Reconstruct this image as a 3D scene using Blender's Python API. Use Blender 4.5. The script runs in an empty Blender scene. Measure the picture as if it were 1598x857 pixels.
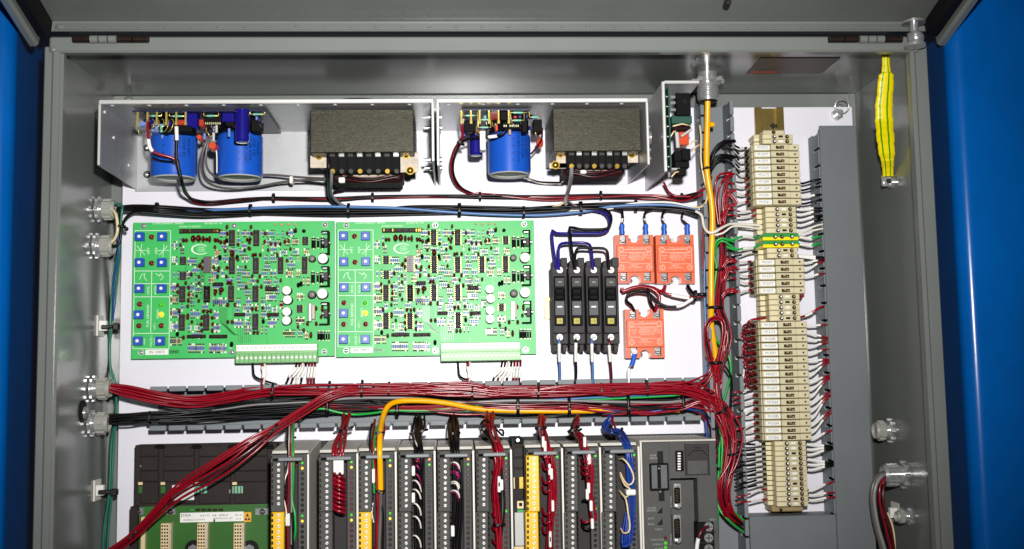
import bpy, math, random
from mathutils import Vector
rnd = random.Random(11)
sc = bpy.context.scene
COL = sc.collection
# ------------------------------------------------------------------ camera (calibrated from the photograph)
F, CX, CY, DIST = 1736.15, 799.0, 428.5, 1.389
def _rot():
    rx, ry, rz = -0.09767132, -0.05444071, -0.01723992
    c, s = math.cos, math.sin
    def mm(a, b): return [[sum(a[i][k]*b[k][j] for k in range(3)) for j in range(3)] for i in range(3)]
    X = [[1, 0, 0], [0, c(rx), -s(rx)], [0, s(rx), c(rx)]]
    Y = [[c(ry), 0, s(ry)], [0, 1, 0], [-s(ry), 0, c(ry)]]
    Z = [[c(rz), -s(rz), 0], [s(rz), c(rz), 0], [0, 0, 1]]
    return mm(mm(mm(Z, X), Y), [[1, 0, 0], [0, 0, -1], [0, 1, 0]])
M = _rot()
cam_d = bpy.data.cameras.new('camera'); cam = bpy.data.objects.new('camera', cam_d); COL.objects.link(cam)
from mathutils import Matrix
mw = Matrix.Identity(4)
for i in range(3):
    mw[i][0] = M[0][i]; mw[i][1] = -M[1][i]; mw[i][2] = -M[2][i]
mw[1][3] = -DIST
cam.matrix_world = mw
cam_d.sensor_width = 36.0; cam_d.lens = 36.0*F/1598.0
cam_d.clip_start = 0.02; cam_d.clip_end = 60
sc.camera = cam
# ------------------------------------------------------------------ light: one flash above the lens, dim room
w = bpy.data.worlds.new('World'); sc.world = w; w.use_nodes = True
w.node_tree.nodes['Background'].inputs[0].default_value = (0.80, 0.86, 1.0, 1)
w.node_tree.nodes['Background'].inputs[1].default_value = 0.018
ld = bpy.data.lights.new('flash', 'SPOT'); ld.energy = 96; ld.shadow_soft_size = 0.022
ld.spot_size = math.radians(76); ld.spot_blend = 1.0; ld.color = (1.0, 0.985, 0.95)
lo = bpy.data.objects.new('flash', ld); COL.objects.link(lo)
lo.location = (0.045, -1.36, 0.135)
lo.rotation_euler = (Vector((0.02, 0, 0.225)) - lo.location).to_track_quat('-Z', 'Y').to_euler()
sc.view_settings.view_transform = 'Standard'
sc.view_settings.look = 'None'
sc.view_settings.exposure = 0.0
sc.view_settings.gamma = 1.0
sc.view_settings.use_curve_mapping = False
sc.cycles.max_bounces = 6
sc.cycles.use_denoising = True
# ------------------------------------------------------------------ photograph pixel + height above the panel -> point (x, z, h)
def P(px, py, h):
    a, b = (px-CX)/F, (py-CY)/F
    d = [M[0][i]*a + M[1][i]*b + M[2][i] for i in range(3)]
    t = (DIST-h)/d[1]
    return (d[0]*t, d[2]*t, h)
def W(p): return Vector((p[0], -p[2], p[1]))
def S(h=0): return (DIST-h)/F          # metres per photograph pixel at height h
def XR(x0, y0, x1, y1, h):              # pixel rectangle -> X0, X1, Z0, Z1
    xm, ym = (x0+x1)/2, (y0+y1)/2
    return P(x0, ym, h)[0], P(x1, ym, h)[0], P(xm, y1, h)[1], P(xm, y0, h)[1]
# ------------------------------------------------------------------ materials
MATS = {}
def lin(c):
    return tuple((v/12.92 if v <= 0.04045 else ((v+0.055)/1.055)**2.4) for v in (c[0]/255, c[1]/255, c[2]/255))
def mat(name, rgb, rough=0.5, metal=0.0, var=0.06, scale=40.0, bump=0.0, bscale=600.0, spec=0.5, emit=None, coat=0.0):
    m = bpy.data.materials.new(name); m.use_nodes = True; nt = m.node_tree
    b = nt.nodes['Principled BSDF']
    col = lin(rgb)
    b.inputs['Roughness'].default_value = rough; b.inputs['Metallic'].default_value = metal
    b.inputs['Specular IOR Level'].default_value = spec
    b.inputs['Coat Weight'].default_value = coat
    tc = nt.nodes.new('ShaderNodeTexCoord')
    if var > 0:
        n = nt.nodes.new('ShaderNodeTexNoise'); n.inputs['Scale'].default_value = scale; n.inputs['Detail'].default_value = 5
        nt.links.new(tc.outputs['Object'], n.inputs['Vector'])
        r = nt.nodes.new('ShaderNodeValToRGB')
        r.color_ramp.elements[0].position = 0.3; r.color_ramp.elements[1].position = 0.72
        r.color_ramp.elements[0].color = tuple(max(0, c*(1-var)) for c in col)+(1,)
        r.color_ramp.elements[1].color = tuple(min(1, c*(1+var)) for c in col)+(1,)
        nt.links.new(n.outputs['Fac'], r.inputs['Fac']); nt.links.new(r.outputs['Color'], b.inputs['Base Color'])
    else:
        b.inputs['Base Color'].default_value = col+(1,)
    if bump > 0:
        n2 = nt.nodes.new('ShaderNodeTexNoise'); n2.inputs['Scale'].default_value = bscale; n2.inputs['Detail'].default_value = 2
        nt.links.new(tc.outputs['Object'], n2.inputs['Vector'])
        bp = nt.nodes.new('ShaderNodeBump'); bp.inputs['Strength'].default_value = bump; bp.inputs['Distance'].default_value = 0.001
        nt.links.new(n2.outputs['Fac'], bp.inputs['Height']); nt.links.new(bp.outputs['Normal'], b.inputs['Normal'])
    if emit:
        b.inputs['Emission Color'].default_value = lin(emit[:3])+(1,); b.inputs['Emission Strength'].default_value = emit[3]
    MATS[name] = m
    return m
mat('grey_paint', (116, 120, 117), 0.22, var=0.05, scale=9, bump=0.05, bscale=420, spec=0.6)
mat('door_paint', (104, 107, 105), 0.38, var=0.08, scale=9, bump=0.12, bscale=420)
mat('white_paint', (228, 226, 236), 0.35, var=0.02, scale=6, bump=0.05, bscale=300)
mat('blue_paint', (0, 90, 172), 0.22, var=0.08, scale=14, bump=0.04, bscale=120, spec=0.35)
mat('rubber', (14, 13, 15), 0.6, spec=0.2, var=0.1)
mat('hinge_brown', (52, 40, 34), 0.35, metal=0.6, var=0.3, scale=200)
mat('duct_grey', (118, 123, 127), 0.5, spec=0.3, var=0.04, scale=20, bump=0.05)
mat('cover_grey', (108, 112, 115), 0.55, spec=0.3, var=0.05, scale=16, bump=0.12, bscale=900)
mat('aluminium', (178, 179, 181), 0.38, metal=0.5, var=0.06, scale=60, bump=0.05, bscale=900)
mat('alu_edge', (225, 225, 222), 0.35, metal=0.4, var=0.04)
mat('zinc', (206, 207, 208), 0.24, metal=0.75, var=0.1, scale=200)
mat('brass', (196, 160, 72), 0.25, metal=0.9, var=0.15, scale=200)
mat('dark_metal', (46, 43, 42), 0.5, metal=0.5, var=0.2, scale=150)
mat('rail_gold', (168, 146, 84), 0.3, metal=0.8, var=0.15, scale=60)
mat('beige', (205, 195, 160), 0.5, spec=0.3, var=0.05, scale=60)
mat('beige_pale', (222, 210, 172), 0.5, spec=0.3, var=0.05, scale=60)
mat('beige_dark', (152, 132, 88), 0.5, var=0.1, scale=60)
mat('slot_dark', (40, 28, 18), 0.6, spec=0.2, var=0.1)
mat('label_white', (236, 236, 232), 0.5, var=0.02)
mat('ink', (36, 34, 40), 0.6, var=0.0)
mat('ink_grey', (84, 84, 90), 0.6, var=0.0)
mat('print_white', (224, 240, 222), 0.5, var=0.0)
mat('print_grey', (150, 152, 150), 0.5, var=0.0)
mat('black_plastic', (13, 12, 13), 0.65, spec=0.12, var=0.15, scale=80)
mat('charcoal', (54, 52, 52), 0.7, spec=0.2, var=0.08, scale=60, bump=0.08, bscale=900)
mat('charcoal_mid', (80, 80, 79), 0.7, spec=0.2, var=0.08, scale=60, bump=0.08, bscale=900)
mat('rack_black', (44, 37, 36), 0.7, spec=0.22, var=0.12, scale=50, bump=0.1, bscale=700)
mat('module_top', (206, 203, 194), 0.45, var=0.08, scale=50, bump=0.1, bscale=700)
mat('module_edge', (214, 210, 202), 0.4, var=0.06)
mat('bar_grey', (116, 120, 124), 0.4, var=0.05)
mat('yellow_plastic', (232, 184, 20), 0.4, var=0.06, scale=60)
mat('breaker_body', (66, 64, 66), 0.65, spec=0.18, var=0.1, scale=60, bump=0.06, bscale=900)
mat('breaker_face', (18, 16, 17), 0.6, spec=0.12, var=0.15, scale=60)
mat('breaker_window', (96, 96, 100), 0.6, spec=0.2, var=0.1)
mat('breaker_tag', (170, 160, 40), 0.5, var=0.1, scale=200)
mat('orange_plastic', (222, 98, 56), 0.34, var=0.05, scale=60)
mat('print_salmon', (250, 196, 176), 0.5, var=0.0)
mat('pcb_green', (62, 184, 94), 0.40, var=0.07, scale=18, spec=0.35)
mat('pcb_trace', (40, 148, 68), 0.34, var=0.05, scale=18)
mat('pcb_dark', (44, 98, 30), 0.4, var=0.1, scale=30)
mat('pcb_navy', (16, 18, 62), 0.4, var=0.3, scale=90)
mat('pcb_teal', (20, 74, 58), 0.4, var=0.2, scale=60)
mat('connector_green', (120, 176, 112), 0.4, var=0.06)
mat('connector_pale', (196, 206, 180), 0.4, var=0.06)
mat('trimmer_blue', (16, 72, 176), 0.35, var=0.06)
mat('cap_blue', (24, 84, 190), 0.3, var=0.05, scale=30)
mat('cap_navy', (24, 20, 120), 0.2, var=0.1)
mat('cap_print', (6, 14, 52), 0.4, var=0.0)
mat('cap_end', (190, 190, 188), 0.5, spec=0.3, var=0.06)
mat('disc_red', (88, 10, 8), 0.22, var=0.15, scale=300)
mat('led_red', (112, 20, 18), 0.2, var=0.1)
mat('led_green', (70, 170, 30), 0.3, var=0.05, emit=(70, 220, 40, 0.25))
mat('led_yellow', (255, 214, 60), 0.3, var=0.0, emit=(255, 200, 60, 0.5))
mat('led_orange', (230, 130, 30), 0.3, var=0.0, emit=(255, 140, 30, 0.4))
mat('led_off', (26, 16, 15), 0.3, var=0.1)
mat('led_dim', (90, 16, 20), 0.3, var=0.1)
mat('chip_black', (44, 40, 46), 0.65, spec=0.2, var=0.1, scale=200)
mat('chip_grey', (92, 84, 92), 0.4, var=0.1, scale=200)
mat('res_blue', (108, 134, 200), 0.4, var=0.12, scale=500)
mat('res_tan', (206, 164, 130), 0.4, var=0.12, scale=500)
mat('res_band', (84, 40, 44), 0.4, var=0.1)
mat('res_lead', (196, 196, 150), 0.4, metal=0.3, var=0.1)
mat('gold_pin', (222, 200, 110), 0.25, metal=0.6, var=0.1)
mat('can_top', (244, 240, 236), 0.3, metal=0.0, var=0.02)
mat('choke_grey', (120, 112, 112), 0.45, var=0.1)
mat('orange_cap', (206, 74, 36), 0.3, var=0.08)
mat('resistor_green', (120, 190, 170), 0.3, var=0.1)
mat('steel_core', (47, 45, 30), 0.40, metal=0.4, var=0.6, scale=420, bump=0.25, bscale=1400)
mat('coil_paper', (196, 184, 168), 0.6, var=0.2, scale=150)
mat('coil_dark', (38, 16, 16), 0.6, spec=0.15, var=0.2, scale=150)
mat('gland_plastic', (152, 152, 145), 0.4, var=0.06, scale=100)
mat('white_nylon', (228, 226, 218), 0.4, var=0.04)
mat('tie_black', (12, 10, 12), 0.4, var=0.1)
mat('w_red', (140, 4, 28), 0.24, spec=0.6, var=0.05, scale=60)
mat('w_red_dark', (98, 4, 22), 0.24, spec=0.6, var=0.05, scale=60)
mat('w_black', (13, 11, 14), 0.35, spec=0.25, var=0.1, scale=60)
mat('w_grey', (134, 132, 132), 0.35, var=0.05)
mat('w_greydark', (92, 86, 84), 0.35, var=0.06)
mat('w_blue', (76, 116, 170), 0.35, var=0.05)
mat('w_navy', (34, 26, 128), 0.3, var=0.05)
mat('w_royal', (22, 56, 140), 0.3, var=0.05)
mat('w_white', (232, 226, 214), 0.35, var=0.03)
mat('w_green', (26, 160, 62), 0.32, var=0.05)
mat('w_teal', (24, 104, 84), 0.32, var=0.08)
mat('w_yellow', (250, 176, 0), 0.32, var=0.04)
mat('w_maroon', (84, 12, 24), 0.3, var=0.05)
mat('w_cream', (226, 204, 160), 0.35, var=0.05)
mat('w_purple', (150, 20, 90), 0.3, var=0.05)
mat('sleeve', (240, 238, 234), 0.4, var=0.03, scale=200)
mat('lug_blue', (24, 92, 200), 0.35, var=0.05)
mat('strap_yellow', (244, 222, 0), 0.38, var=0.06, scale=60)
mat('strap_green', (70, 150, 0), 0.38, var=0.06, scale=60)
mat('sticker_brown', (80, 68, 63), 0.5, var=0.15, scale=60)
mat('sticker_yellow', (236, 170, 40), 0.5, var=0.03)
mat('mica_red', (170, 44, 22), 0.4, var=0.1)
WIRE = {'r': 'w_red', 'd': 'w_red_dark', 'k': 'w_black', 'g': 'w_green', 'y': 'w_yellow', 'w': 'w_white', 'a': 'w_grey', 'A': 'w_greydark', 'b': 'w_blue', 'n': 'w_navy', 'B': 'w_royal', 't': 'w_teal', 'm': 'w_maroon', 'c': 'w_cream', 'p': 'w_purple'}
# ------------------------------------------------------------------ objects
ORG = {}
def tag(o, label=None, cat=None, group=None, kind=None):
    if label: o['label'] = label
    if cat: o['category'] = cat
    if group: o['group'] = group
    if kind: o['kind'] = kind
    return o
def thing(name, label, cat, at, group=None):
    o = bpy.data.objects.new(name, None); COL.objects.link(o)
    o.location = W(at); o.empty_display_size = 0.01
    ORG[o.name] = o.location.copy()
    return tag(o, label, cat, group)
class MB:
    """collects shapes in (x, z, h) metres; h is the height above the mounting panel, towards the camera"""
    def __init__(s): s.v = []; s.f = []; s.m = []; s.s = []
    def add(s, vs, fs, mi=0, smooth=False):
        o = len(s.v); s.v += [tuple(p) for p in vs]
        for f in fs: s.f.append(tuple(i+o for i in f)); s.m.append(mi); s.s.append(smooth)
        return s
    def box(s, x0, x1, z0, z1, h0, h1, c=0.0, mi=0):
        if x0 > x1: x0, x1 = x1, x0
        if z0 > z1: z0, z1 = z1, z0
        if h0 > h1: h0, h1 = h1, h0
        c = min(c, 0.45*min(x1-x0, z1-z0, h1-h0))
        if c <= 0:
            v = [(x, z, h) for h in (h0, h1) for z in (z0, z1) for x in (x0, x1)]
            f = [(0, 2, 3, 1), (4, 5, 7, 6), (0, 1, 5, 4), (2, 6, 7, 3), (0, 4, 6, 2), (1, 3, 7, 5)]
            return s.add(v, f, mi)
        lo, hi = (x0, z0, h0), (x1, z1, h1)
        v = []; idx = {}
        for k in range(8):
            sg = [(k >> a) & 1 for a in range(3)]
            for a in range(3):
                p = []
                for b in range(3):
                    e = hi[b] if sg[b] else lo[b]
                    if b != a: e += -c if sg[b] else c
                    p.append(e)
                idx[(k, a)] = len(v); v.append(tuple(p))
        f = []
        cen = [(lo[i]+hi[i])/2 for i in range(3)]
        def put(ids):
            q = [v[i] for i in ids]
            n = [0, 0, 0]
            a = [q[1][i]-q[0][i] for i in range(3)]; b = [q[2][i]-q[0][i] for i in range(3)]
            n = (a[1]*b[2]-a[2]*b[1], a[2]*b[0]-a[0]*b[2], a[0]*b[1]-a[1]*b[0])
            mid = [sum(p[i] for p in q)/len(q)-cen[i] for i in range(3)]
            f.append(tuple(ids) if sum(n[i]*mid[i] for i in range(3)) > 0 else tuple(reversed(ids)))
        for a in range(3):
            b, d = (a+1) % 3, (a+2) % 3
            for sa in (0, 1):
                ks = [(sa << a) | (p << b) | (q << d) for p, q in ((0, 0), (1, 0), (1, 1), (0, 1))]
                put([idx[(k, a)] for k in ks])
            for sb in (0, 1):
                for sd in (0, 1):
                    k0 = (sb << b) | (sd << d); k1 = k0 | (1 << a)
                    put([idx[(k0, b)], idx[(k1, b)], idx[(k1, d)], idx[(k0, d)]])
        for k in range(8): put([idx[(k, 0)], idx[(k, 1)], idx[(k, 2)]])
        return s.add(v, f, mi)
    def pbox(s, x0, y0, x1, y1, h0, h1, c=0.0, mi=0):   # pixel rectangle of the front face at h1
        a, b, z0, z1 = XR(x0, y0, x1, y1, h1)
        return s.box(a, b, z0, z1, h0, h1, c, mi)
    def prism(s, poly, a0, a1, axis='h', mi=0):
        """poly in the two other axes (x,z for h; z,h for x; x,h for z), extruded from a0 to a1"""
        n = len(poly)
        def mk(p, a):
            return (p[0], p[1], a) if axis == 'h' else ((a, p[0], p[1]) if axis == 'x' else (p[0], a, p[1]))
        ar = sum(poly[i][0]*poly[(i+1) % n][1]-poly[(i+1) % n][0]*poly[i][1] for i in range(n))
        flip = (ar < 0) ^ (axis == 'z')
        v = [mk(p, a0) for p in poly]+[mk(p, a1) for p in poly]
        fs = [tuple(range(n-1, -1, -1)), tuple(range(n, 2*n))]+[(i, (i+1) % n, (i+1) % n+n, i+n) for i in range(n)]
        if (a1 < a0) ^ flip: fs = [tuple(reversed(f)) for f in fs]
        return s.add(v, fs, mi)
    def cyl(s, c, r0, r1, a0, a1, axis='h', n=16, mi=0, cap0=True, cap1=True, capmi=None, sq=1.0):
        """cone or cylinder about an axis through c, from a0 (radius r0) to a1 (radius r1)"""
        def mk(t, r, a):
            u, q = r*math.cos(t), r*math.sin(t)*sq
            if axis == 'h': return (c[0]+u, c[1]+q, a)
            if axis == 'x': return (a, c[1]+u, c[2]+q)
            return (c[0]+q, a, c[2]+u)
        ts = [2*math.pi*(i+0.5)/n for i in range(n)]
        A = [mk(t, r0, a0) for t in ts]; B = [mk(t, r1, a1) for t in ts]
        rev = a1 < a0
        fs = [(i, (i+1) % n, (i+1) % n+n, i+n) for i in range(n)]
        if rev: fs = [tuple(reversed(f)) for f in fs]
        s.add(A+B, fs, mi, True)
        cm = mi if capmi is None else capmi
        if cap0: s.add(A, [tuple(range(n)) if rev else tuple(range(n-1, -1, -1))], cm)
        if cap1: s.add(B, [tuple(range(n-1, -1, -1)) if rev else tuple(range(n))], cm)
        return s
    def dome(s, c, r, h0, hh, n=12, mi=0, rings=3, sq=1.0):
        rows = []
        for k in range(rings+1):
            t = math.pi/2*k/rings
            if k == rings: rows.append([(c[0], c[1], h0+hh)])
            else: rows.append([(c[0]+r*math.cos(t)*math.cos(2*math.pi*i/n), c[1]+r*sq*math.cos(t)*math.sin(2*math.pi*i/n), h0+hh*math.sin(t)) for i in range(n)])
        v = [p for q in rows for p in q]; fs = []
        for k in range(rings):
            for i in range(n):
                j = (i+1) % n
                if k == rings-1: fs.append((k*n+i, k*n+j, rings*n))
                else: fs.append((k*n+i, k*n+j, (k+1)*n+j, (k+1)*n+i))
        return s.add(v, fs, mi, True)
    def tube(s, pts, r, n=7, mi=0, sq=None):
        """round tube along points (x, z, h); r may be a list"""
        k = len(pts); V = [Vector(p) for p in pts]
        up = Vector((0, 0, 1)); rows = []
        prev = None
        for i in range(k):
            t = (V[min(i+1, k-1)]-V[max(i-1, 0)])
            if t.length < 1e-9: t = Vector((1, 0, 0))
            t.normalize()
            a = up-t*up.dot(t) if prev is None else prev-t*prev.dot(t)
            if a.length < 1e-4: a = Vector((1, 0, 0))-t*t.x
            if a.length < 1e-4: a = Vector((0, 1, 0))-t*t.y
            a.normalize(); b = t.cross(a); prev = a
            ri = r[i] if isinstance(r, (list, tuple)) else r
            rows.append([tuple(V[i]+a*ri*math.cos(2*math.pi*j/n)+b*ri*math.sin(2*math.pi*j/n)) for j in range(n)])
        v = [p for q in rows for p in q]
        fs = [(i*n+j, i*n+(j+1) % n, (i+1)*n+(j+1) % n, (i+1)*n+j) for i in range(k-1) for j in range(n)]
        s.add(v, fs, mi, True)
        s.add(rows[0], [tuple(range(n-1, -1, -1))], mi); s.add(rows[-1], [tuple(range(n))], mi)
        return s
    def mesh(s, name, mats, org=Vector((0, 0, 0))):
        me = bpy.data.meshes.new(name)
        me.from_pydata([(p[0]-org.x, -p[2]-org.y, p[1]-org.z) for p in s.v], [], s.f)
        for m in (mats if isinstance(mats, (list, tuple)) else [mats]): me.materials.append(MATS[m] if isinstance(m, str) else m)
        me.polygons.foreach_set('material_index', s.m); me.polygons.foreach_set('use_smooth', s.s)
        me.update()
        return me
    def obj(s, name, mats, parent=None, label=None, kind=None):
        org = ORG[parent.name] if parent is not None else Vector((0, 0, 0))
        o = bpy.data.objects.new(name, s.mesh(name, mats, org)); COL.objects.link(o)
        if parent is not None: o.parent = parent
        ORG[o.name] = org
        return tag(o, label, None, None, kind)
def inst(name, me, parent, at, rot=None, scale=None, label=None):
    """another object sharing mesh ME (built round its own origin), at (x, z, h)"""
    o = bpy.data.objects.new(name, me); COL.objects.link(o)
    wp = W(at)
    o.location = wp-(ORG[parent.name] if parent is not None else Vector((0, 0, 0)))
    if rot is not None: o.rotation_euler = (0, rot, 0)
    if scale is not None: o.scale = scale
    if parent is not None: o.parent = parent
    ORG[o.name] = wp
    return tag(o, label)
# flat lettering, converted to a mesh and laid on a surface facing the camera
_TXT = {}
def text_shape(string, size):
    k = string
    if k not in _TXT:
        cu = bpy.data.curves.new('lettering', 'FONT'); cu.body = string; cu.size = 1.0; cu.align_x = 'CENTER'; cu.align_y = 'CENTER'
        cu.resolution_u = 2
        o = bpy.data.objects.new('lettering', cu); COL.objects.link(o)
        dg = bpy.context.evaluated_depsgraph_get()
        me = bpy.data.meshes.new_from_object(o.evaluated_get(dg))
        _TXT[k] = ([tuple(v.co) for v in me.vertices], [tuple(p.vertices) for p in me.polygons])
        bpy.data.objects.remove(o); bpy.data.curves.remove(cu); bpy.data.meshes.remove(me)
    return _TXT[k]
def letters(mb, string, c, size, rot=0.0, mi=0, wide=1.0):
    v, f = text_shape(string, size)
    cs, sn = math.cos(rot), math.sin(rot)
    vs = [(c[0]+(x*wide*cs-y*sn)*size, c[1]+(x*wide*sn+y*cs)*size, c[2]) for x, y, _ in v]
    return mb.add(vs, f, mi)
# smooth path through pixel points
def path(pts, step=6.0, world=False):
    Q = [Vector(p if world else P(*p)) for p in pts]
    if len(Q) == 2:
        n = max(2, int((Q[1]-Q[0]).length/(step*0.0008)))
        return [tuple(Q[0].lerp(Q[1], i/n)) for i in range(n+1)]
    out = []
    for i in range(len(Q)-1):
        p0 = Q[i-1] if i > 0 else Q[i]*2-Q[i+1]
        p1, p2 = Q[i], Q[i+1]
        p3 = Q[i+2] if i+2 < len(Q) else Q[i+1]*2-Q[i]
        n = max(2, min(14, int((p2-p1).length/(step*0.0008))))
        # centripetal-ish Catmull-Rom
        for k in range(n):
            t = k/n
            out.append(tuple(0.5*((2*p1)+(p2-p0)*t+(2*p0-5*p1+4*p2-p3)*t*t+(3*p1-p0-3*p2+p3)*t**3)))
    out.append(tuple(Q[-1]))
    return out
def cut(pp, a, b):
    """part of a sampled path between two fractions of its length"""
    V = [Vector(p) for p in pp]; L = [0.0]
    for i in range(1, len(V)): L.append(L[-1]+(V[i]-V[i-1]).length)
    T = L[-1]
    def at(d):
        for i in range(1, len(V)):
            if L[i] >= d-1e-12:
                return V[i-1].lerp(V[i], (d-L[i-1])/max(1e-9, L[i]-L[i-1]))
        return V[-1]
    res = [at(a*T)]+[V[i] for i in range(len(V)) if a*T < L[i] < b*T]+[at(b*T)]
    return [tuple(p) for p in res]
def wire(parent, pts, rp, col, name='wire', n=7, world=False, step=6.0):
    """one wire; rp radius in photograph pixels; returns (object, sampled path)"""
    pp = path(pts, step, world)
    o = MB().tube(pp, rp*0.00077, n).obj(name, WIRE.get(col, col), parent)
    return o, pp
def sleeve(parent, pp, a, b, rp, m='sleeve', name='marker_sleeve', n=8):
    return MB().tube(cut(pp, a, b), rp*0.00077, n).obj(name, m, parent)
def bundle(parent, pts, cols, rp=1.5, rad=6.0, flat=1.0, jit=0.35, name='wire', ends=1.0, n=6, seed=None):
    """wires running together along pixel points (px, py, h[, radius factor]); each wire its own child"""
    R = random.Random(seed if seed is not None else rnd.random())
    k = len(cols); px = 0.00077
    base = [Vector(P(*p[:3])) for p in pts]; fac = [p[3] if len(p) > 3 else 1.0 for p in pts]
    slots = []
    for i in range(k):
        t = i*2.39996; q = math.sqrt((i+0.5)/k)
        slots.append((q*math.cos(t), q*math.sin(t)))
    R.shuffle(slots)
    for i, c in enumerate(cols):
        u, v = slots[i]; Q = []
        for j, b in enumerate(base):
            tn = base[min(j+1, len(base)-1)]-base[max(j-1, 0)]; tn.normalize()
            up = Vector((0, 0, 1)); a = tn.cross(up)
            if a.length < 1e-3: a = Vector((1, 0, 0))
            a.normalize(); d = a.cross(tn)
            uu = u+R.uniform(-jit, jit); vv = v+R.uniform(-jit, jit)
            Q.append(tuple(b+(a*uu+d*vv*flat)*rad*fac[j]*px))
        wire(parent, Q, rp, c, name, n, world=True)
def tie(parent, c, tdir, r, wid=2.2, tail=0.0, flat=1.0, name='cable_tie'):
    """black cable tie: a band round a bundle at pixel point c, bundle running along tdir (pixel direction)"""
    px = 0.00077
    p = Vector(P(*c)); t = Vector((tdir[0], -tdir[1], tdir[2] if len(tdir) > 2 else 0)).normalized()
    up = Vector((0, 0, 1)); a = t.cross(up).normalized(); d = a.cross(t)
    mb = MB(); n = 14; rr = (r*px, r*px+0.0011)
    ring = lambda q, o: [tuple(p+a*(q*math.cos(2*math.pi*i/n))+d*(q*flat*math.sin(2*math.pi*i/n))+t*o) for i in range(n)]
    w2 = wid*px/2
    A, B, C_, D_ = ring(rr[0], -w2), ring(rr[1], -w2), ring(rr[1], w2), ring(rr[0], w2)
    v = A+B+C_+D_; fs = []
    for i in range(n):
        j = (i+1) % n
        fs += [(i+n, j+n, j+2*n, i+2*n), (i, j, j+n, i+n), (i+2*n, j+2*n, j+3*n, i+3*n)]
    mb.add(v, fs, 0, True)
    q = p+d*(rr[1]*flat)+a*(r*px*0.35)
    s2 = 2.2*px
    mb.box(q.x-s2, q.x+s2, q.y-s2, q.y+s2, q.z-s2*0.4, q.z+s2*1.2, 0.0004)
    if tail:
        e = q+a*tail*px+d*(abs(tail)*0.25*px)
        mb.tube([tuple(q), tuple(q.lerp(e, 0.5)+d*px*2), tuple(e)], 0.9*px, 5)
    return mb.obj(name, 'tie_black', parent)
# ================================================================== the enclosure
DF = 0.195                       # front lip above the mounting panel
XL = P(178.7, 148, -.025)[0]; XRW = P(1335.5, 147.6, -.025)[0]; ZL = P(750, 81.5, DF)[1]; ZT = max(P(750, 148.5, -.025)[1], ZL+.003); ZB = P(750, 1040, DF)[1]
XO0 = P(62, 300, DF)[0]; XO1 = P(1461, 300, DF)[0]; ZO = P(750, 57, DF)[1]
cab = thing('electrical_cabinet', 'large grey steel electrical cabinet with its top hinged door open', 'cabinet', ((XL+XRW)/2, ZB, 0))
HB = -0.025
MB().box(XL-.002, XRW+.002, ZB, ZT+.002, HB-.002, HB).obj('back_wall', 'grey_paint', cab)
MB().box(XL-.002, XL, ZB, ZT, HB, DF-.014).obj('side_wall', 'grey_paint', cab)
MB().box(XRW, XRW+.002, ZB, ZT, HB, DF-.014).obj('side_wall', 'grey_paint', cab)
MB().box(XL, XRW, ZT, ZT+.002, HB, DF-.014).obj('top_wall', 'grey_paint', cab)
MB().box(XL, XRW, ZB-.002, ZB, HB, DF-.014).obj('bottom_wall', 'grey_paint', cab)
xa = P(77, 430, DF)[0]; xb = P(1450, 300, DF)[0]
# left lip: outer fold, inner fold and the return edge
l0 = P(60, 400, DF)[0]; l1 = P(73, 400, DF)[0]; l2 = P(85.5, 400, DF)[0]
MB().box(XO0, l1-.0004, ZB, ZT-.002, DF-.02, DF-.003, .0012).box(l1, l2, ZB, ZT+.002, DF-.016, DF, .0022).box(l2-.002, max(XL+.0008, P(94.5, 400, DF-.008)[0]), ZB, ZT, DF-.014, DF-.004, .001).obj('front_lip', 'grey_paint', cab)
r1 = P(1446.5, 400, DF)[0]; r0 = P(1438, 400, DF)[0]
MB().box(r1+.0004, XO1, ZB, ZT-.002, DF-.02, DF-.003, .0012).box(r0, r1, ZB, ZT+.002, DF-.016, DF, .0022).box(min(XRW-.0008, P(1428, 300, DF-.008)[0]), r0+.002, ZB, ZT, DF-.014, DF-.004, .001).obj('front_lip', 'grey_paint', cab)
MB().box(l1-.003, r1+.003, ZL, ZO, DF-.012, DF+.001, .002).obj('front_lip', 'grey_paint', cab)
MB().box(XO0, XO0+.004, ZB, ZO-.008, HB, DF-.02).obj('outer_skin', 'grey_paint', cab); MB().box(XO1-.004, XO1, ZB, ZO-.008, HB, DF-.02).obj('outer_skin', 'grey_paint', cab); MB().box(XO0+.004, XO1-.004, ZO-.006, ZO-.003, HB, DF-.012).obj('outer_skin', 'rubber', cab)  # top sheet is black to paint the shade in the gap below the door
# weld blobs in the corners of the lip
wb = MB()
for x, y in ((83, 77), (1430, 77)):
    p = P(x, y, DF); wb.dome((p[0], p[1]), .0034, DF-.0005, .0022, 10)
wb.obj('weld_bead', 'grey_paint', cab)
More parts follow.
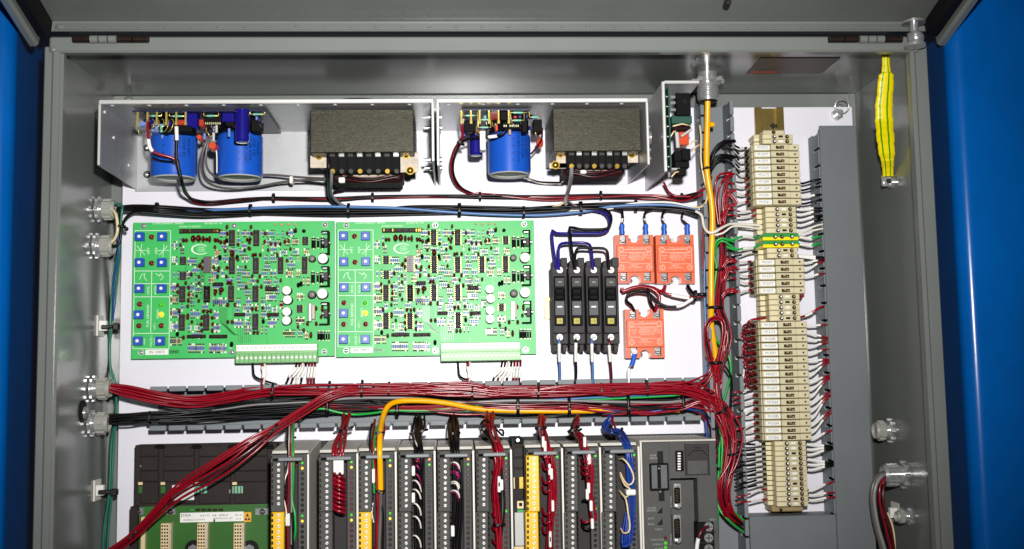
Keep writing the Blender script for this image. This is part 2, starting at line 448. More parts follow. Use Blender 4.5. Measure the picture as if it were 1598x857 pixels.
# white mounting panel
px0 = P(190, 350, 0)[0]; px1 = P(1336, 300, 0)[0]; pz1 = P(1150, 167.5, 0)[1]; pz0 = ZB+.02
pan = MB().box(px0, px1, pz0, pz1, -.003, 0, .0006).obj('mounting_panel', 'white_paint', cab)
bk = MB().box(px0-.02, px1+.005, pz1+.001, P(750, 149, HB)[1], HB+.0005, HB+.004, .001)
bk.box(P(168, 430, HB)[0], px0-.003, ZB, pz1, HB+.0005, HB+.005, .001).obj('rear_rail', 'grey_paint', cab)
def hexnut(mb, c, r, h0, h1, mi=0): return mb.cyl(c, r, r, h0, h1, 'h', 6, mi)
sb = MB(); p = P(1305, 180, 0)
hexnut(sb, p, .0075, 0, .006).cyl(p, .0042, .0042, .006, .016, 'h', 12)
sb.obj('panel_nut', 'zinc', cab)
rg = MB(); q = P(1313, 167, .004); n = 28
rg.tube([(q[0]+.0092*math.cos(2*math.pi*i/n), q[1]+.0092*math.sin(2*math.pi*i/n), .006+.002*math.sin(2*math.pi*i/n)) for i in range(n+1)], .0010, 6).obj('washer', 'zinc', cab)
dm = MB(); q = P(1313, 166, .0); dm.dome((q[0], q[1]), .006, -.01, .008).obj('stud_head', 'zinc', cab)
q = P(201, 157.5, 0); MB().dome((q[0], q[1]), .006, .0, .005).obj('stud_head', 'zinc', cab)
# hole and plug in the left wall
hp = MB(); q = P(127, 642, .075)
hp.cyl((XL, q[1], .075), .013, .013, XL, XL+.0015, 'x', 22).obj('knockout_hole', 'rubber', cab)
MB().cyl((XL, q[1]-.002, .07), .008, .007, XL+.001, XL+.004, 'x', 18).obj('knockout_plug', 'grey_paint', cab)
# sticker on the underside of the top wall
st = MB(); xs0 = P(1180, 95, .12)[0]; xs1 = P(1302, 95, .12)[0]
st.box(xs0, xs1, ZT-.0008, ZT-.0002, .075, .14, 0).box(xs0+.004, xs0+.036, ZT-.001, ZT-.0007, .078, .084, 0, 1)
st.obj('sticker', ['sticker_brown', 'mica_red'], cab)
# hinges: barrel in knuckles, brown leaves
def hinge(x0, x1, xk0, xk1, y):
    mb = MB(); c = P((x0+x1)/2, y, DF+.004)
    X0 = P(x0, y, DF)[0]; X1 = P(x1, y, DF)[0]; K0 = P(xk0, y, DF)[0]; K1 = P(xk1, y, DF)[0]
    ho = MB().box(X0, X1, c[1]-.0034, c[1]+.0034, DF-.004, DF+.003, .0008)
    n = 6; L = (K0-X0)/n
    for (a, b) in ((X0, K0), (K1, X1)):
        k = max(1, round((b-a)/.016)); d = (b-a)/k
        for i in range(k): ho.cyl((0, c[1], DF+.004), .0036, .0036, a+d*i+.0006, a+d*(i+1)-.0006, 'x', 12)
    hg = ho.obj('hinge', 'hinge_brown', cab)
    k = MB(); d = (K1-K0)/3
    for i in range(3):
        MB().cyl((0, c[1], DF+.004), .0042, .0042, K0+d*i+.0007, K0+d*(i+1)-.0007, 'x', 14).obj('knuckle', 'grey_paint', hg)
hinge(115, 234, 142, 185, 61.5); hinge(1291, 1406, 1338, 1378, 61.5)
# door, hinged along the top, swung up and forward
ZH = P(750, 47.5, DF)[1]; AL = math.radians(16.0)
def DP(px, py, n=0.0):
    """point where the sight line through a pixel meets the door's inner face (raised by n): (x, v, n)"""
    a, b = (px-CX)/F, (py-CY)/F
    d = [M[0][i]*a+M[1][i]*b+M[2][i] for i in range(3)]
    # plane through (z=ZH, h=DF), along v=(h cos, z sin); normal = (-h sin, z cos)
    # point: x=d0 t, z=d2 t, h=DIST-d1 t
    nh, nz = -math.sin(AL), math.cos(AL)
    t = (n - nh*(DIST-DF) + nz*ZH)/(nz*d[2]-nh*d[1])
    x, z, h = d[0]*t, d[2]*t, DIST-d[1]*t
    return x, (h-DF)*math.cos(AL)+(z-ZH)*math.sin(AL)
def DW(x, v, n): return (x, ZH+v*math.sin(AL)+n*math.cos(AL), DF+v*math.cos(AL)-n*math.sin(AL))
def dbox(mb, x0, x1, v0, v1, n0, n1, c=0.0, mi=0):
    t = MB().box(x0, x1, v0, v1, n0, n1, c)      # x, v, n are right handed like x, z, h up to sign
    return mb.add([DW(*p) for p in t.v], [tuple(reversed(f)) for f in t.f], mi)
VL = 0.62
xl0 = DP(58, 71)[0]-.001; xr0 = DP(1460, 72)[0]+.001
door = MB(); NS = .0125
dbox(door, xl0, xr0, -.002, VL, NS, NS+.002)
door = door.obj('door', 'door_paint', cab)
rimw = (DP(31, 0, -.0155)[0]-DP(12.5, 0, -.0155)[0])
for x0, x1 in ((xl0, xl0+rimw), (xr0-rimw, xr0)):
    rm = MB(); dbox(rm, x0, x1, -.010, VL, -.0155, NS-.0004, .003); rm.obj('rim', 'grey_paint', door)
rm = MB(); dbox(rm, xl0+rimw, xr0-rimw, -.003, 0, 0, NS-.0003, .0006); rm.obj('rim', 'grey_paint', door)
gw = .016
for x0, x1 in ((xl0+rimw-.0005, xl0+rimw+gw), (xr0-rimw-gw, xr0-rimw+.0005)):
    gk = MB(); dbox(gk, x0, x1, .0004, VL, -.010, NS-.0002, .004); gk.obj('gasket_and_shade', 'rubber', door)  # black also paints shade over the rim's inner wall, beyond the gasket
gk = MB().box(XO0+.012, XO1-.012, ZO+.0016, ZO+.0040, DF-.007, DF-.003, .0008); gk.obj('gasket_and_shade', 'rubber', door)  # doubles as black filler that paints the shade in the gap above the cabinet
xs0 = DP(84, 44)[0]; xs1 = DP(1428, 44)[0]
sp = MB(); dbox(sp, xs0, xs1, .0002, .0020, .0002, .0078, .0006)
stf = sp.obj('stiffener', 'door_paint', door)
for i in range(33):
    x = P(93.5+41.2*i, 42, DF)[0]
    if x > xs1-.008: break
    h = MB(); k = 12; r = .0024 if i else .0042; nn = .0036
    ring = [DW(x+r*math.cos(2*math.pi*j/k), .0021, nn+r*.8*math.sin(2*math.pi*j/k)) for j in range(k)]
    cen = [DW(x+r*.5*math.cos(2*math.pi*j/k), .0040, nn-.0008+r*.45*math.sin(2*math.pi*j/k)) for j in range(k)]
    h.add(ring+cen, [(j, (j+1) % k, (j+1) % k+k, j+k) for j in range(k)]+[tuple(range(k, 2*k))], 0)
    h.obj('rivet', 'grey_paint', stf)
# clamp stud and nut at the right end of the hinge side
cs = MB(); q = P(1424, 62, DF+.01)
cs.cyl((q[0], 0, q[2]+.006), .0085, .0085, q[1]-.008, q[1]+.005, 'z', 6).cyl((q[0], 0, q[2]+.006), .0115, .0115, q[1]-.010, q[1]-.007, 'z', 18)
cs.cyl((q[0], 0, q[2]+.006), .0045, .0045, q[1]+.005, q[1]+.022, 'z', 12).cyl((q[0], 0, q[2]+.006), .0125, .0125, q[1]+.0165, q[1]+.019, 'z', 18)
cs.dome((q[0], q[1]-.001), .0088, q[2]+.010, .008, 14).obj('clamp_nut', 'zinc', cab)
q = DP(1134, 2, NS); sc_ = MB()
dbox(sc_, q[0]-.0035, q[0]+.0035, q[1]-.007, q[1]+.007, NS-.007, NS, .002); sc_.obj('door_clip', 'dark_metal', door)
# ================================================================== blue machine posts beside the cabinet
def post(x0, x1, hf, label, r, inner):
    """bevelled tube: the side that faces the cabinet slants back and outward"""
    t = thing('blue_post', label, 'post', ((x0+x1)/2, ZB-.25, hf-.1), 'blue posts beside the cabinet')
    h0 = -.22; sl = (.205 if inner > 0 else .25)*(hf-h0)  # slant is shaped to keep the side facing the cabinet in shade
    poly = [(x0, hf), (x0+(sl if inner < 0 else 0), h0), (x1-(sl if inner > 0 else 0), h0), (x1, hf)]
    pts = []; n4 = 4
    for i in range(n4):                                   # round each corner
        p = Vector(poly[i]); a = (Vector(poly[i-1])-p).normalized(); b = (Vector(poly[(i+1) % n4])-p).normalized()
        half = a.angle(b)/2; d = r/math.tan(half)
        p0, p1 = p+a*d, p+b*d; c = p+(a+b).normalized()*(r/math.sin(half))
        v0, v1 = p0-c, p1-c; an = v0.angle_signed(v1)
        for k in range(13):
            q = v0.copy(); q.rotate(Matrix.Rotation(-an*k/12, 2)); pts.append((c.x+q.x, c.y+q.y))
    mb = MB(); n = len(pts); z0, z1 = ZB-.25, ZT+.45
    v = [(p[0], z0, p[1]) for p in pts]+[(p[0], z1, p[1]) for p in pts]
    mb.add(v, [(i, (i+1) % n, (i+1) % n+n, i+n) for i in range(n)], 0, True)
    mb.add(v[:n], [tuple(range(n))], 0); mb.add(v[n:], [tuple(reversed(range(n)))], 0)
    mb.obj('post_tube', 'blue_paint', t)
    return t
pl = P(16, 430, .20)[0]; pr = P(1494, 430, .20)[0]
post(pl-.17, pl, .205, 'glossy blue machine post rising left of the grey cabinet', .016, 1)
post(pr, pr+.19, .205, 'glossy blue machine post rising right of the grey cabinet', .016, -1)
# ================================================================== slotted wiring ducts
def duct(name, label, x0, x1, z0, z1, hh, axis, walls, pitch, off=0.0, fin=(1.0, 1.0)):
    """open slotted duct; axis 'x' or 'z'; walls: which sides carry fingers; every finger is a part"""
    t = thing(name, label, 'wire duct', ((x0+x1)/2, (z0+z1)/2, 0))
    MB().box(x0, x1, z0, z1, .0005, .0022).obj('duct_base', 'duct_grey', t)
    fw = pitch*.80; th = .0016
    if axis == 'x':
        for zz, sg in walls:
            MB().box(x0, x1, zz-th/2, zz+th/2, .0022, hh*.42).obj('duct_wall', 'duct_grey', t)
            g = MB().box(-fw/2, fw/2, -th/2, th/2, hh*.42, hh-.001).box(-fw*.55, fw*.55, -.0030, .0030, hh-.0035, hh, .0006)
            me = g.mesh('finger', 'duct_grey'); n = int((x1-x0)/pitch)
            for i in range(n): inst('finger', me, t, (x0+pitch*(i+.5)+off, zz, 0))
    else:
        for xx, sg in walls:
            MB().box(xx-th/2, xx+th/2, z0, z1, .0022, hh*.42).obj('duct_wall', 'duct_grey', t)
            g = MB().box(-th/2, th/2, -fw/2, fw/2, hh*.42, hh-.001).box(-.0024, .0024, -fw*.55, fw*.55, hh-.0035, hh, .0006)
            me = g.mesh('finger', 'duct_grey'); n = int((z1-z0)/pitch)
            for i in range(n): inst('finger', me, t, (xx, z1-pitch*(i+.5)+off, 0))
    return t
DH = .046
zt = P(640, 600.5, DH)[1]; zb = P(640, 661, DH)[1]
vx0 = P(1097, 200, DH)[0]; vx1 = P(1143, 200, DH)[0]
duct('wire_duct', 'grey slotted wire duct running level under the two green circuit boards', P(232, 630, DH)[0], vx0-.0015, zb, zt, DH, 'x', ((zt, 1), (zb, -1)), .0220)
duct('wire_duct', 'grey slotted wire duct standing upright left of the beige terminal strip', vx0, vx1, ZB+.03, P(1110, 168, 0)[1], DH, 'z', ((vx0, -1), (vx1, 1)), .0215)
# right duct with its cover on
cx0 = P(1283, 300, DH+.002)[0]; cx1 = P(1341, 300, DH+.002)[0]; cz1 = P(1310, 196, DH+.002)[1]
t = duct('wire_duct', 'grey wire duct with a plain flat cover right of the terminal strip', cx0+.001, cx1-.002, ZB+.03, P(1275, 209, .03)[1], DH-.002, 'z', ((cx0+.0012, -1), (cx1-.003, 1)), .0215)
MB().box(cx0, cx1, ZB+.03, cz1, DH-.001, DH+.002, .0008).obj('duct_cover', 'cover_grey', t)
bz = P(1240, 806, DH)[1]
t = thing('wire_duct', 'grey covered wire duct lying level below the foot of the terminal strip', 'wire duct', ((vx1+cx0)/2, bz-.03, 0))
MB().box(vx1+.004, cx0-.0005, bz-.075, bz, .0005, DH-.002).obj('duct_base', 'duct_grey', t)
MB().box(vx1+.003, cx0-.0004, bz-.076, bz+.001, DH-.002, DH+.001, .0008).obj('duct_cover', 'cover_grey', t)
# ================================================================== cable glands
def gland(px, py, side, label, rr=.0122, L=.0145, metal=False, h=None, rot=False):
    """gland through a side wall: lugged locknut against the wall, then a bushing"""
    X0 = XL if side > 0 else XRW
    # height at which the wall's gland axis is seen at this pixel: the gland's middle lies L/2 from the wall
    xm = X0+side*(.006+L*.5)
    best = None
    for i in range(181):
        hh = -.02+.001*i; e = abs(P(px, py, hh)[0]-xm)
        if best is None or e < best[0]: best = (e, hh)
    lo_ = hi_ = best[1]
    hc = (lo_+hi_)/2 if h is None else h
    z = P(px, py, hc)[1]
    t = thing('cable_gland', label, 'cable gland', (X0, z, hc), 'cable glands')
    c = (0, z, hc); s = side
    nut = MB().cyl(c, rr*1.10, rr*1.10, X0+s*.0008, X0+s*.0050, 'x', 20)
    for i in range(8):
        a = 2*math.pi*i/8
        zc, hh = z+rr*1.12*math.cos(a), hc+rr*1.12*math.sin(a)
        nut.box(min(X0+s*.001, X0+s*.0055), max(X0+s*.001, X0+s*.0055), zc-.0022, zc+.0022, hh-.0022, hh+.0022, .0008)
    nut.cyl(c, rr*.86, rr*.86, X0+s*.005, X0+s*.0085, 'x', 20)
    nut.obj('locknut', 'zinc', t)
    b = MB(); x1 = X0+s*(.0085+L)
    b.cyl(c, rr*.98, rr*.96, X0+s*.0085, x1-s*.003, 'x', 12, cap1=False).cyl(c, rr*.96, rr*.84, x1-s*.003, x1, 'x', 12, cap1=False)
    b.cyl(c, rr*.66, rr*.84, x1-s*.004, x1, 'x', 12, cap0=True, cap1=False)
    for i in range(12):
        a = 2*math.pi*(i)/12
        zc, hh = z+rr*.97*math.cos(a), hc+rr*.97*math.sin(a)
        b.box(min(X0+s*.009, x1-s*.004), max(X0+s*.009, x1-s*.004), zc-.0011, zc+.0011, hh-.0011, hh+.0011, .0003)
    b.obj('bushing', 'zinc' if metal else 'gland_plastic', t)
    return t, (x1, z, hc)
# ================================================================== power supplies
def psu(label, xl, xr, yt, hf, plate_x0, mirror):
    t = thing('power_supply', label, 'power supply', (P((xl+xr)/2, yt, hf)[0], P((xl+xr)/2, 297, 0)[1], 0), 'open frame power supplies along the top')
    return t
HF = .150
ZTP = P(300, 160, HF)[1]                       # underside level of the top plates
def zz(y, h, x=600): return P(x, y, h)[1]
def xx(x, h, y=230): return P(x, y, h)[0]
def flange(t, X, z_top, hf, zf, zb, th=.0022):
    """side flange: full depth, its lower edge falling from zf at the front to zb at the back"""
    MB().prism([(z_top, 0.001), (z_top, hf), (zf, hf), (zb, .02), (zb, .001)], X, X+th, 'x').obj('side_flange', 'aluminium', t)
ps1 = psu('long aluminium power supply with two blue can capacitors and a transformer', 155, 674, 160, HF, 215, False)
xA = P(154, 160, HF)[0]; xB = P(673.5, 160, HF)[0]
MB().box(xA, xB+.002, ZTP, ZTP+.0030, .001, HF, .0006).box(xA, xB+.002, ZTP-.0014, ZTP+.0034, HF-.003, HF+.0006, .0008, 1).obj('top_plate', ['aluminium', 'alu_edge'], ps1)
zbk = zz(296, .003)
MB().box(xA, xB, zbk, ZTP, .001, .0028).obj('back_plate', 'aluminium', ps1)
flange(ps1, xA, ZTP-.0001, HF, P(150.5, 258, HF)[1], P(213, 296, 0)[1])
flange(ps1, xB, ZTP-.0001, HF, P(676, 250, HF)[1], P(686, 290, 0)[1])
ps2 = psu('shorter aluminium power supply with one blue can capacitor and a transformer', 683, 1010, 160, HF, 690, False)
xC = P(681.5, 160, HF)[0]; xD = P(1008, 160, HF)[0]
MB().box(xC, xD+.0022, ZTP, ZTP+.0030, .001, HF, .0006).box(xC, xD+.0022, ZTP-.0014, ZTP+.0034, HF-.003, HF+.0006, .0008, 1).obj('top_plate', ['aluminium', 'alu_edge'], ps2)
MB().box(xC, xD, zz(291, .003), ZTP, .001, .0028).obj('back_plate', 'white_paint', ps2)
flange(ps2, xC, ZTP-.0001, HF, P(681, 258, HF)[1], P(690, 290, 0)[1])
flange(ps2, xD, ZTP-.0001, HF, P(1009, 257, HF)[1], P(981, 288, 0)[1])
rim_ = MB()
for X, ps in ((xA, ps1), (xB, ps1), (xC, ps2), (xD, ps2)):
    lowy = P(0, 258 if X < .2 else 256, HF)[1]
    MB().box(X-.0004, X+.0026, (P(150.5, 258, HF)[1] if X == xA else P(1009, 257, HF)[1] if X == xD else P(676, 252, HF)[1]), ZTP-.0016, HF-.0012, HF+.0006, .0008).obj('flange_edge', 'alu_edge', ps)
# bolts through the flanges between the two supplies
for y, h in ((184, .1), (200, .05), (250, .1), (263, .05)):
    c = (0, zz(y, h), h)
    MB().cyl(c, .0034, .0034, xB-.005, xB, 'x', 6).cyl(c, .0018, .0018, xB-.011, xB-.005, 'x', 8).obj('flange_bolt', 'zinc', ps1)
    MB().cyl(c, .0034, .0034, xC+.0024, xC+.005, 'x', 6).obj('flange_bolt', 'zinc', ps2)
for i in range(9):
    p = P(175+58*i, 164, HF-.012); MB().dome((0, 0), .0022, 0, .001, 8)
    MB().cyl((p[0], 0, HF-.012), .0024, .0024, ZTP-.001, ZTP-.0001, 'z', 10).obj('rivet', 'alu_edge', ps1)
for i in range(6):
    p = P(700+54*i, 164, HF-.012)
    MB().cyl((p[0], 0, HF-.012), .0024, .0024, ZTP-.001, ZTP-.0001, 'z', 10).obj('rivet', 'alu_edge', ps2)
# dark ventilation slot on the flat top of each plate is seen on the strip behind
for x0, x1, y in ((515, 618, 155.5), (887, 970, 155.0)):
    n = 14; mb = MB(); a = P(x0, y, .02); b = P(x1, y, .02)
    c = ((a[0]+b[0])/2, ZTP+.0031, .045); rx = (b[0]-a[0])/2
    zq = P((x0+x1)/2, y-3.0, .11)[1]; mb.cyl((c[0], 0, .07), rx*1.0, rx*.96, ZTP+.0031, zq, 'z', 40)
    mb.obj('lid_disc', 'rubber', ps1 if x0 < 700 else ps2)
# screws on the left flange back plate
for x, y in ((229.5, 231), (229.5, 272.5)):
    p = P(x, y, .003); m_ = MB().cyl(p, .0046, .0046, .0028, .0034, 'h', 16).dome((p[0], p[1]), .0033, .0034, .002, 10, 1)
    m_.obj('screw', ['dark_metal', 'zinc'], ps1)
for x, y, h in ((161, 175, .135), (200, 258, .04), (178, 215, .1)):
    z = P(x, y, h)[1]; MB().cyl((0, z, h), .0022, .0022, xA+.0022, xA+.0034, 'x', 8).obj('rivet', 'alu_edge', ps1)
# flange stamp (small dark print on the inner face of the left flange)
mb = MB()
for k, (y, w_) in enumerate(((0, 10), (-4, 8), (-8, 10))):
    pass
v_, f_ = [], []
def flange_print(t, X, z, h, string, size):
    v, f = text_shape(string, size)
    m_ = MB(); m_.add([(X+.0024, z+x*size, h-y*size*1.6) for x, y, _ in v], [tuple(reversed(q)) for q in f]); return m_.obj('lettering', 'ink_grey', t)
for k, s_ in enumerate(('C', 'UL', '6V', '24V')):
    flange_print(ps1, xA, P(183, 246+k*7 if k else 240, .085)[1], .07-.006*(k % 2), s_, .0042)
# ---- boards, capacitors and small parts hanging under the plates
def can(t, x0, x1, ybot, hc, prints, top=None):
    X0, X1 = xx(x0, hc, 245), xx(x1, hc, 245); r = (X1-X0)/2; xc = (X0+X1)/2
    zb_ = P((x0+x1)/2, ybot, hc-r)[1]; zt_ = ZTP-.010 if top is None else top
    c = (xc, 0, hc)
    zs_ = P((x0+x1)/2, 204, hc+r)[1]
    MB().cyl(c, r*.93, r*.93, zs_-.0005, zt_+.006, 'z', 30).obj('shade_collar', 'black_plastic', t)  # black collar stands in for the board's shadow over the can top
    zt_ = zs_
    m_ = MB().cyl(c, r, r, zb_+.004, zt_-.003, 'z', 36, cap0=False, cap1=False)
    m_.cyl(c, r*.955, r, zb_, zb_+.004, 'z', 36, cap0=False, cap1=False)
    m_.cyl(c, r, r*.93, zt_-.003, zt_, 'z', 36, cap0=False)
    o = m_.obj('capacitor', 'cap_blue', t)
    e = MB().cyl(c, r*.955, r*.90, zb_, zb_-.0012, 'z', 36, cap0=False, cap1=False).cyl(c, r*.90, r*.72, zb_-.0012, zb_+.0004, 'z', 36, cap0=False, cap1=False).cyl(c, r*.72, r*.70, zb_+.0004, zb_+.0012, 'z', 36, cap0=False)
    e.obj('end_cap', 'cap_end', o)
    # rows of print run up the can: lay the letters on the curved side
    pr = MB()
    for (ang, string, size, dz) in prints:
        v, f = text_shape(string, size); vs = []
        for x, y, _ in v:
            a = math.radians(ang)+(y*size)/r
            vs.append((xc+(r+.0003)*math.sin(a+0), zb_+dz+x*size, hc+(r+.0003)*math.cos(a)))
        # text runs upward: x -> z, y -> -x(left)
        vs = [(2*xc-vx+2*(xc+(r+.0003)*math.sin(math.radians(ang))-xc) if False else vx, vz, vh) for vx, vz, vh in vs]
        pr.add(vs, [tuple(reversed(q)) for q in f])
    pr.obj('lettering', 'cap_print', o)
    return o
PR1 = [(-14, '+   +   +   +', .0062, .030), (14, 'NALLGSEM', .0060, .030), (25, '8821*0 00B', .0056, .032), (37, 'UF 30VDC', .0056, .034), (50, 'TYPE 300P', .0050, .033)]
PR2 = [(8, '+   +   +   +', .0062, .030), (24, 'NALLGSEM', .0060, .028), (35, '36DX 8827*', .0056, .030), (46, '25V 3DS', .0056, .032), (58, 'BLACK', .0050, .032)]
PR3 = [(8, '+   +   +   +   +', .0060, .030), (22, 'SOLID CHEMICON', .0052, .032), (34, '8957/UF 50V', .0052, .030), (47, 'TYPE 36DX', .0050, .030)]
can(ps1, 236, 307.5, 285, .072, PR1); can(ps1, 339, 410.5, 284, .072, PR2); can(ps2, 761, 828, 279, .070, PR3)
def small_can(t, x0, x1, y0, y1, hc, m_='cap_navy', name='small_capacitor', end='cap_end'):
    X0, X1 = xx(x0, hc, y1), xx(x1, hc, y1); r = (X1-X0)/2; c = ((X0+X1)/2, 0, hc)
    z1_, z0_ = P((x0+x1)/2, y0, hc)[1], P((x0+x1)/2, y1, hc-r)[1]
    o = MB().cyl(c, r, r, z0_+.002, z1_, 'z', 20, cap0=False).cyl(c, r*.85, r, z0_, z0_+.002, 'z', 20, cap0=False, cap1=False).obj(name, m_, t)
    MB().cyl(c, r*.86, r*.8, z0_, z0_+.0008, 'z', 20, cap0=False).obj('end_cap', end, o)
small_can(ps1, 366.5, 389, 172, 225, .128); small_can(ps2, 732.5, 753, 212, 245, .085)
# printed boards under the plates
zp1 = ZTP-.0022
MB().box(xx(207, .12), xx(416, .12), zp1-.0016, zp1, .012, .124).obj('circuit_board', 'pcb_navy', ps1)
MB().box(xx(721, .12), xx(828, .12), zp1-.0016, zp1, .012, .124).obj('circuit_board', 'pcb_navy', ps2)
def hang(t, name, m_, x0, y0, x1, y1, h0, h1, c=.0008): return MB().pbox(x0, y0, x1, y1, h0, h1, c).obj(name, m_, t)
pin = MB().box(-.0011, .0011, -.0125, 0, -.0011, .0011, .0003).box(-.0015, .0015, -.0160, -.0120, -.0015, .0015, .0003).mesh('terminal_pin', 'gold_pin')
for x in (214.5, 230, 244.5, 259.5, 275, 289.5): inst('terminal_pin', pin, ps1, (xx(x, .122, 178), zp1-.001, .121))
for x in (720, 735, 748.5, 763, 778, 794): inst('terminal_pin', pin, ps2, (xx(x, .122, 178), zp1-.001, .121))
def axial(t, x0, x1, y, h, m_='resistor_green', r=1.9):
    a, b = P(x0, y, h), P(x1, y, h); L = b[0]-a[0]; rr = r*.0007
    o = MB().cyl((0, a[1], h), rr*.85, rr, a[0]+L*.22, a[0]+L*.34, 'x', 10, cap1=False).cyl((0, a[1], h), rr, rr*.85, a[0]+L*.34, a[0]+L*.78, 'x', 10, cap0=False).obj('resistor', m_, t)
    MB().tube([(a[0], zp1-.002, h), (a[0], a[1], h), (b[0], a[1], h), (b[0], zp1-.002, h)], .0006, 5).obj('lead', 'gold_pin', o)
for x0, x1, y, h in ((232, 252, 181, .112), (264, 290, 181.5, .112), (318, 341, 181, .116), (390, 413, 178.5, .12)): axial(ps1, x0, x1, y, h)
for x0, x1, y, h in ((722, 745, 180.5, .118), (748, 766, 187, .118), (746, 766, 199, .11), (795, 822, 176, .118), (797, 818, 188, .116), (826, 844, 183, .12)): axial(ps2, x0, x1, y, h)
for n_, m_, r_ in (('film_capacitor', 'res_blue', (216, 190, 231, 196)), ('film_capacitor', 'res_blue', (236, 193, 262, 206)), ('block_capacitor', 'mica_red', (277, 187, 289, 195)), ('block_capacitor', 'mica_red', (310, 186, 318, 197)),
                   ('integrated_circuit', 'black_plastic', (318, 182, 346, 191)), ('block_capacitor', 'cap_navy', (290, 173, 308, 199)), ('block_capacitor', 'black_plastic', (392, 187, 408, 205)), ('block_capacitor', 'cap_navy', (346, 173, 366, 190)), ('integrated_circuit', 'black_plastic', (352, 190, 366, 197)), ('integrated_circuit', 'black_plastic', (246, 196, 300, 206))):
    hang(ps1, n_, m_, *r_, .098, .114)
for k in range(8):
    MB().pbox(320+3.2*k, 191, 321.6+3.2*k, 194, .112, .1145).obj('chip_pin', 'res_lead', ps1)
bend = MB()
for k in range(5):
    x = 238+7.5*k
    ps_ = path([(x, 186, .118), (x+3, 190, .121), (x+1, 198, .122), (x-3, 203+k*.5, .119), (x-8, 206, .11)], 4)
    MB().tube(ps_, .0005, 5).obj('lead', 'gold_pin', ps1)
for x0, y0, x1, y1, n_ in ((308, 210, 317, 221, 1), (326, 222, 340, 236, 1)):
    c = P((x0+x1)/2, (y0+y1)/2, .1); r = (x1-x0)/2*S(.1)
    MB().cyl((c[0], c[1]), r, r*.8, .094, .106, 'h', 14).obj('disc_capacitor', 'orange_cap', ps1)
MB().box(*XR(838, 214, 848, 229, .085), .07, .085, .003).obj('disc_capacitor', 'orange_cap', ps2)
for n_, m_, r_ in (('block_capacitor', 'led_red', (766, 173, 778, 187)), ('block_capacitor', 'black_plastic', (781, 173, 792, 188)), ('integrated_circuit', 'black_plastic', (784, 190, 812, 199)), ('relay', 'black_plastic', (724, 188, 742, 206)), ('block_capacitor', 'black_plastic', (814, 184, 823, 206)), ('block_capacitor', 'orange_cap', (773, 194, 777, 204)), ('block_capacitor', 'label_white', (749, 204, 758, 234)), ('block_capacitor', 'black_plastic', (832, 186, 846, 206))):
    hang(ps2, n_, m_, *r_, .1, .116)
for k in range(8): MB().pbox(786+3.1*k, 195, 787.6+3.1*k, 198, .114, .117).obj('chip_pin', 'res_lead', ps2)
# small clutter under the plates: upright parts of all colours between the pins
def clutter(t, x0, x1, y0, y1, n):
    for i in range(n):
        x, y, h = rnd.uniform(x0, x1), rnd.uniform(y0, y1), rnd.uniform(.085, .118); w_ = rnd.uniform(2, 5); k = rnd.random()
        if k < .5: MB().pbox(x, y, x+w_*1.6, y+rnd.uniform(4, 9), h-.006, h, .0006).obj('block_capacitor', rnd.choice(('black_plastic', 'black_plastic', 'chip_black', 'cap_navy', 'mica_red', 'pcb_navy')), t)
        elif k < .75:
            a, b = P(x, y, h), P(x+w_*.4, y+rnd.uniform(8, 14), h); MB().cyl((a[0], 0, h), .0016, .0016, b[1], a[1], 'z', 8).obj('resistor', rnd.choice(('res_tan', 'resistor_green', 'res_blue', 'cap_end')), t)
        else:
            MB().tube([P(x, y-6, h), P(x, y, h), P(x+w_, y+3, h+.003), P(x+w_*1.4, y+8, h)], .0006, 5).obj('lead', rnd.choice(('gold_pin', 'zinc')), t)
clutter(ps1, 212, 300, 184, 204, 26); clutter(ps1, 308, 344, 182, 214, 16); clutter(ps1, 344, 408, 182, 203, 16)
clutter(ps2, 722, 762, 180, 212, 16); clutter(ps2, 764, 826, 178, 198, 22); clutter(ps2, 830, 846, 178, 208, 8)
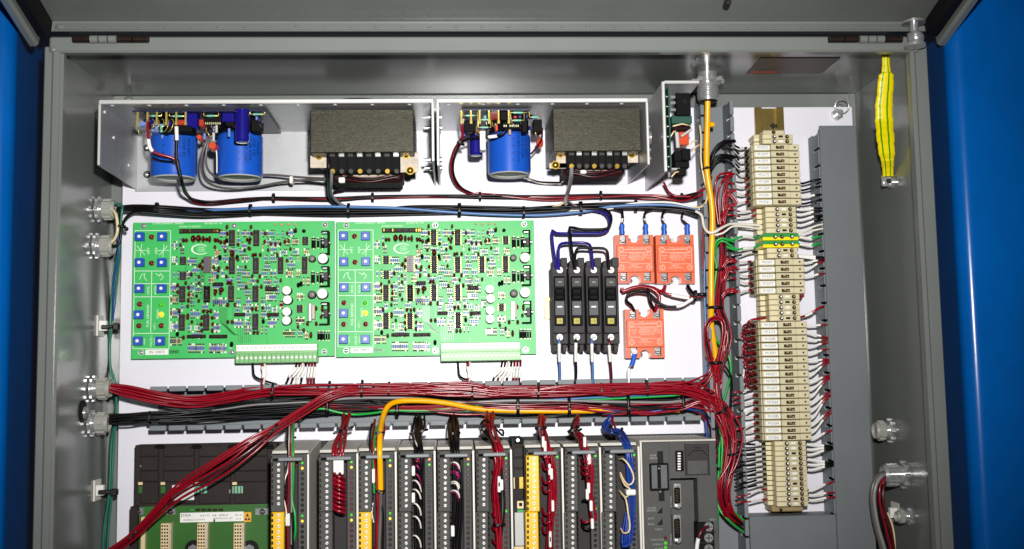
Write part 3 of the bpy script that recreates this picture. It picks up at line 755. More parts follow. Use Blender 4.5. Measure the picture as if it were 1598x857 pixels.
# ---- transformers
def transformer(t, x0, y0, x1, y1, tx0, tx1, ty1, cx0_, cx1_, cy1, ears, screws, nslot):
    o = MB().pbox(x0, y0, x1, y1, .018, .122, .0012)
    X0, X1, Z0, Z1 = XR(x0, y0, x1, y1, .122)
    n = 26
    for i in range(n):                                            # lamination edges
        z = Z0+(Z1-Z0)*(i+.5)/n
        o.box(X0+.0006, X1-.0006, z-.0003, z+.0003+.0005*rnd.random(), .119, .1224+.0005*rnd.random())
    core = o.obj('transformer_core', 'steel_core', t)
    tb = MB().pbox(tx0, y1-1, tx1, ty1, .085, .112, .001).obj('terminal_block', 'black_plastic', t)
    w_ = (tx1-tx0)/nslot
    for i in range(nslot):
        a = tx0+w_*i
        MB().pbox(a+w_*.12, y1+1, a+w_*.28, ty1-2, .112, .118).obj('barrier', 'black_plastic', tb)
        p = P(a+w_*.62, y1+4, .114); MB().box(p[0]-.004, p[0]+.003, p[1]-.002, p[1]+.0022, .1118, .1130, .0004).obj('terminal_clip', 'zinc' if i % 2 else 'dark_metal', tb)
        p = P(a+w_*.62, ty1-2.5, .118); MB().cyl(p, .0030, .0027, .1120, .1155, 'h', 10).obj('terminal_screw', 'dark_metal' if i % 3 else 'brass', tb)
    for e in ears: MB().pbox(*e, .092, .0945, .0006).obj('mounting_ear', 'coil_paper', t)
    for x, y in screws:
        p = P(x, y, .096); MB().cyl(p, .0052, .0050, .0945, .0960, 'h', 16).dome((p[0], p[1]), .0040, .0960, .0028, 12).obj('brass_screw', 'brass', t)
    cl = MB(); X0, X1, Z0, Z1 = XR(cx0_, ty1-2, cx1_, cy1, .095)
    cl.box(X0, X1, Z0+.006, Z1+.006, .05, .093, .004).obj('coil', 'coil_dark', t)
    MB().box(X0+.012, X1-.012, Z0+.006+(Z1-Z0)*.30, Z0+.006+(Z1-Z0)*.75, .09, .0945, .002).obj('coil_paper', 'coil_paper', t)
    for k in range(3):
        y = ty1+5+3*k
        wire(t, [(cx0_+14, y-2, .097), ((cx0_+cx1_)/2, y+4, .099), (cx1_-8, y-4, .097)], 1.0, 'm' if k != 1 else 'k', 'winding_lead')
transformer(ps1, 484, 172, 646, 238, 510, 624, 269, 517, 629, 292, ((484, 238, 511, 262), (621, 238, 653, 269)), ((497.5, 242.5), (634, 241.5), (640, 266)), 8)
transformer(ps2, 863, 169.5, 1000, 236, 885, 980, 261, 880, 976, 281, ((868, 236, 886, 263), (857, 254, 885, 263), (977, 236, 996, 254)), ((874.5, 240), (867, 257.5), (986, 240)), 8)
# ================================================================== regulator board on its own bracket, right of the supplies
rg = thing('regulator_board', 'narrow aluminium bracket holding an upright green board with a black power transistor', 'circuit board', (P(1040, 280, 0)[0], P(1040, 300, 0)[1], 0))
HR = .132
xE = P(1035, 200, HR)[0]; zE = P(1060, 129.5, HR)[1]; xG = P(1092, 130, HR)[0]
MB().prism([(zE, .001), (zE, HR), (P(1038, 268, HR)[1], HR), (P(1010, 299, 0)[1], .012), (P(1010, 299, 0)[1], .001)], xE, xE+.0025, 'x').obj('side_flange', 'aluminium', rg)
MB().box(xE-.0004, xE+.0034, P(1038, 268, HR)[1], zE+.002, HR-.0012, HR+.0008, .001).obj('flange_edge', 'alu_edge', rg)
MB().box(xE+.0026, xG, zE, zE+.0026, .001, HR, .0005).box(xE+.0026, xG, zE-.0008, zE+.003, HR-.0015, HR+.0008, .001, 1).obj('top_plate', ['aluminium', 'alu_edge'], rg)
xp = xE+.0085
MB().prism([(zE-.002, .01), (zE-.002, HR-.008), (P(1045, 262, HR)[1], HR-.008), (P(1020, 290, 0)[1], .02)], xp, xp+.0016, 'x').obj('circuit_board', 'pcb_teal', rg)
for i in range(9):
    z = zE-.012-.012*i; MB().cyl((0, z, HR-.016), .0013, .0013, xp-.0014, xp, 'x', 6).obj('solder_joint', 'zinc', rg)
hang(rg, 'power_transistor', 'black_plastic', 1055, 145, 1078, 180, .108, .118, .0008)
p = P(1068.5, 158.5, .118); MB().cyl(p, .003, .003, .1175, .1182, 'h', 14).obj('transistor_hole', 'rubber', rg)
for y in (151, 160, 171): hang(rg, 'transistor_lead', 'zinc', 1046, y-2, 1055, y+2.5, .112, .1145, .0003)
hang(rg, 'terminal_housing', 'pcb_teal', 1048, 180, 1080, 193, .095, .112)
hang(rg, 'coil_ring', 'coil_dark', 1048, 195, 1080, 205, .09, .108, .003)
for (x0, y0, x1, y1, m_, n_) in ((1060, 204, 1075, 226, 'orange_cap', 'film_capacitor'), (1052, 236, 1064, 252, 'black_plastic', 'relay'), (1064, 232, 1078, 250, 'black_plastic', 'relay'), (1053, 252, 1076, 262, 'black_plastic', 'relay'), (1056, 262, 1070, 274, 'black_plastic', 'relay'), (1048, 262, 1062, 265, 'cap_end', 'heat_sink')):
    hang(rg, n_, m_, x0, y0, x1, y1, .085, .104)
a, b = P(1056, 207, .108), P(1058, 231, .108)
MB().tube([a, b], .0024, 10).obj('resistor', 'cap_end', rg)
MB().tube([P(1063, 213, .11), P(1079, 202, .108)], .0016, 8).obj('resistor', 'cap_end', rg)
for x0, y0, x1, y1 in ((1046, 214, 1056, 204), (1050, 197, 1078, 196), (1074, 228, 1088, 220), (1048, 276, 1060, 268), (1080, 238, 1092, 226)):
    MB().tube([P(x0, y0, .11), P((x0+x1)/2, (y0+y1)/2-3, .114), P(x1, y1, .1)], .0010, 6).obj('lead', 'w_cream', rg)
# power transistor between the supply's flange and the bracket
MB().box(xD+.0024, xD+.005, P(1018, 248, .08)[1], P(1018, 193, .08)[1], .06, .115, .001).obj('insulator', 'mica_red', ps2)
zc = P(1022, 214, .09)[1]
MB().cyl((0, zc, .088), .011, .011, xD+.005, xD+.008, 'x', 20).cyl((0, zc, .088), .0085, .0085, xD+.008, xD+.0155, 'x', 20).obj('metal_transistor', 'zinc', ps2)
for y in (198, 234, 247): 
    z = P(1022, y, .1)[1]; MB().cyl((0, z, .1), .0035, .0035, xD+.005, xD+.009, 'x', 6).cyl((0, z, .1), .002, .002, xD+.009, xD+.013, 'x', 8).obj('flange_bolt', 'zinc', ps2)
# ================================================================== green circuit boards
HB0, HB1 = .0130, .0146
pcb = thing('circuit_board', 'deep green circuit board on the left, nearest the cable glands', 'circuit board', (P(206.6, 557.6, HB1)[0], P(206.6, 557.6, HB1)[1], 0), 'green control boards')
bx0 = P(206.6, 450, HB1)[0]; bx1 = P(523.2, 450, HB1)[0]; bz1 = P(365, 346.2, HB1)[1]; bz0 = P(365, 558.0, HB1)[1]
MB().box(bx0, bx1-.0004, bz0, bz1, HB0, HB1).obj('board', 'pcb_green', pcb)
def Bc(x, y): return (190+x/7.144, 335+y/7.144)
def Cc(x, y): return (330+x/7.14, 335+y/7.14)
def Dc(x, y): return (190+x/6.594, 445+y/6.594)
def Ec(x, y): return (330+x/6.59, 445+y/6.59)
K = S(HB1)
def at(p, h=HB1): return P(p[0], p[1], h)
# copper traces under the solder mask
tr = MB()
def trace(pts, w=.0004):
    q = [P(x, y, HB1) for x, y in pts]
    for a, b in zip(q, q[1:]):
        d = Vector((b[0]-a[0], b[1]-a[1], 0)); L = d.length
        if L < 1e-6: continue
        d /= L; n = Vector((-d.y, d.x, 0))*w
        tr.add([(a[0]+n.x, a[1]+n.y, HB1+.0002), (a[0]-n.x, a[1]-n.y, HB1+.0002), (b[0]-n.x, b[1]-n.y, HB1+.0002), (b[0]+n.x, b[1]+n.y, HB1+.0002)], [(0, 1, 2, 3)])
for i in range(7): trace([(372+i*3.2, 505), (372+i*3.2, 535)])
for i in range(8): trace([(343+i*1.6, 480), (343+i*1.6, 502+i), (356+i*1.6, 515+i), (365+i, 523)])
for i in range(5): trace([(300+i*2, 414), (313+i*1.7, 428), (313+i*1.7, 468)])
for i in range(40):
    x, y = rnd.uniform(272, 500), rnd.uniform(365, 530); L = rnd.uniform(5, 22)
    if rnd.random() < .5: trace([(x, y), (x+L, y), (x+L+4, y+4)], .0003)
    else: trace([(x, y), (x, y+L), (x+4, y+L+4)], .0003)
tr.obj('copper_traces', 'pcb_trace', pcb, kind='stuff')
# white silkscreen: boxes, captions, logo
sk = MB(); HS = HB1+.0004
def bar(x0, y0, x1, y1, w=.9):
    a, b = P(x0, y0, HS), P(x1, y1, HS); d = Vector((b[0]-a[0], b[1]-a[1], 0)); L = d.length; d /= L; n = Vector((-d.y, d.x, 0))*w*K/2
    e = d*w*K/2
    sk.add([(a[0]-e.x+n.x, a[1]-e.y+n.y, HS), (a[0]-e.x-n.x, a[1]-e.y-n.y, HS), (b[0]+e.x-n.x, b[1]+e.y-n.y, HS), (b[0]+e.x+n.x, b[1]+e.y+n.y, HS)], [(0, 1, 2, 3)])
lx = lambda y: 211.2-(y-360)*.0205
rx_ = lambda y: 266.4-(y-360)*.0150
mx = lambda y: 237.9-(y-360)*.017
for y in (360, 423, 442.8, 463.3, 520.4, 544.2): bar(lx(y), y, rx_(y), y)
bar(lx(360), 360, lx(544), 544.2); bar(rx_(360), 360, rx_(544), 544.2); bar(mx(423), 423, mx(520), 520.4)
def cap(string, x, y, size, rot=0, wide=1.0): letters(sk, string, P(x, y, HS), size*K, rot, 0, wide)
cap('CONCURRENT SERIES', 262, 348.6, 4.6, 0, 1.05); cap('REV/SER NO. 100', 333, 348.8, 3.6)
cap('BOARD TO DIGITAL', 297, 353.8, 3.6)
H90 = math.pi/2
cap('FUEL DEMAND', 230.8, 493, 5.2, H90); cap('VALVE 1', 236, 532.5, 5.0, H90); cap('READY', 246.3, 490, 4.6, H90); cap('LMT 1', 241.4, 509, 4.0, H90)
cap('DECEL', 231.4, 453, 4.6, H90); cap('ACCEL', 242.5, 453, 4.6, H90); cap('MPT', 232, 391.5, 5.4, H90); cap('MTP', 244.3, 391.5, 5.4, H90)
cap('ADJUST', 225.3, 533, 3.0, H90); cap('ADJUST', 241.6, 533, 3.0, H90)
for bx_, by_ in ((220, 391), (255, 391)):
    for s1 in (-1, 1):
        bar(bx_, by_, bx_-s1*6*(1 if bx_ < 240 else -1), by_-s1*7, .8); bar(bx_, by_, bx_+s1*1, by_-s1*10, .7)
    bar(bx_-9, by_, bx_+9, by_, .7)
for k, bx_ in enumerate((223, 249)):
    q = [(-5, 3), (-2, -4), (3, -6), (2, 0), (6, 5)] if k == 0 else [(-6, -6), (0, -2), (1, -6), (6, -1), (2, 4)]
    for a, b in zip(q, q[1:]): bar(bx_+a[0], 433+a[1], bx_+b[0], 433+b[1], .8)
# crescent logo
n = 30; cxp, cyp = 312.2, 389.3; ring = []
for i in range(n+1):
    t_ = math.radians(38+284*i/n); wd = 1.2+1.6*math.sin(math.pi*i/n)
    for r_ in (0, 1):
        ring.append(P(cxp+(14.0-(wd if r_ else 0))*math.cos(t_), cyp-(8.2-(wd*.62 if r_ else 0))*math.sin(t_), HS))
sk.add(ring, [(2*i, 2*i+2, 2*i+3, 2*i+1) for i in range(n)])
for k, w_ in enumerate((13, 17, 15)): cap('CONTROL' if k == 1 else 'SYSTEMS', cxp+2, cyp-3+3*k, 2.6)
for x, y in ((366, 543.5),): cap('TB1', x-6, y, 3)
# caption ticks above and below the resistor rows
RES = []
def rg_(fn, x0, y0, x1, y1, kind='b'):
    a, b = fn(x0, y0), fn(x1, y1); RES.append((a[0], a[1], b[0], b[1], kind))
for q in ((290, 185, 435, 237), (612, 188, 705, 240), (90, 185, 168, 240), (10, 490, 85, 542), (338, 463, 447, 515), (558, 463, 628, 517), (655, 463, 727, 517), (118, 468, 185, 520), (335, 325, 395, 372), (283, 592, 352, 642), (340, 632, 432, 687), (556, 628, 628, 685), (655, 628, 722, 685), (866, 465, 902, 517), (555, 190, 588, 235), (728, 200, 760, 245), (780, 200, 812, 245), (290, 770, 385, 820), (8, 628, 62, 680), (110, 628, 150, 680), (110, 340, 185, 375), (558, 345, 585, 390)): rg_(Cc, *q)
for q in ((828, 628, 912, 682, 't'), (945, 628, 995, 682, 't'), (898, 278, 980, 325, 't'), (756, 400, 850, 447, 'w'), (1025, 395, 1095, 440, 't'), (1020, 715, 1095, 775, 't'), (955, 470, 975, 520, 't')): rg_(Cc, *q)
for q in ((735, 498, 838, 548), (572, 640, 602, 705), (618, 640, 650, 705), (815, 690, 845, 765), (888, 700, 918, 765), (1015, 500, 1085, 560), (545, 790, 612, 850), (1015, 635, 1060, 690), (640, 250, 672, 300), (760, 795, 812, 850), (725, 645, 760, 700)): rg_(Bc, *q)
for q in ((556, 315, 625, 372, 'w'), (556, 485, 625, 542, 'w')): rg_(Bc, *q)
for q in ((500, 118, 582, 182, 't'), (498, 256, 592, 320), (498, 392, 592, 462, 'w'), (496, 548, 622, 607, 't'), (708, 268, 812, 328), (680, 413, 808, 472, 'w'), (678, 618, 852, 682), (898, 618, 1055, 682), (938, 148, 1055, 202), (948, 278, 1005, 332), (944, 412, 1010, 472), (704, 148, 752, 204), (498, -5, 580, 50), (704, -5, 750, 50)): rg_(Dc, *q)
for q in ((12, 145, 158, 202), (256, 145, 304, 202), (358, 145, 412, 198), (508, 145, 556, 198), (558, 95, 668, 152, 'w'), (343, 283, 412, 328), (508, 280, 572, 328), (235, 368, 325, 422), (578, 363, 672, 418), (343, 438, 412, 488), (508, 438, 574, 488), (-20, 625, 158, 684), (868, 343, 958, 388, 'd'), (735, 473, 862, 522, 'd'), (876, 98, 962, 142, 't'), (28, 283, 72, 332), (28, 418, 92, 462), (890, 472, 938, 522), (960, 490, 995, 545, 't'), (700, 180, 750, 230, 'd'), (1070, 500, 1092, 550, 't')): rg_(Ec, *q)
# fill the gaps between the listed rows with more of the same
def clash(x0, y0, x1, y1, L, m_=.6): return any(x0 < q[2]+m_ and x1 > q[0]-m_ and y0 < q[3]+m_ and y1 > q[1]-m_ for q in L)
CH = []
for fn, sc__, L in ((Bc, 7.144, ((690, 518, 80, 92), (690, 685, 80, 92), (962, 563, 100, 182))), (Dc, 6.594, ((630, 95, 80, 165), (883, 95, 80, 168), (625, 385, 80, 165), (876, 385, 80, 165))),
                    (Cc, 7.14, ((234, 265, 84, 178), (505, 265, 84, 178), (234, 570, 84, 190), (500, 572, 84, 180), (775, 570, 84, 185), (1050, 297, 84, 92), (1043, 567, 84, 188))), (Ec, 6.59, ((208, 92, 78, 168), (458, 92, 78, 165), (457, 378, 78, 162), (912, 245, 76, 76)))):
    for q in L:
        a, b = fn(q[0]-q[2]/2, q[1]-q[3]/2), fn(q[0]+q[2]/2, q[1]+q[3]/2); CH.append((a[0], a[1], b[0], b[1]))
KEEP = [(295, 378, 332, 402), (336, 480, 366, 530), (366, 515, 480, 540), (438, 440, 462, 512), (470, 340, 520, 535), (268, 345, 350, 378)]
XTRA = []
for i in range(1500):
    n_ = rnd.choice((2, 3, 3, 4, 5)); x0, y0 = rnd.uniform(270, 458), rnd.uniform(356, 524); x1, y1 = x0+3.2*n_, y0+7.4
    if clash(x0, y0-1.5, x1, y1+1.5, CH+KEEP+[q[:4] for q in RES]): continue
    RES.append((x0, y0, x1, y1, rnd.choice('bbbbbtw'))); XTRA.append(RES[-1])
    if len(XTRA) > 60: break
rb, tk = MB(), MB()
for x0, y0, x1, y1, kind in RES:
    n = max(1, round((x1-x0)/3.0)); step = (x1-x0)/n
    for i in range(n):
        if rnd.random() < .03: continue
        xc_ = x0+step*(i+.5); yh = y1-y0
        a = P(xc_, y0+yh*.12, HB1); b = P(xc_, y1-yh*.12, HB1); r = 1.36*K
        mi = 0
        u = rnd.random()
        if kind == 't': mi = 1 if u < .75 else 2
        elif kind == 'd': mi = 2 if u < .6 else 3
        elif kind == 'w': mi = 4 if u < .5 else 0
        else: mi = 0 if u < .88 else (2 if u < .94 else 1)
        cz_ = HB1+r*1.0
        L = a[1]-b[1]
        def oct_(z0_, z1_, r_, m_):
            ring = [(a[0]+r_*math.cos(2*math.pi*j/6), cz_+r_*math.sin(2*math.pi*j/6)) for j in range(6)]
            rb.add([(q[0], z0_, q[1]) for q in ring]+[(q[0], z1_, q[1]) for q in ring], [(j, j+6, (j+1) % 6+6, (j+1) % 6) for j in range(6)]+[tuple(range(6)), tuple(reversed(range(6, 12)))], m_)
        oct_(b[1]+L*.08, a[1]-L*.08, r*.9, mi)
        oct_(b[1]+L*.08, b[1]+L*.28, r, mi); oct_(a[1]-L*.28, a[1]-L*.08, r, mi)
        bm = 3 if mi != 2 else 0
        oct_(b[1]+L*.40, b[1]+L*.46, r*1.03, bm); oct_(b[1]+L*.56, b[1]+L*.61, r*1.03, 2 if mi == 0 and u < .5 else bm)
        for z_ in (a[1], b[1]): rb.box(a[0]-.0007, a[0]+.0007, z_-L*.11-.0002, z_+L*.11+.0002, HB1, HB1+.0014, 0, 5)
        if rnd.random() < .8:
            for yy in (y0-1.3, y1+1.3):
                q = P(xc_, yy, HS); mi2 = 0 if rnd.random() < .3 else 1
                s_ = 1.15*K; tk.add([(q[0]-s_, q[1]-s_*1.1, HS), (q[0]+s_, q[1]-s_*1.1, HS), (q[0]+s_, q[1]+s_*1.1, HS), (q[0]-s_, q[1]+s_*1.1, HS)], [(0, 1, 2, 3)], mi2)
rb.obj('resistors', ['res_blue', 'res_tan', 'res_band', 'disc_red', 'label_white', 'res_lead'], pcb, kind='stuff')
tk.obj('caption_ticks', ['print_white', 'ink'], pcb, kind='stuff')
sk.obj('silkscreen', 'print_white', pcb)
# trimmers and lamps
tm = MB().box(-6.6*K, 6.6*K, -6.6*K, 6.6*K, 0, .0078, .0004).cyl((0, 0), 2.5*K, 2.4*K, .0078, .0086, 'h', 14, 1).mesh('trimmer', ['trimmer_blue', 'can_top'])
for p in ((219.8, 370.3), (254.8, 370.3), (219.7, 410.6), (254.5, 410.6), (219.1, 450.9), (253.9, 450.9), (218, 491.6), (216.9, 532.4), (251.7, 532.4)):
    inst('trimmer', tm, pcb, at(p))
def lamp(m_): return MB().cyl((0, 0), 4.2*K, 4.2*K, 0, .0014, 'h', 14).cyl((0, 0), 3.5*K, 3.4*K, .0014, .004, 'h', 14, cap1=False).dome((0, 0), 3.4*K, .004, .0022, 14).mesh('indicator_lamp', m_)
lr, ly, lg = lamp('led_red'), lamp('led_yellow'), lamp('led_green')
for p in ((237, 370.3), (237, 411), (218.4, 474.9), (217.3, 508.7), (252.2, 508.4)): inst('indicator_lamp', lr, pcb, at(p))
inst('indicator_lamp', ly, pcb, at((251.9, 491)), label='lit yellow indicator lamp'); inst('indicator_lamp', lg, pcb, at((252.2, 475.3)), label='green indicator lamp')
# screws
sm = MB().cyl((0, 0), 4.4*K, 4.4*K, 0, .0006, 'h', 16).dome((0, 0), 3.7*K, .0006, .0022, 14).box(-3*K, 3*K, -.0003, .0003, .0022, .0031).mesh('screw', 'zinc')
for p in ((224.3, 352.5), (365.7, 352.5), (507.2, 351), (220.3, 550.4), (362.6, 550), (506, 549)): inst('screw', sm, pcb, at(p), rnd.uniform(0, 3))
# stickers
q = XR(227.2, 545.6, 263.1, 553.8, HB1); MB().box(*q, HB1+.0002, HB1+.0006).obj('serial_sticker', 'label_white', pcb)
sl = MB(); letters(sl, 'SN 120073', ((q[0]+q[1])/2, (q[2]+q[3])/2, HB1+.0009), 5.6*K, 0, 0, .95); sl.obj('lettering', 'ink', pcb)
q = XR(263.9, 546.4, 279.6, 551.8, HB1); MB().box(*q, HB1+.0002, HB1+.0005).obj('date_sticker', 'pcb_trace', pcb)
sl = MB(); letters(sl, '0594D', ((q[0]+q[1])/2, (q[2]+q[3])/2, HB1+.0009), 4.6*K); sl.obj('lettering', 'ink', pcb)
# chips: (centre, width, height, pins, material)
def chip(p, w_, h_, m_='chip_black'):
    o = MB().box(-w_*K/2, w_*K/2, -h_*K/2, h_*K/2, .001, .0052, .0004)
    o.cyl((0, h_*K/2-1.2*K), .9*K, .9*K, .0052, .0054, 'h', 8, 2)
    n = max(4, round(h_/3.3))
    for i in range(n):
        z = -h_*K/2+h_*K*(i+.5)/n
        o.box(w_*K/2, w_*K/2+1.3*K, z-.5*K, z+.5*K, .0, .0036, 0, 1).box(-w_*K/2-1.0*K, -w_*K/2, z-.5*K, z+.5*K, .0, .0036, 0, 1)
    o.box(-w_*K*.44, w_*K*.44, -h_*K*.36, -h_*K*.33, .0052, .0054, 0, 2)
    letters(o, '12418', (0, 0, .0056), w_*.46*K, H90, 2, 1.2)
    me = o.mesh('integrated_circuit', [m_, 'gold_pin', 'ink_grey']); inst('integrated_circuit', me, pcb, at(p))
for fn, sc__, L in ((Bc, 7.144, ((690, 518, 62, 90), (690, 685, 62, 92), (962, 563, 80, 182, 'chip_grey'))),
                    (Dc, 6.594, ((630, 95, 58, 165), (883, 95, 62, 168, 'black_plastic'), (625, 385, 58, 165), (876, 385, 58, 165))),
                    (Cc, 7.14, ((234, 265, 62, 178), (505, 265, 64, 178), (234, 570, 62, 190), (500, 572, 62, 180), (775, 570, 60, 185), (1050, 297, 62, 92), (1043, 567, 60, 188))),
                    (Ec, 6.59, ((208, 92, 56, 168), (458, 92, 58, 165), (457, 378, 58, 162), (912, 245, 56, 76)))):
    for q in L: chip(fn(q[0], q[1]), q[2]/sc__, q[3]/sc__, q[4] if len(q) > 4 else 'chip_black')
# dark red dipped capacitors
def disc_me(a, b, m_): return MB().dome((0, 0), a*K, .0012, .0062, 12, 0, 4, b/a).cyl((0, 0), a*K*.9, a*K, 0, .0012, 'h', 12, 0, cap1=False, sq=b/a).mesh('dipped_capacitor', m_)
d1, d2, d3, d4, db = disc_me(2.3, 3.7, 'disc_red'), disc_me(3.9, 6.0, 'disc_red'), disc_me(2.4, 5.6, 'disc_red'), disc_me(4.2, 4.4, 'disc_red'), disc_me(2.6, 4.5, 'black_plastic')
DISC = []
for fn, L in ((Cc, ((178, 140), (445, 140), (178, 215), (452, 215), (600, 212), (848, 212), (597, 305), (45, 285), (74, 290), (108, 310), (152, 310), (300, 335), (428, 312), (420, 378), (665, 330), (717, 332), (770, 330), (820, 305), (863, 295), (467, 455), (548, 450), (737, 455), (845, 515), (177, 595), (80, 625), (72, 692), (170, 692), (460, 690), (543, 690), (775, 735), (187, 762), (222, 762), (392, 810), (560, 805))),
              (Bc, ((908, 522), (868, 575), (903, 600), (780, 668), (1080, 620), (1072, 695), (628, 790), (750, 815), (692, 290), (727, 290), (1045, 290), (1076, 292), (1108, 308))),
              (Dc, ((583, 74), (697, 97), (690, 160), (597, 270), (845, 270), (922, 268), (828, 337), (822, 405), (828, 470), (937, 337), (940, 402), (937, 470), (640, 540))),
              (Ec, ((172, 205), (245, 203), (423, 247), (462, 247), (172, 380), (217, 380), (440, 490), (478, 490), (953, 466), (990, 398), (1080, 398), (1078, 240), (1130, 330)))):
    for q in L: inst('dipped_capacitor', d1, pcb, at(fn(*q)), rnd.uniform(-.12, .12), (rnd.uniform(.92, 1.1), 1, rnd.uniform(.92, 1.08)))
for p, me in ((Bc(800, 272), d2), (Bc(860, 270), d2), (Bc(912, 276), d3), (Bc(950, 280), d1), (Bc(985, 278), d3), (Cc(235, 436), d2), (Dc(684, 325), d3), (Dc(965, 80), d3), (Dc(1028, 50), d4), (Ec(1025, 515), d3), (Ec(1142, 245), d3)):
    inst('dipped_capacitor', me, pcb, at(p))
k_ = 0
for i in range(900):
    x, y = rnd.uniform(270, 470), rnd.uniform(356, 526)
    if clash(x-2.2, y-3.6, x+2.2, y+3.6, CH+KEEP+[q[:4] for q in RES], .2): continue
    CH.append((x-2.2, y-3.6, x+2.2, y+3.6)); k_ += 1
    inst('dipped_capacitor', d1 if rnd.random() < .8 else db, pcb, at((x, y)), rnd.uniform(-.1, .1), (.92, 1, .9))
    if k_ >= 34: break
for p in (Cc(97, 480), Cc(290, 480), Ec(210, 610), Cc(1000, 775)): inst('dipped_capacitor', db, pcb, at(p))
# resistor networks and header
def network(x0, y0, x1, y1, m_='coil_dark'):
    o = MB().pbox(x0, y0, x1, y1, HB1, HB1+.0052, .0004); n = max(5, int((x1-x0)/2.4))
    for i in range(n):
        xq = x0+(x1-x0)*(i+.5)/n; p = P(xq, (y0+y1)/2, HB1+.0052)
        if i % 4 != 1: o.box(p[0]-.5*K, p[0]+.5*K, p[1]-(y1-y0)*.22*K, p[1]+(y1-y0)*.22*K, HB1+.0052, HB1+.0058, 0, 1)
    o.obj('resistor_network', [m_, 'dark_metal'], pcb)
h0_, h1_ = Bc(640, 157), Bc(1092, 205)
network(h0_[0], h0_[1], h1_[0], h1_[1], 'slot_dark')
for x_ in (282.5, 296.5, 334, 337.6, 340.6):
    p = P(x_, 360.3, HB1+.006); MB().box(p[0]-1.1*K, p[0]+1.1*K, p[1]-2.4*K, p[1]+2.4*K, HB1+.0052, HB1+.0066, .0003).obj('header_pin', 'brass', pcb)
for fn, q in ((Bc, (1012, 755, 1125, 795)), (Dc, (668, 510, 858, 545)), (Dc, (898, 510, 1080, 545)), (Ec, (552, 18, 666, 62)), (Ec, (232, 285, 342, 320)), (Ec, (570, 285, 688, 320))):
    a, b = fn(*q[:2]), fn(*q[2:]); network(a[0], a[1], b[0], b[1])
# electrolytic cans, chokes, diodes, regulators
def ecan(p, r, hh):
    me = MB().cyl((0, 0), r*K, r*K, .0005, hh-.0006, 'h', 24, 0, cap1=False).cyl((0, 0), r*K, r*K*.9, hh-.0006, hh, 'h', 24, 1).mesh('electrolytic_capacitor', ['chip_black', 'can_top'])
    inst('electrolytic_capacitor', me, pcb, at(p))
for p, r in ((Cc(1258, 505), 7.6), (Ec(1155, 98), 7.8)): ecan(p, r, .017)
for p in (Ec(790, 64), Ec(798, 160), Ec(790, 280), Ec(788, 370)): ecan(p, 6.7, .015)
for p, s_ in ((Cc(1130, 500), 10.5), (Ec(1042, 104), 12.5)):
    MB().cyl(at(p), s_*K/2, s_*K/2, HB1+.0005, HB1+.010, 'h', 10).dome((at(p)[0], at(p)[1]), s_*K*.42, HB1+.010, .0012, 10, 1).obj('choke', ['black_plastic', 'choke_grey'], pcb)
def diode(p, w_, h_, m_='black_plastic'):
    c = at(p); r = w_*K/2; L = h_*K/2
    o = MB().cyl((c[0], 0, HB1+r+.0006), r, r, c[1]-L, c[1]+L, 'z', 12).cyl((c[0], 0, HB1+r+.0006), r*1.03, r*1.03, c[1]+L*.55, c[1]+L*.72, 'z', 12, 1)
    o.box(c[0]-.0006, c[0]+.0006, c[1]-L*1.3, c[1]-L, HB1, HB1+r+.001, 0, 2).box(c[0]-.0006, c[0]+.0006, c[1]+L, c[1]+L*1.3, HB1, HB1+r+.001, 0, 2)
    o.obj('diode', [m_, 'cap_end', 'res_lead'], pcb)
for fn, q in ((Cc, (1142, 322, 48, 112)), (Cc, (1192, 320, 30, 100)), (Cc, (1240, 320, 46, 118)), (Cc, (1135, 705, 44, 118)), (Cc, (1186, 705, 26, 100)), (Cc, (1230, 705, 46, 120)), (Ec, (1112, 522, 40, 82)), (Ec, (1152, 522, 38, 82)), (Ec, (1185, 522, 18, 82)), (Ec, (1210, 522, 18, 82))):
    s_ = 7.14 if fn is Cc else 6.59; diode(fn(q[0], q[1]), q[2]/s_, q[3]/s_)
for fn, x_, y0_, y1_ in ((Cc, 1290, 180, 440), (Cc, 1290, 575, 800), (Ec, 1188, 175, 405)):
    a, b = fn(x_-28, y0_), fn(x_+18, y1_)
    X0, X1, Z0, Z1 = XR(a[0], a[1], b[0], b[1], HB1+.014)
    o = MB().box(X1-.0012, X1, Z0, Z1, HB1, HB1+.016).box(X0-.004, X1, Z1-.0012, Z1, HB1, HB1+.016).box(X0-.006, X1, Z0, Z0+.0012, HB1, HB1+.016).obj('heat_sink', 'black_plastic', pcb)
    zc = (Z0+Z1)/2
    MB().box(X1-.0060, X1-.0013, zc-.0052, zc+.0052, HB1+.002, HB1+.0125, .0005).obj('regulator', 'dark_metal', o)
    MB().cyl((0, zc, HB1+.011), .0022, .0022, X1, X1+.0022, 'x', 10).cyl((0, zc, HB1+.011), .0026, .0026, X1-.0085, X1-.0060, 'x', 8).obj('screw', 'zinc', o)
    MB().box(X0-.003, X1-.002, Z1-.0034, Z1-.0014, HB1+.0085, HB1+.0145, .0004).obj('tab', 'zinc', o)
MB().pbox(*Ec(996, 185), *Ec(1030, 372), HB1, HB1+.013, .0005).obj('heat_sink_bar', 'zinc', pcb)
MB().pbox(*Ec(1034, 205), *Ec(1062, 350), HB1, HB1+.009, .0005).obj('power_device', 'coil_paper', pcb)
for p in (Cc(936, 188), Cc(1032, 186)): MB().cyl(at(p), 2.8*K, 2.8*K, HB1, HB1+.004, 'h', 12).obj('transistor', 'black_plastic', pcb)
for p in (Cc(716, 110), Cc(788, 116), Cc(860, 110), Cc(932, 112), Cc(70, 404), Cc(415, 762), Cc(660, 738)): MB().cyl(at(p), 2.2*K, 2.0*K, HB1, HB1+.003, 'h', 12).dome((at(p)[0], at(p)[1]), 1.9*K, HB1+.003, .001, 10).obj('test_point', 'res_tan', pcb)
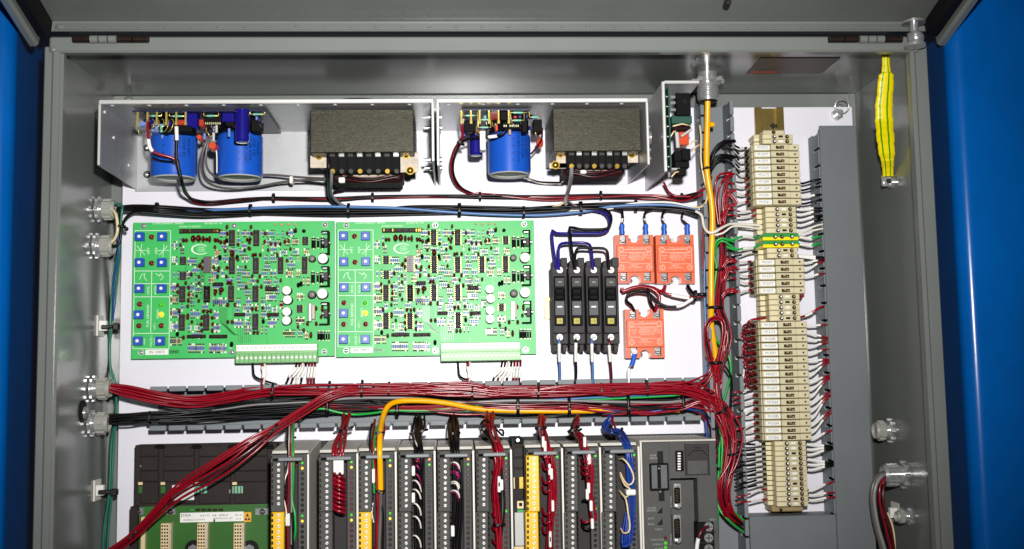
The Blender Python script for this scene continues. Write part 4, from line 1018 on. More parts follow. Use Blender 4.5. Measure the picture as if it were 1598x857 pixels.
# long green plug-in connector along the lower edge
q0, q1 = 368.3, 495.2
con = MB().pbox(q0, 537, q1, 566.2, .006, .0245, .0006)
X0, X1, Z0, Z1 = XR(q0, 537, q1, 566.2, .0245)
con.box(X0, X1, Z0, Z0+(Z1-Z0)*.50, .0245, .0290, .0006)
cn = con.obj('terminal_connector', 'connector_green', pcb)
MB().box(X0+.0003, X1-.0003, Z0+(Z1-Z0)*.64, Z1-.0006, .0247, .0254).obj('marking_strip', 'label_white', cn)
sl = MB()
sw = (X1-X0)/18
for i in range(18): letters(sl, str((i*7) % 10)+'M', (X0+sw*(i+.5), Z0+(Z1-Z0)*.80, .0257), 3.0*K)
sl.obj('lettering', 'ink_grey', cn)
tsm = MB().cyl((0, 0), 2.3*K, 2.3*K, -.0003, .0002, 'h', 14).dome((0, 0), 1.9*K, .0002, .0008, 12, 1).mesh('terminal_screw', ['connector_pale', 'can_top'])
grv = MB().box(-.0004, .0004, -(Z1-Z0)*.23, (Z1-Z0)*.23, 0, .0004).mesh('divider', 'pcb_trace')
for i in range(18):
    inst('terminal_screw', tsm, cn, (X0+sw*(i+.5), Z0+(Z1-Z0)*.27, .0290))
    if i: inst('divider', grv, cn, (X0+sw*i, Z0+(Z1-Z0)*.25, .0290))
# standoffs under the board
for p in ((224.3, 352.5), (365.7, 352.5), (507.2, 351), (220.3, 550.4), (362.6, 550), (506, 549)):
    c = at(p); MB().cyl(c, .003, .003, .0, HB0, 'h', 8).obj('standoff', 'zinc', pcb)
# the second board is a copy of the first with copies of its parts
def copy_tree(o, parent=None):
    c = o.copy(); COL.objects.link(c); ORG[c.name] = ORG.get(o.name, Vector((0, 0, 0)))
    if parent is not None: c.parent = parent
    for ch in [k for k in KIDS.get(o.name, [])]: copy_tree(ch, c)
    return c
KIDS = {}
for o in list(COL.objects):
    if o.parent is not None: KIDS.setdefault(o.parent.name, []).append(o)
pcb2 = copy_tree(pcb)
sh = P(525.0+0.0, 450, HB1)[0]-bx0; dz2 = P(680, 345.3, HB1)[1]-bz1
pcb2.location = pcb.location+Vector((sh, 0, dz2))
tag(pcb2, 'pale green circuit board on the right, beside the black breakers', 'circuit board')
# ================================================================== breakers
ORD = ['first', 'second', 'third', 'fourth', 'fifth', 'sixth', 'seventh', 'eighth', 'ninth', 'tenth', 'eleventh', 'twelfth', 'thirteenth', 'fourteenth', 'fifteenth', 'sixteenth', 'seventeenth']
BRX = [(861.7, 886.2), (888.2, 912.8), (914.8, 939.2), (941.2, 966.5)]
BRL = ['black circuit breaker at the left end of the row, next to the circuit board', 'black circuit breaker second from the left in its row of four', 'black circuit breaker third from the left in its row of four', 'black circuit breaker at the right end of the row, next to the orange relays']
for (a, b), lab in zip(BRX, BRL):
    m_ = (a+b)/2; wd = b-a
    t = thing('circuit_breaker', lab, 'circuit breaker', P(m_, 549, .0), 'row of black circuit breakers')
    body = MB().pbox(a, 416, b-.6, 537, .004, .046, .001)
    body.pbox(a+.8, 426, b-1.4, 520, .046, .056, .001)
    for k, (u, v, y0, y1, h) in enumerate(((.0, .45, 407, 417, .030), (.55, 1.0, 402, 417, .030), (.30, .55, 410, 417, .024))): body.pbox(a+wd*u, y0, a+wd*v-.8, y1, .004, h, .0008)
    body.pbox(a+1, 536, a+wd*.33, 549, .004, .036, .0008).pbox(b-wd*.33, 536, b-1.6, 549, .004, .036, .0008).pbox(a+wd*.3, 537, b-wd*.3, 542, .004, .026, .0008)
    body.obj('body', 'breaker_body', t)
    fr = MB().pbox(a+3.2, 430.5, b-3.8, 508.5, .056, .0605, .001).obj('front_panel', 'breaker_face', t)
    MB().pbox(a+4.6, 449.5, b-5.2, 468, .0605, .0690, .0015).pbox(a+4.6, 457, b-5.2, 461, .069, .0725, .001).obj('toggle', 'black_plastic', t)
    MB().pbox(a+4.8, 434, b-5.4, 447, .0604, .0612, .0003).obj('name_plate', 'charcoal_mid', fr)
    MB().pbox(a+4.8, 470, b-5.4, 492, .0604, .0616, .0003).obj('window', 'breaker_window', fr)
    MB().pbox(a+8, 477.5, b-8.5, 480, .0616, .0624, .0002).obj('window_bar', 'label_white', fr)
    MB().pbox(a+7.2, 496.5, b-7.8, 505.5, .0604, .0614, .0003).obj('rating_tag', 'breaker_tag', fr)
    s_ = MB(); letters(s_, '15', P(m_, 501, .0616), 5*K); s_.obj('lettering', 'ink', fr)
    s_ = MB(); letters(s_, 'ON', P(m_-.2, 440.5, .0614), 3.6*K); s_.obj('lettering', 'cap_end', fr)
    for y, hh in ((421.8, .047), (526.5, .047)):
        p = P(m_-.6, y, hh)
        MB().box(p[0]-.0046, p[0]+.0046, p[1]-.0046, p[1]+.0046, .0455, .0475, .0006).cyl(p, .0042, .0038, .0475, .0495, 'h', 14, 1).box(p[0]-.003, p[0]+.003, p[1]-.0004, p[1]+.0004, .0494, .0498, 0, 2).obj('terminal_screw', ['dark_metal', 'can_top', 'dark_metal'], t)
bt = thing('mounting_clip', 'small brass tab sticking out on the left side of the breaker row', 'clip', P(853, 482, 0))
MB().pbox(849, 463, 861, 498, .0006, .006, .0006).obj('clip_plate', 'w_cream', bt); MB().pbox(848, 465, 858, 469, .006, .0075).obj('clip_edge', 'brass', bt)
# ================================================================== solid state relays
RLX = [(961, 366.5, 1020.5, 441.5, 'orange solid state relay at the upper left, beside the breaker row'), (1024.5, 366.5, 1084, 442, 'orange solid state relay at the upper right, beside the upright duct'), (976.5, 482.5, 1037, 558.5, 'orange solid state relay alone below the other two, with one blue lug')]
for (x0, y0, x1, y1, lab) in RLX:
    t = thing('solid_state_relay', lab, 'relay', P((x0+x1)/2, y1, 0), 'orange solid state relays')
    w_, h_ = x1-x0, y1-y0
    X0, X1, Z0, Z1 = XR(x0, y0, x1, y1, .024)
    xm = (X0+X1)/2; r = (X1-X0)*.145
    def outline():
        pts = [(X0, Z0)]
        for k in range(9):
            a = math.pi-math.pi*k/8; pts.append((xm+r*math.cos(a), Z0+r*.9*math.sin(a)+.0035 if 0 < k < 8 else Z0))
        pts += [(X1, Z0), (X1, Z1)]
        for k in range(9):
            a = -math.pi*k/8; pts.append((xm+r*math.cos(a), Z1+r*.9*math.sin(a)-.0035 if 0 < k < 8 else Z1))
        pts.append((X0, Z1)); return pts
    MB().prism(outline(), .003, .0225).box(X0+.0008, X1-.0008, Z0+(Z1-Z0)*.215, Z0+(Z1-Z0)*.785, .0224, .0262, .0008).obj('body', 'orange_plastic', t)
    MB().box(X0+.001, X1-.001, Z0+.001, Z1-.001, .0005, .003).obj('base_plate', 'aluminium', t)
    pr = MB(); HP = .0266
    def pb(u0, v0, u1, v1): pr.box(X0+(X1-X0)*u0, X0+(X1-X0)*u1, Z1-(Z1-Z0)*v1, Z1-(Z1-Z0)*v0, HP-.0001, HP)
    def tx(s_, u, v, size): letters(pr, s_, (X0+(X1-X0)*u, Z1-(Z1-Z0)*v, HP), size*K)
    for u in (.14, .86):
        for v in (.31, .68):
            n = 20; c = (X0+(X1-X0)*u, Z1-(Z1-Z0)*v); ro, ri = 4.2*K, 3.4*K
            pr.add([(c[0]+q*math.cos(2*math.pi*i/n), c[1]+q*math.sin(2*math.pi*i/n), HP) for i in range(n) for q in (ri, ro)], [(2*i, 2*i+1, (2*i+3) % (2*n), (2*i+2) % (2*n)) for i in range(n)])
            tx({(.14, .31): '2', (.86, .31): '1', (.14, .68): '3', (.86, .68): '4'}[(u, v)], u, v, 5)
    pb(.22, .305, .44, .315); pb(.44, .275, .447, .335); pb(.46, .275, .467, .335); pb(.467, .305, .78, .315)
    pb(.08, .365, .92, .373); pb(.08, .365, .09, .58); pb(.91, .365, .92, .61); pb(.08, .572, .36, .58); pb(.36, .572, .367, .61); pb(.36, .605, .92, .612)
    tx('LOAD', .40, .275, 3.2); tx('20A 240VAC', .66, .285, 3.4)
    tx('SOLID STATE RELAY', .60, .395, 3.3); tx('CONTROL 3-32VDC', .62, .435, 3.8); tx('MODEL', .20, .435, 3.2); tx('BREMERTON WA', .56, .475, 3.6); tx('MADE IN USA', .55, .52, 3.6); tx('UL', .20, .49, 4.0); tx('CE', .84, .49, 4.0)
    tx('INPUT', .48, .645, 3.8); tx('DC CONTROL', .50, .685, 3.2); tx('4', .5, .735, 3.0)
    pr.obj('lettering', 'print_salmon', t)
    for u in (.19, .81):
        for v in (.11, .875):
            cx_ = X0+(X1-X0)*u; cz_ = Z1-(Z1-Z0)*v
            o = MB().box(cx_-5.2*K, cx_+5.2*K, cz_-6.5*K, cz_+6.5*K, .0224, .0242, .0006)
            o.cyl((cx_+.4*K, cz_), 4.8*K, 4.8*K, .0242, .0246, 'h', 16, 2).cyl((cx_, cz_+.4*K), 3.9*K, 3.6*K, .0246, .0264, 'h', 14, 1).box(cx_-3.4*K, cx_+3.4*K, cz_-.7*K, cz_+.7*K, .0262, .0268, 0, 2).box(cx_+3.6*K, cx_+5.4*K, cz_-6.7*K, cz_+6.7*K, .0236, .0245, 0, 2)
            o.obj('terminal', ['zinc', 'zinc', 'dark_metal'], t)
    for v in (.07, .93):
        c = (xm-(.004 if v < .5 else .003), Z1-(Z1-Z0)*v)
        MB().cyl(c, 4.2*K, 4.2*K, .003, .0042, 'h', 14).dome(c, 3.4*K, .0042, .002, 12).box(c[0]-2*K, c[0]+2*K, c[1]-.4*K, c[1]+.4*K, .006, .0064, 0, 1).obj('mounting_screw', ['zinc', 'dark_metal'], t)
# ================================================================== terminal strip on its rail
TX = P(1175, 240, .05)[0]-.0004
def TXp(dx): return TX+dx*S(.05)                     # dx: photograph pixels right of the strip's left edge (at block front)
def ZY(y, h=.05): return P(1215, y, h)[1]
rail = thing('mounting_rail', 'brass coloured steel mounting rail standing behind the beige terminal blocks', 'rail', (P(1200, 800, 0)[0], ZY(800, 0), 0))
rxa, rxb = P(1177, 180, .005)[0], P(1222, 180, .005)[0]
zr1 = P(1200, 167.5, .008)[1]; zr0 = ZY(806, .008); rw = rxb-rxa
MB().box(rxa, rxa+rw*.24, zr0, zr1, .0045, .0085, .0004).box(rxb-rw*.24, rxb, zr0, zr1, .0045, .0085, .0004).box(rxa+rw*.2, rxa+rw*.245, zr0, zr1, .0005, .0080).box(rxb-rw*.245, rxb-rw*.2, zr0, zr1, .0005, .0080).box(rxa+rw*.2, rxb-rw*.2, zr0, zr1, .0004, .0018).obj('rail_channel', 'rail_gold', rail)
p = P(1206, 197, .003); MB().cyl(p, .0036, .0036, .0018, .0042, 'h', 12).obj('rail_screw', 'dark_metal', rail)
def block_body(dx0, dx1, y0, y1, h0, h1): return TXp(dx0), TXp(dx1), ZY(y1, h1), ZY(y0, h1), h0, h1
TAGT = ['M13275', 'M13277', 'M13271', 'M13269', 'M12173', 'M13285', 'M12269', 'M13291', 'M13261', 'M02257', 'M02271']
fuse_n = 0; FUSES = []; NARROW = []
def fuse(y0, y1, lab, group):
    global fuse_n
    ym = (y0+y1)/2; X0, X1, Z0, Z1 = TXp(0), TXp(76.4), ZY(y1-.5, .054), ZY(y0+.5, .054)
    t = thing('fuse_terminal', lab, 'terminal block', ((X0+X1)/2, (Z0+Z1)/2, .0085), group)
    zc = (Z0+Z1)/2; hz = (Z1-Z0)/2
    MB().box(X0, X1, Z0, Z1, .010, .046, .0006).box(TXp(28.5), TXp(57), Z0+.0002, Z1-.0002, .046, .0545, .0006).box(TXp(57.6), X1-.0008, Z0+.0002, Z1-.0002, .046, .0525, .0006).box(X0+.001, TXp(28), Z0+.0002, Z1-.0002, .046, .0515, .0006).obj('body', 'beige', t)
    lb = MB().box(TXp(3.5), TXp(27.5), Z0+.0012, Z1-.0012, .0515, .0524, .0002).obj('marker', 'label_white', t)
    s_ = MB(); letters(s_, TAGT[fuse_n % len(TAGT)], ((TXp(3.5)+TXp(27.5))/2, zc, .0528), 5.2*K); s_.obj('lettering', 'ink_grey', lb)
    MB().box(TXp(36.5), TXp(49.5), zc-hz*.55, zc+hz*.42, .0542, .0548).box(TXp(39.5), TXp(43.5), zc-hz*.15, zc+hz*.36, .0548, .0562, .0002, 1).box(TXp(45), TXp(48), zc-hz*.40, zc+hz*.05, .0548, .0556, .0002, 1).obj('fuse_slot', ['slot_dark', 'beige_dark'], t)
    MB().cyl((TXp(68), zc), 1.5*K, 1.5*K, .0524, .0528, 'h', 10).obj('screw_hole', 'slot_dark', t)
    MB().box(X0-.0016, X0, zc-hz*.5, zc+hz*.5, .022, .034).obj('wire_entry', 'slot_dark', t); MB().box(X1, X1+.0012, zc-hz*.5, zc+hz*.5, .022, .034).obj('wire_entry', 'slot_dark', t)
    FUSES.append((ym, t)); fuse_n += 1
def narrow(y0, y1, lab, group, m_='beige', green=False):
    X0, X1, Z0, Z1 = TXp(18.6 if not green else 13), TXp(68.5 if not green else 71), ZY(y1-.25, .046), ZY(y0+.25, .046)
    zc = (Z0+Z1)/2
    t = thing('ground_terminal' if green else 'feed_terminal', lab, 'terminal block', ((X0+X1)/2, zc, .0085), group)
    if green:
        MB().box(X0, X1, zc, Z1, .010, .046, .0005).box(X0, X1, Z0, zc, .010, .0455, .0005, 1).obj('body', ['pcb_trace', 'strap_yellow'], t)
    else:
        MB().box(X0, X1, Z0, Z1, .010, .0455, .0005).box(TXp(10), X0, Z0+.0003, Z1-.0003, .012, .030, .0005, 1).box(X0+.0012, TXp(33), Z0+.0004, Z1-.0004, .0455, .0464, .0003, 1).obj('body', ['beige', 'beige_pale'], t)
    for k, dx in enumerate((38, 59) if not green else (33, 44, 60)):
        MB().cyl((TXp(dx), zc), 3.3*K, 3.3*K, .0454, .0460, 'h', 10).cyl((TXp(dx)+.6*K, zc+.5*K), 1.7*K, 1.5*K, .0460, .0464, 'h', 8, 1).obj('screw_hole', ['slot_dark', 'can_top' if k != 1 else 'beige_dark'], t)
    if not green:
        MB().box(TXp(45), TXp(52), zc-.0011, zc+.0015, .0454, .0466, .0003).obj('jumper', 'can_top' if len(NARROW) % 3 else 'slot_dark', t)
    NARROW.append(((y0+y1)/2, t))
G1, G2, G3 = 'fuse terminal blocks in the top stack', 'fuse terminal blocks in the short middle stack', 'fuse terminal blocks in the long lower stack'
# top end pieces
t = thing('end_clamp', 'beige end clamp topping the terminal strip', 'end clamp', (TXp(40), ZY(212), .0085))
MB().box(TXp(20), TXp(56), ZY(209.6), ZY(201.5), .004, .046, .0016).box(TXp(10), TXp(20), ZY(209.4), ZY(204), .004, .030, .001).obj('body', 'beige', t)
p = (TXp(37), ZY(205.3)); MB().cyl(p, 3.2*K, 3.2*K, .0458, .0464, 'h', 12).cyl(p, 1.8*K, 1.8*K, .0464, .0468, 'h', 10, 1).obj('clamp_screw', ['slot_dark', 'brass'], t)
narrow(209.6, 217, 'narrow beige feed terminal next below the top end clamp', 'narrow feed terminals'); narrow(217, 224.5, 'narrow beige feed terminal resting on the topmost fuse terminal', 'narrow feed terminals')
y = 224.5; d = 10.63
for i in range(9): fuse(y+d*i, y+d*(i+1), f'beige fuse terminal block, {ORD[i]} from the top of the nine block top stack', G1)
y = 322.5; d = 8.3
for i in range(5): narrow(y+d*i, y+d*(i+1), f'narrow beige feed terminal, {ORD[i]} below the top stack of fuse terminals', 'narrow feed terminals')
for i, s_ in enumerate(('upper', 'lower')): narrow(364+11.3*i, 375.3+11.3*i, f'{s_} of two green and yellow ground terminals', 'ground terminals', green=True)
for i, s_ in enumerate(('upper', 'lower')): narrow(386.8+8.3*i, 395.1+8.3*i, f'{s_} of two narrow feed terminals just below the green and yellow pair', 'narrow feed terminals')
y = 403.5; d = 11.1
for i in range(5): fuse(y+d*i, y+d*(i+1), f'beige fuse terminal block, {ORD[i]} from the top of the five block middle stack', G2)
y = 459.2; d = 8.4
for i in range(5): narrow(y+d*i, y+d*(i+1), f'narrow beige feed terminal, {ORD[i]} below the middle stack of fuse terminals', 'narrow feed terminals')
y = 501.3; d = 11.0
Y3 = [y+d*(i+.5) for i in range(17)]
for i in range(17): fuse(y+d*i, y+d*(i+1), f'beige fuse terminal block, {ORD[i]} from the top of the long lower stack', G3)
y = 688.5; d = 7.9
Y4 = [y+d*(i+.5) for i in range(13)]
for i in range(13): narrow(y+d*i, y+d*(i+1), f'narrow beige feed terminal, {ORD[i]} below the long stack of fuse terminals', 'narrow feed terminals')
t = thing('end_clamp', 'beige end clamp at the foot of the terminal strip', 'end clamp', (TXp(40), ZY(799), .0085))
MB().box(TXp(14), TXp(64), ZY(801), ZY(791.5), .004, .036, .001).obj('body', 'beige_dark', t)
p = (TXp(28), ZY(796, .036)); MB().cyl(p, 2.6*K, 2.6*K, .0358, .0364, 'h', 12).obj('clamp_screw', 'slot_dark', t)
# ================================================================== controller rack, empty left part
rk = thing('controller_rack', 'dark plastic controller rack with empty slots and an exposed green backplane', 'controller rack', P(320, 900, 0))
X0, X1, Z0, Z1 = XR(209, 693, 432, 790, .028)
MB().box(X0, P(1118, 760, .01)[0], ZB+.04, Z1, .0006, .010).obj('back_rail', 'charcoal', rk)
bb = MB().box(X0, X1, Z0-.002, Z1, .008, .0255, .0008)
bb.obj('slot_housing', 'rack_black', rk)
def rbx(name, m_, x0, y0, x1, y1, h0, h1, c=.0004): return MB().pbox(x0, y0, x1, y1, h0, h1, c).obj(name, m_, rk)
for a, b in ((219.5, 247), (255, 303), (310.5, 359.5), (367, 417)):
    for y0, y1 in ((696, 712), (713, 734.5), (735.5, 751.5), (752.5, 786)):
        rbx('slot_cover', 'rack_black', a, y0, b, y1, .025, .0285, .0005)
for x in (249.5, 306.5, 363.5, 419.5): rbx('slot_latch', 'black_plastic', x-9, 697, x+8, 700, .0284, .0305); rbx('slot_latch', 'black_plastic', x-6, 693.5, x+6, 697, .0284, .0315)
for x0, x1, c1 in ((215.5, 222, 0), (250.5, 258, 0), (304, 323, 1), (362.5, 379, 1)):
    rbx('contact_window', 'pcb_dark' if not c1 else 'resistor_green', x0, 759, x1, 770, .0284, .0290, .0002); rbx('contact_strip', 'w_cream', x0, 752.5, x0+7, 757, .0284, .0292, .0002)
    if c1:
        for k in range(3): rbx('contact', 'brass', x0+2+5*k, 759.5, x0+4+5*k, 769.5, .029, .0295, .0002)
rbx('screw_head', 'zinc', 218, 726, 220.5, 729, .0284, .0300); rbx('screw_head', 'zinc', 357, 764, 360, 770, .0284, .0300)
wl = rbx('white_label', 'label_white', 268, 757, 303, 781, .0284, .0300, .0006)
bbX0, bbX1, bbZ1 = P(205.5, 789.5, .03)[0], P(428, 789.5, .03)[0], P(300, 789.5, .03)[1]
MB().box(bbX0-.001, bbX0+.008, ZB+.05, bbZ1+.001, .008, .033, .0008).obj('side_rail', 'rack_black', rk)
gb = MB().box(bbX0+.003, bbX1, ZB+.05, bbZ1, .022, .0265).obj('backplane', 'pcb_dark', rk)
for x0, x1 in ((207, 224), (258, 274), (398, 421)):
    o = rbx('fixing_plate', 'zinc', x0, 793, x1, 804, .0265, .0285, .0006); p = P((x0+x1)/2, 798.5, .0285)
    MB().cyl(p, .0036, .0034, .0284, .0300, 'h', 12).box(p[0]-.0026, p[0]+.0026, p[1]-.0004, p[1]+.0004, .0299, .0303, 0, 1).obj('screw', ['dark_metal', 'zinc'], o)
lb = rbx('rating_label', 'label_white', 281, 799.5, 380, 814.5, .0266, .0272, .0001)
lx_ = MB(); letters(lx_, 'DXA', P(290, 804.5, .0275), 5.8*K, 0, 0, 1.2); letters(lx_, 'A-B 1771   A4B   SERIES B', P(334, 804.5, .0275), 3.8*K); letters(lx_, 'MADE IN U.S.A.  24V', P(348, 809, .0275), 3.2*K); letters(lx_, 'REV 96', P(372, 804, .0275), 3.4*K); letters(lx_, 'UNIVERSAL I/O CHASSIS', P(303, 811.5, .0275), 3*K); letters(lx_, '96178', P(372, 810, .0275), 3*K)
lx_.obj('lettering', 'ink', lb)
yl = rbx('warning_label', 'sticker_yellow', 380.2, 799.5, 392, 814.5, .0266, .0273, .0001)
tr_ = MB()
for x, y, s_ in ((386, 803.5, 2.6), (383.8, 809.5, 2.4), (388.5, 809.5, 2.4)):
    p = P(x, y, .0276); tr_.add([(p[0]-s_*K, p[1]-s_*K, .0276), (p[0]+s_*K, p[1]-s_*K, .0276), (p[0], p[1]+s_*K, .0276)], [(0, 1, 2)])
tr_.obj('warning_sign', 'ink', yl)
rbx('label_notch', 'ink', 333, 810.5, 335.6, 815.2, .0272, .0275, 0)
hole = MB().box(-.0008, .0008, -.0008, .0008, 0, .0003).mesh('socket_hole', 'slot_dark')
for x0 in (250, 307, 364):
    o = rbx('edge_socket', 'w_cream', x0, 817, x0+17, 905, .0266, .036, .0006)
    hs = MB()
    for r_ in range(15):
        for c_ in range(3):
            p = P(x0+3.2+4*c_, 821+5.2*r_, .036); hs.box(p[0]-.0009, p[0]+.0009, p[1]-.0010, p[1]+.0010, .0358, .0363)
    hs.obj('socket_holes', 'slot_dark', o, kind='stuff')
    rbx('key_strip', 'coil_paper', x0+13.5, 817, x0+16.8, 905, .036, .0375, .0003)
for x in (302, 390): 
    p = P(x, 857, .027); MB().cyl(p, .0105, .0105, .0264, .0272, 'h', 24).cyl(p, .006, .006, .0272, .031, 'h', 6, 1).obj('stud', ['rubber', 'zinc'], rk)
rbx('ribbon_block', 'w_cream', 219, 807, 226, 905, .0266, .034, .0006)
for k in range(6): rbx('backplane_chip', 'pcb_trace' if k == 0 else 'slot_dark', 296+9*k, 794, 303+9*k, 797.5, .0266, .0280)
# ================================================================== plug-in modules
HM = .125
scr = MB().cyl((0, 0), 2.3*K, 2.1*K, 0, .0012, 'h', 10).box(-2.0*K, 2.0*K, -.35*K, .35*K, .0012, .0014, 0, 1).mesh('screw', ['can_top', 'dark_metal'])
led_me = {}
for nm, m_ in (('off', 'led_off'), ('dim', 'led_dim'), ('green', 'led_green'), ('orange', 'led_orange'), ('yellow', 'led_yellow')):
    led_me[nm] = MB().cyl((0, 0), 2.6*K, 2.6*K, 0, .0003, 'h', 10).cyl((0, 0), 2.0*K, 2.0*K, .0003, .0008, 'h', 10, 1).mesh('indicator', ['black_plastic', m_])
MODS = {}
def io_module(key, xa, xb, ytop, label, arm, leds, yback=687.0, split=None, dx=0.0):
    """xa..xb: face of the module between its left edge and the pale metal edge on the right; arm: colours of the upper and lower terminal plug"""
    X0, X1 = P(xa, 770, HM)[0], P(xb+.8, 770, HM)[0]; Zt = P((xa+xb)/2, ytop, HM)[1]; Zb = P((xa+xb)/2, yback, .015)[1]
    z0 = ZB+.05
    t = thing('io_module', label, 'controller module', ((X0+X1)/2, z0, .012), 'plug-in controller modules')
    MB().box(X0, X1-.0022, z0, Zt, .012, .104, .0006).obj('housing', 'charcoal', t)
    MB().prism([(Zt+.0001, HM-.010), (Zt+.0030, HM-.012), (Zb, .014), (Zt+.0001, .014)], X0+.0006, X1-.0022, 'x').obj('top_cover', 'module_top', t)
    MB().prism([(z0, .014), (z0, HM+.0005), (Zt-.001, HM+.0005), (Zb-.0005, .014)], X1-.0021, X1, 'x').obj('edge_plate', 'module_edge', t)
    w_ = xb-xa
    arm0, arm1 = xa+1.0, xa+w_*.36
    led0, led1 = xb-w_*.27, xb-3.2
    MB().pbox(led0, ytop+4, led1, 990, .104, HM-.003, .0008).obj('light_strip', 'charcoal_mid', t)
    MB().pbox(xa+.6, ytop+1, xb-2.8, ytop+7.5, .104, HM-.004, .0008).pbox(xa+.6, ytop+1, xa+4, ytop+16, .104, HM-.004, .0005).obj('bezel', 'charcoal_mid', t)
    MB().pbox(xa+w_*.20, ytop+5.5, xb-w_*.16, ytop+11.5, HM-.004, HM+.008, .0010).obj('latch_bar', 'bar_grey', t)
    y0 = ytop+12; ys = split if split else 799
    for (a, b, m_) in ((y0, ys, arm[0]), (ys+.4, 985, arm[1])):
        pl = MB().pbox(arm0, a, arm1, b, .104, HM+.004, .0010).obj('terminal_plug', m_, t)
        wh = MB(); n = int((b-a)/8.75)
        for i in range(n):
            yy = a+4.4+8.75*i
            p = P(arm0+(arm1-arm0)*.60, yy, HM+.004); inst('screw', scr, pl, (p[0], p[1], HM+.004), rnd.uniform(-.8, .8))
            p = P(arm0+2.4, yy, HM+.004); wh.box(p[0]-1.3*K, p[0]+1.3*K, p[1]-2.3*K, p[1]+2.3*K, HM+.0037, HM+.0043)
            p = P(arm1-.2, yy, HM-.003); wh.box(p[0]-.0002, p[0]+.0014, p[1]-2.6*K, p[1]+2.6*K, HM-.012, HM-.002)
        wh.obj('wire_slots', 'slot_dark', pl, kind='stuff')
    n = 30
    for i in range(n):
        yy = ytop+14+8.25*i
        if yy > 975: break
        p = P((led0+led1)/2, yy, HM-.003); st_ = leds.get(i, leds.get('*', 'off') if i not in leds else 'off')
        inst('indicator', led_me[st_], t, (p[0], p[1], HM-.003))
    MODS[key] = (t, xa, xb, ytop, arm1, led0)
    return t
ua = ('charcoal_mid', 'yellow_plastic'); bl = ('charcoal_mid', 'charcoal_mid'); yy_ = ('yellow_plastic', 'yellow_plastic')
L1 = {0: 'green', 1: 'yellow', 10: 'green', 11: 'yellow', '*': 'off'}
io_module('a', 421.5, 481.5, 708.5, 'module with a dark over yellow terminal plug, at the left end beside the empty slots', ua, {**L1})
io_module('b', 496.5, 558.5, 707, 'module with a dense coil of red wires down its face', bl, {0: 'green', 1: 'yellow', 10: 'green', 11: 'yellow', '*': 'dim'})
io_module('c', 558.5, 618.5, 704.5, 'module with a dark over yellow terminal plug, behind the thick yellow cable', ua, {**L1})
io_module('d', 621, 679.5, 703, 'module with black and purple wires and white loops, right of the thick yellow cable', bl, {0: 'orange', 1: 'green', '*': 'off'})
io_module('e', 682, 740, 702.5, 'module with black wires curling back in four loops', bl, {0: 'orange', 1: 'green', '*': 'off'})
io_module('f', 742.5, 799, 701, 'module with red and black wires, left of the open slot', bl, {0: 'green', 10: 'green', '*': 'dim'})
io_module('g', 820.5, 879, 699, 'module with a full length yellow terminal plug', yy_, {0: 'green', '*': 'dim'})
io_module('h', 881, 938.5, 697.5, 'module with red and black wires, right of the full length yellow plug', bl, {0: 'green', 10: 'green', '*': 'off'})
io_module('i', 940, 999, 696, 'module with a thick blue wire bundle, beside the processor', bl, {0: 'green', 10: 'green', '*': 'off'})
# open slot between two modules: clear cover, gold contact and grey card
os_ = thing('slot_cover', 'dark open slot with a gold contact and pale card between two modules', 'slot cover', (P(810, 900, .06)[0], ZB+.05, .012))
MB().pbox(800.5, 684, 820, 985, .012, .074, .0008).obj('housing', 'rack_black', os_)
def osb(n_, m_, x0, y0, x1, y1, h1, c=.0004): return MB().pbox(x0, y0, x1, y1, h1-.003, h1, c).obj(n_, m_, os_)
osb('latch', 'black_plastic', 803, 684, 817, 692, .080); p = P(808, 687, .08); MB().cyl(p, .002, .002, .079, .082, 'h', 10).obj('screw', 'zinc', os_)
for y in (699, 716, 733): osb('slot_rib', 'charcoal', 802, y, 819, y+14, .077)
osb('gold_contact', 'brass', 810, 744, 818, 763, .079); osb('pale_strip', 'w_cream', 801.5, 745, 803.5, 763, .078); osb('plate', 'w_cream', 807, 782, 818, 794, .079); osb('key', 'black_plastic', 810, 785, 815, 790, .081); osb('green_tab', 'pcb_trace', 807, 795, 819, 800, .078); osb('card', 'cap_end', 803.5, 800, 819, 852, .082); osb('card_strip', 'w_cream', 803.5, 853, 819, 985, .080)
# ---- processor module at the right end
cp = thing('processor_module', 'wide dark processor module with two serial sockets at the right end of the rack', 'controller module', (P(1060, 900, HM)[0], ZB+.05, .012))
X0, X1 = P(1001, 770, HM)[0], P(1120, 770, HM)[0]; Zt = P(1060, 689, HM)[1]; z0 = ZB+.05
Xm = P(1003.5, 770, HM)[0]
RC = XR(1050, 746, 1092, 990, HM)
MB().box(Xm, RC[0], z0, Zt, .012, HM, .001).box(RC[1], X1, z0, Zt, .012, HM, .001).box(RC[0]-.0005, RC[1]+.0005, RC[3], Zt-.0002, .012, HM-.0002).box(RC[0]-.001, RC[1]+.001, z0, Zt-.001, .012, HM-.022).obj('housing', 'charcoal_mid', cp)
MB().prism([(Zt+.0001, HM-.003), (Zt+.0016, HM-.004), (Zt+.0016, .013), (Zt+.0001, .013)], X0, X1+.0004, 'x').obj('top_cover', 'module_top', cp)
MB().box(X0-.0002, Xm-.0002, z0, Zt, .013, HM+.0006).obj('edge_plate', 'module_edge', cp)
def cb(n_, m_, x0, y0, x1, y1, h0, h1, c=.0004, par=None): return MB().pbox(x0, y0, x1, y1, h0, h1, c).obj(n_, m_, par or cp)
cb('lower_panel', 'charcoal', 1069.5, 693, 1107, 742, HM, HM+.0006)
cb('panel_groove', 'black_plastic', 1069, 692, 1069.8, 742, HM, HM+.0009, 0); cb('panel_groove', 'black_plastic', 1106, 692, 1106.8, 742, HM, HM+.0009, 0); cb('relief_plate', 'charcoal_mid', 1073, 719, 1104, 740, HM+.0005, HM+.0012)
ln = MB()
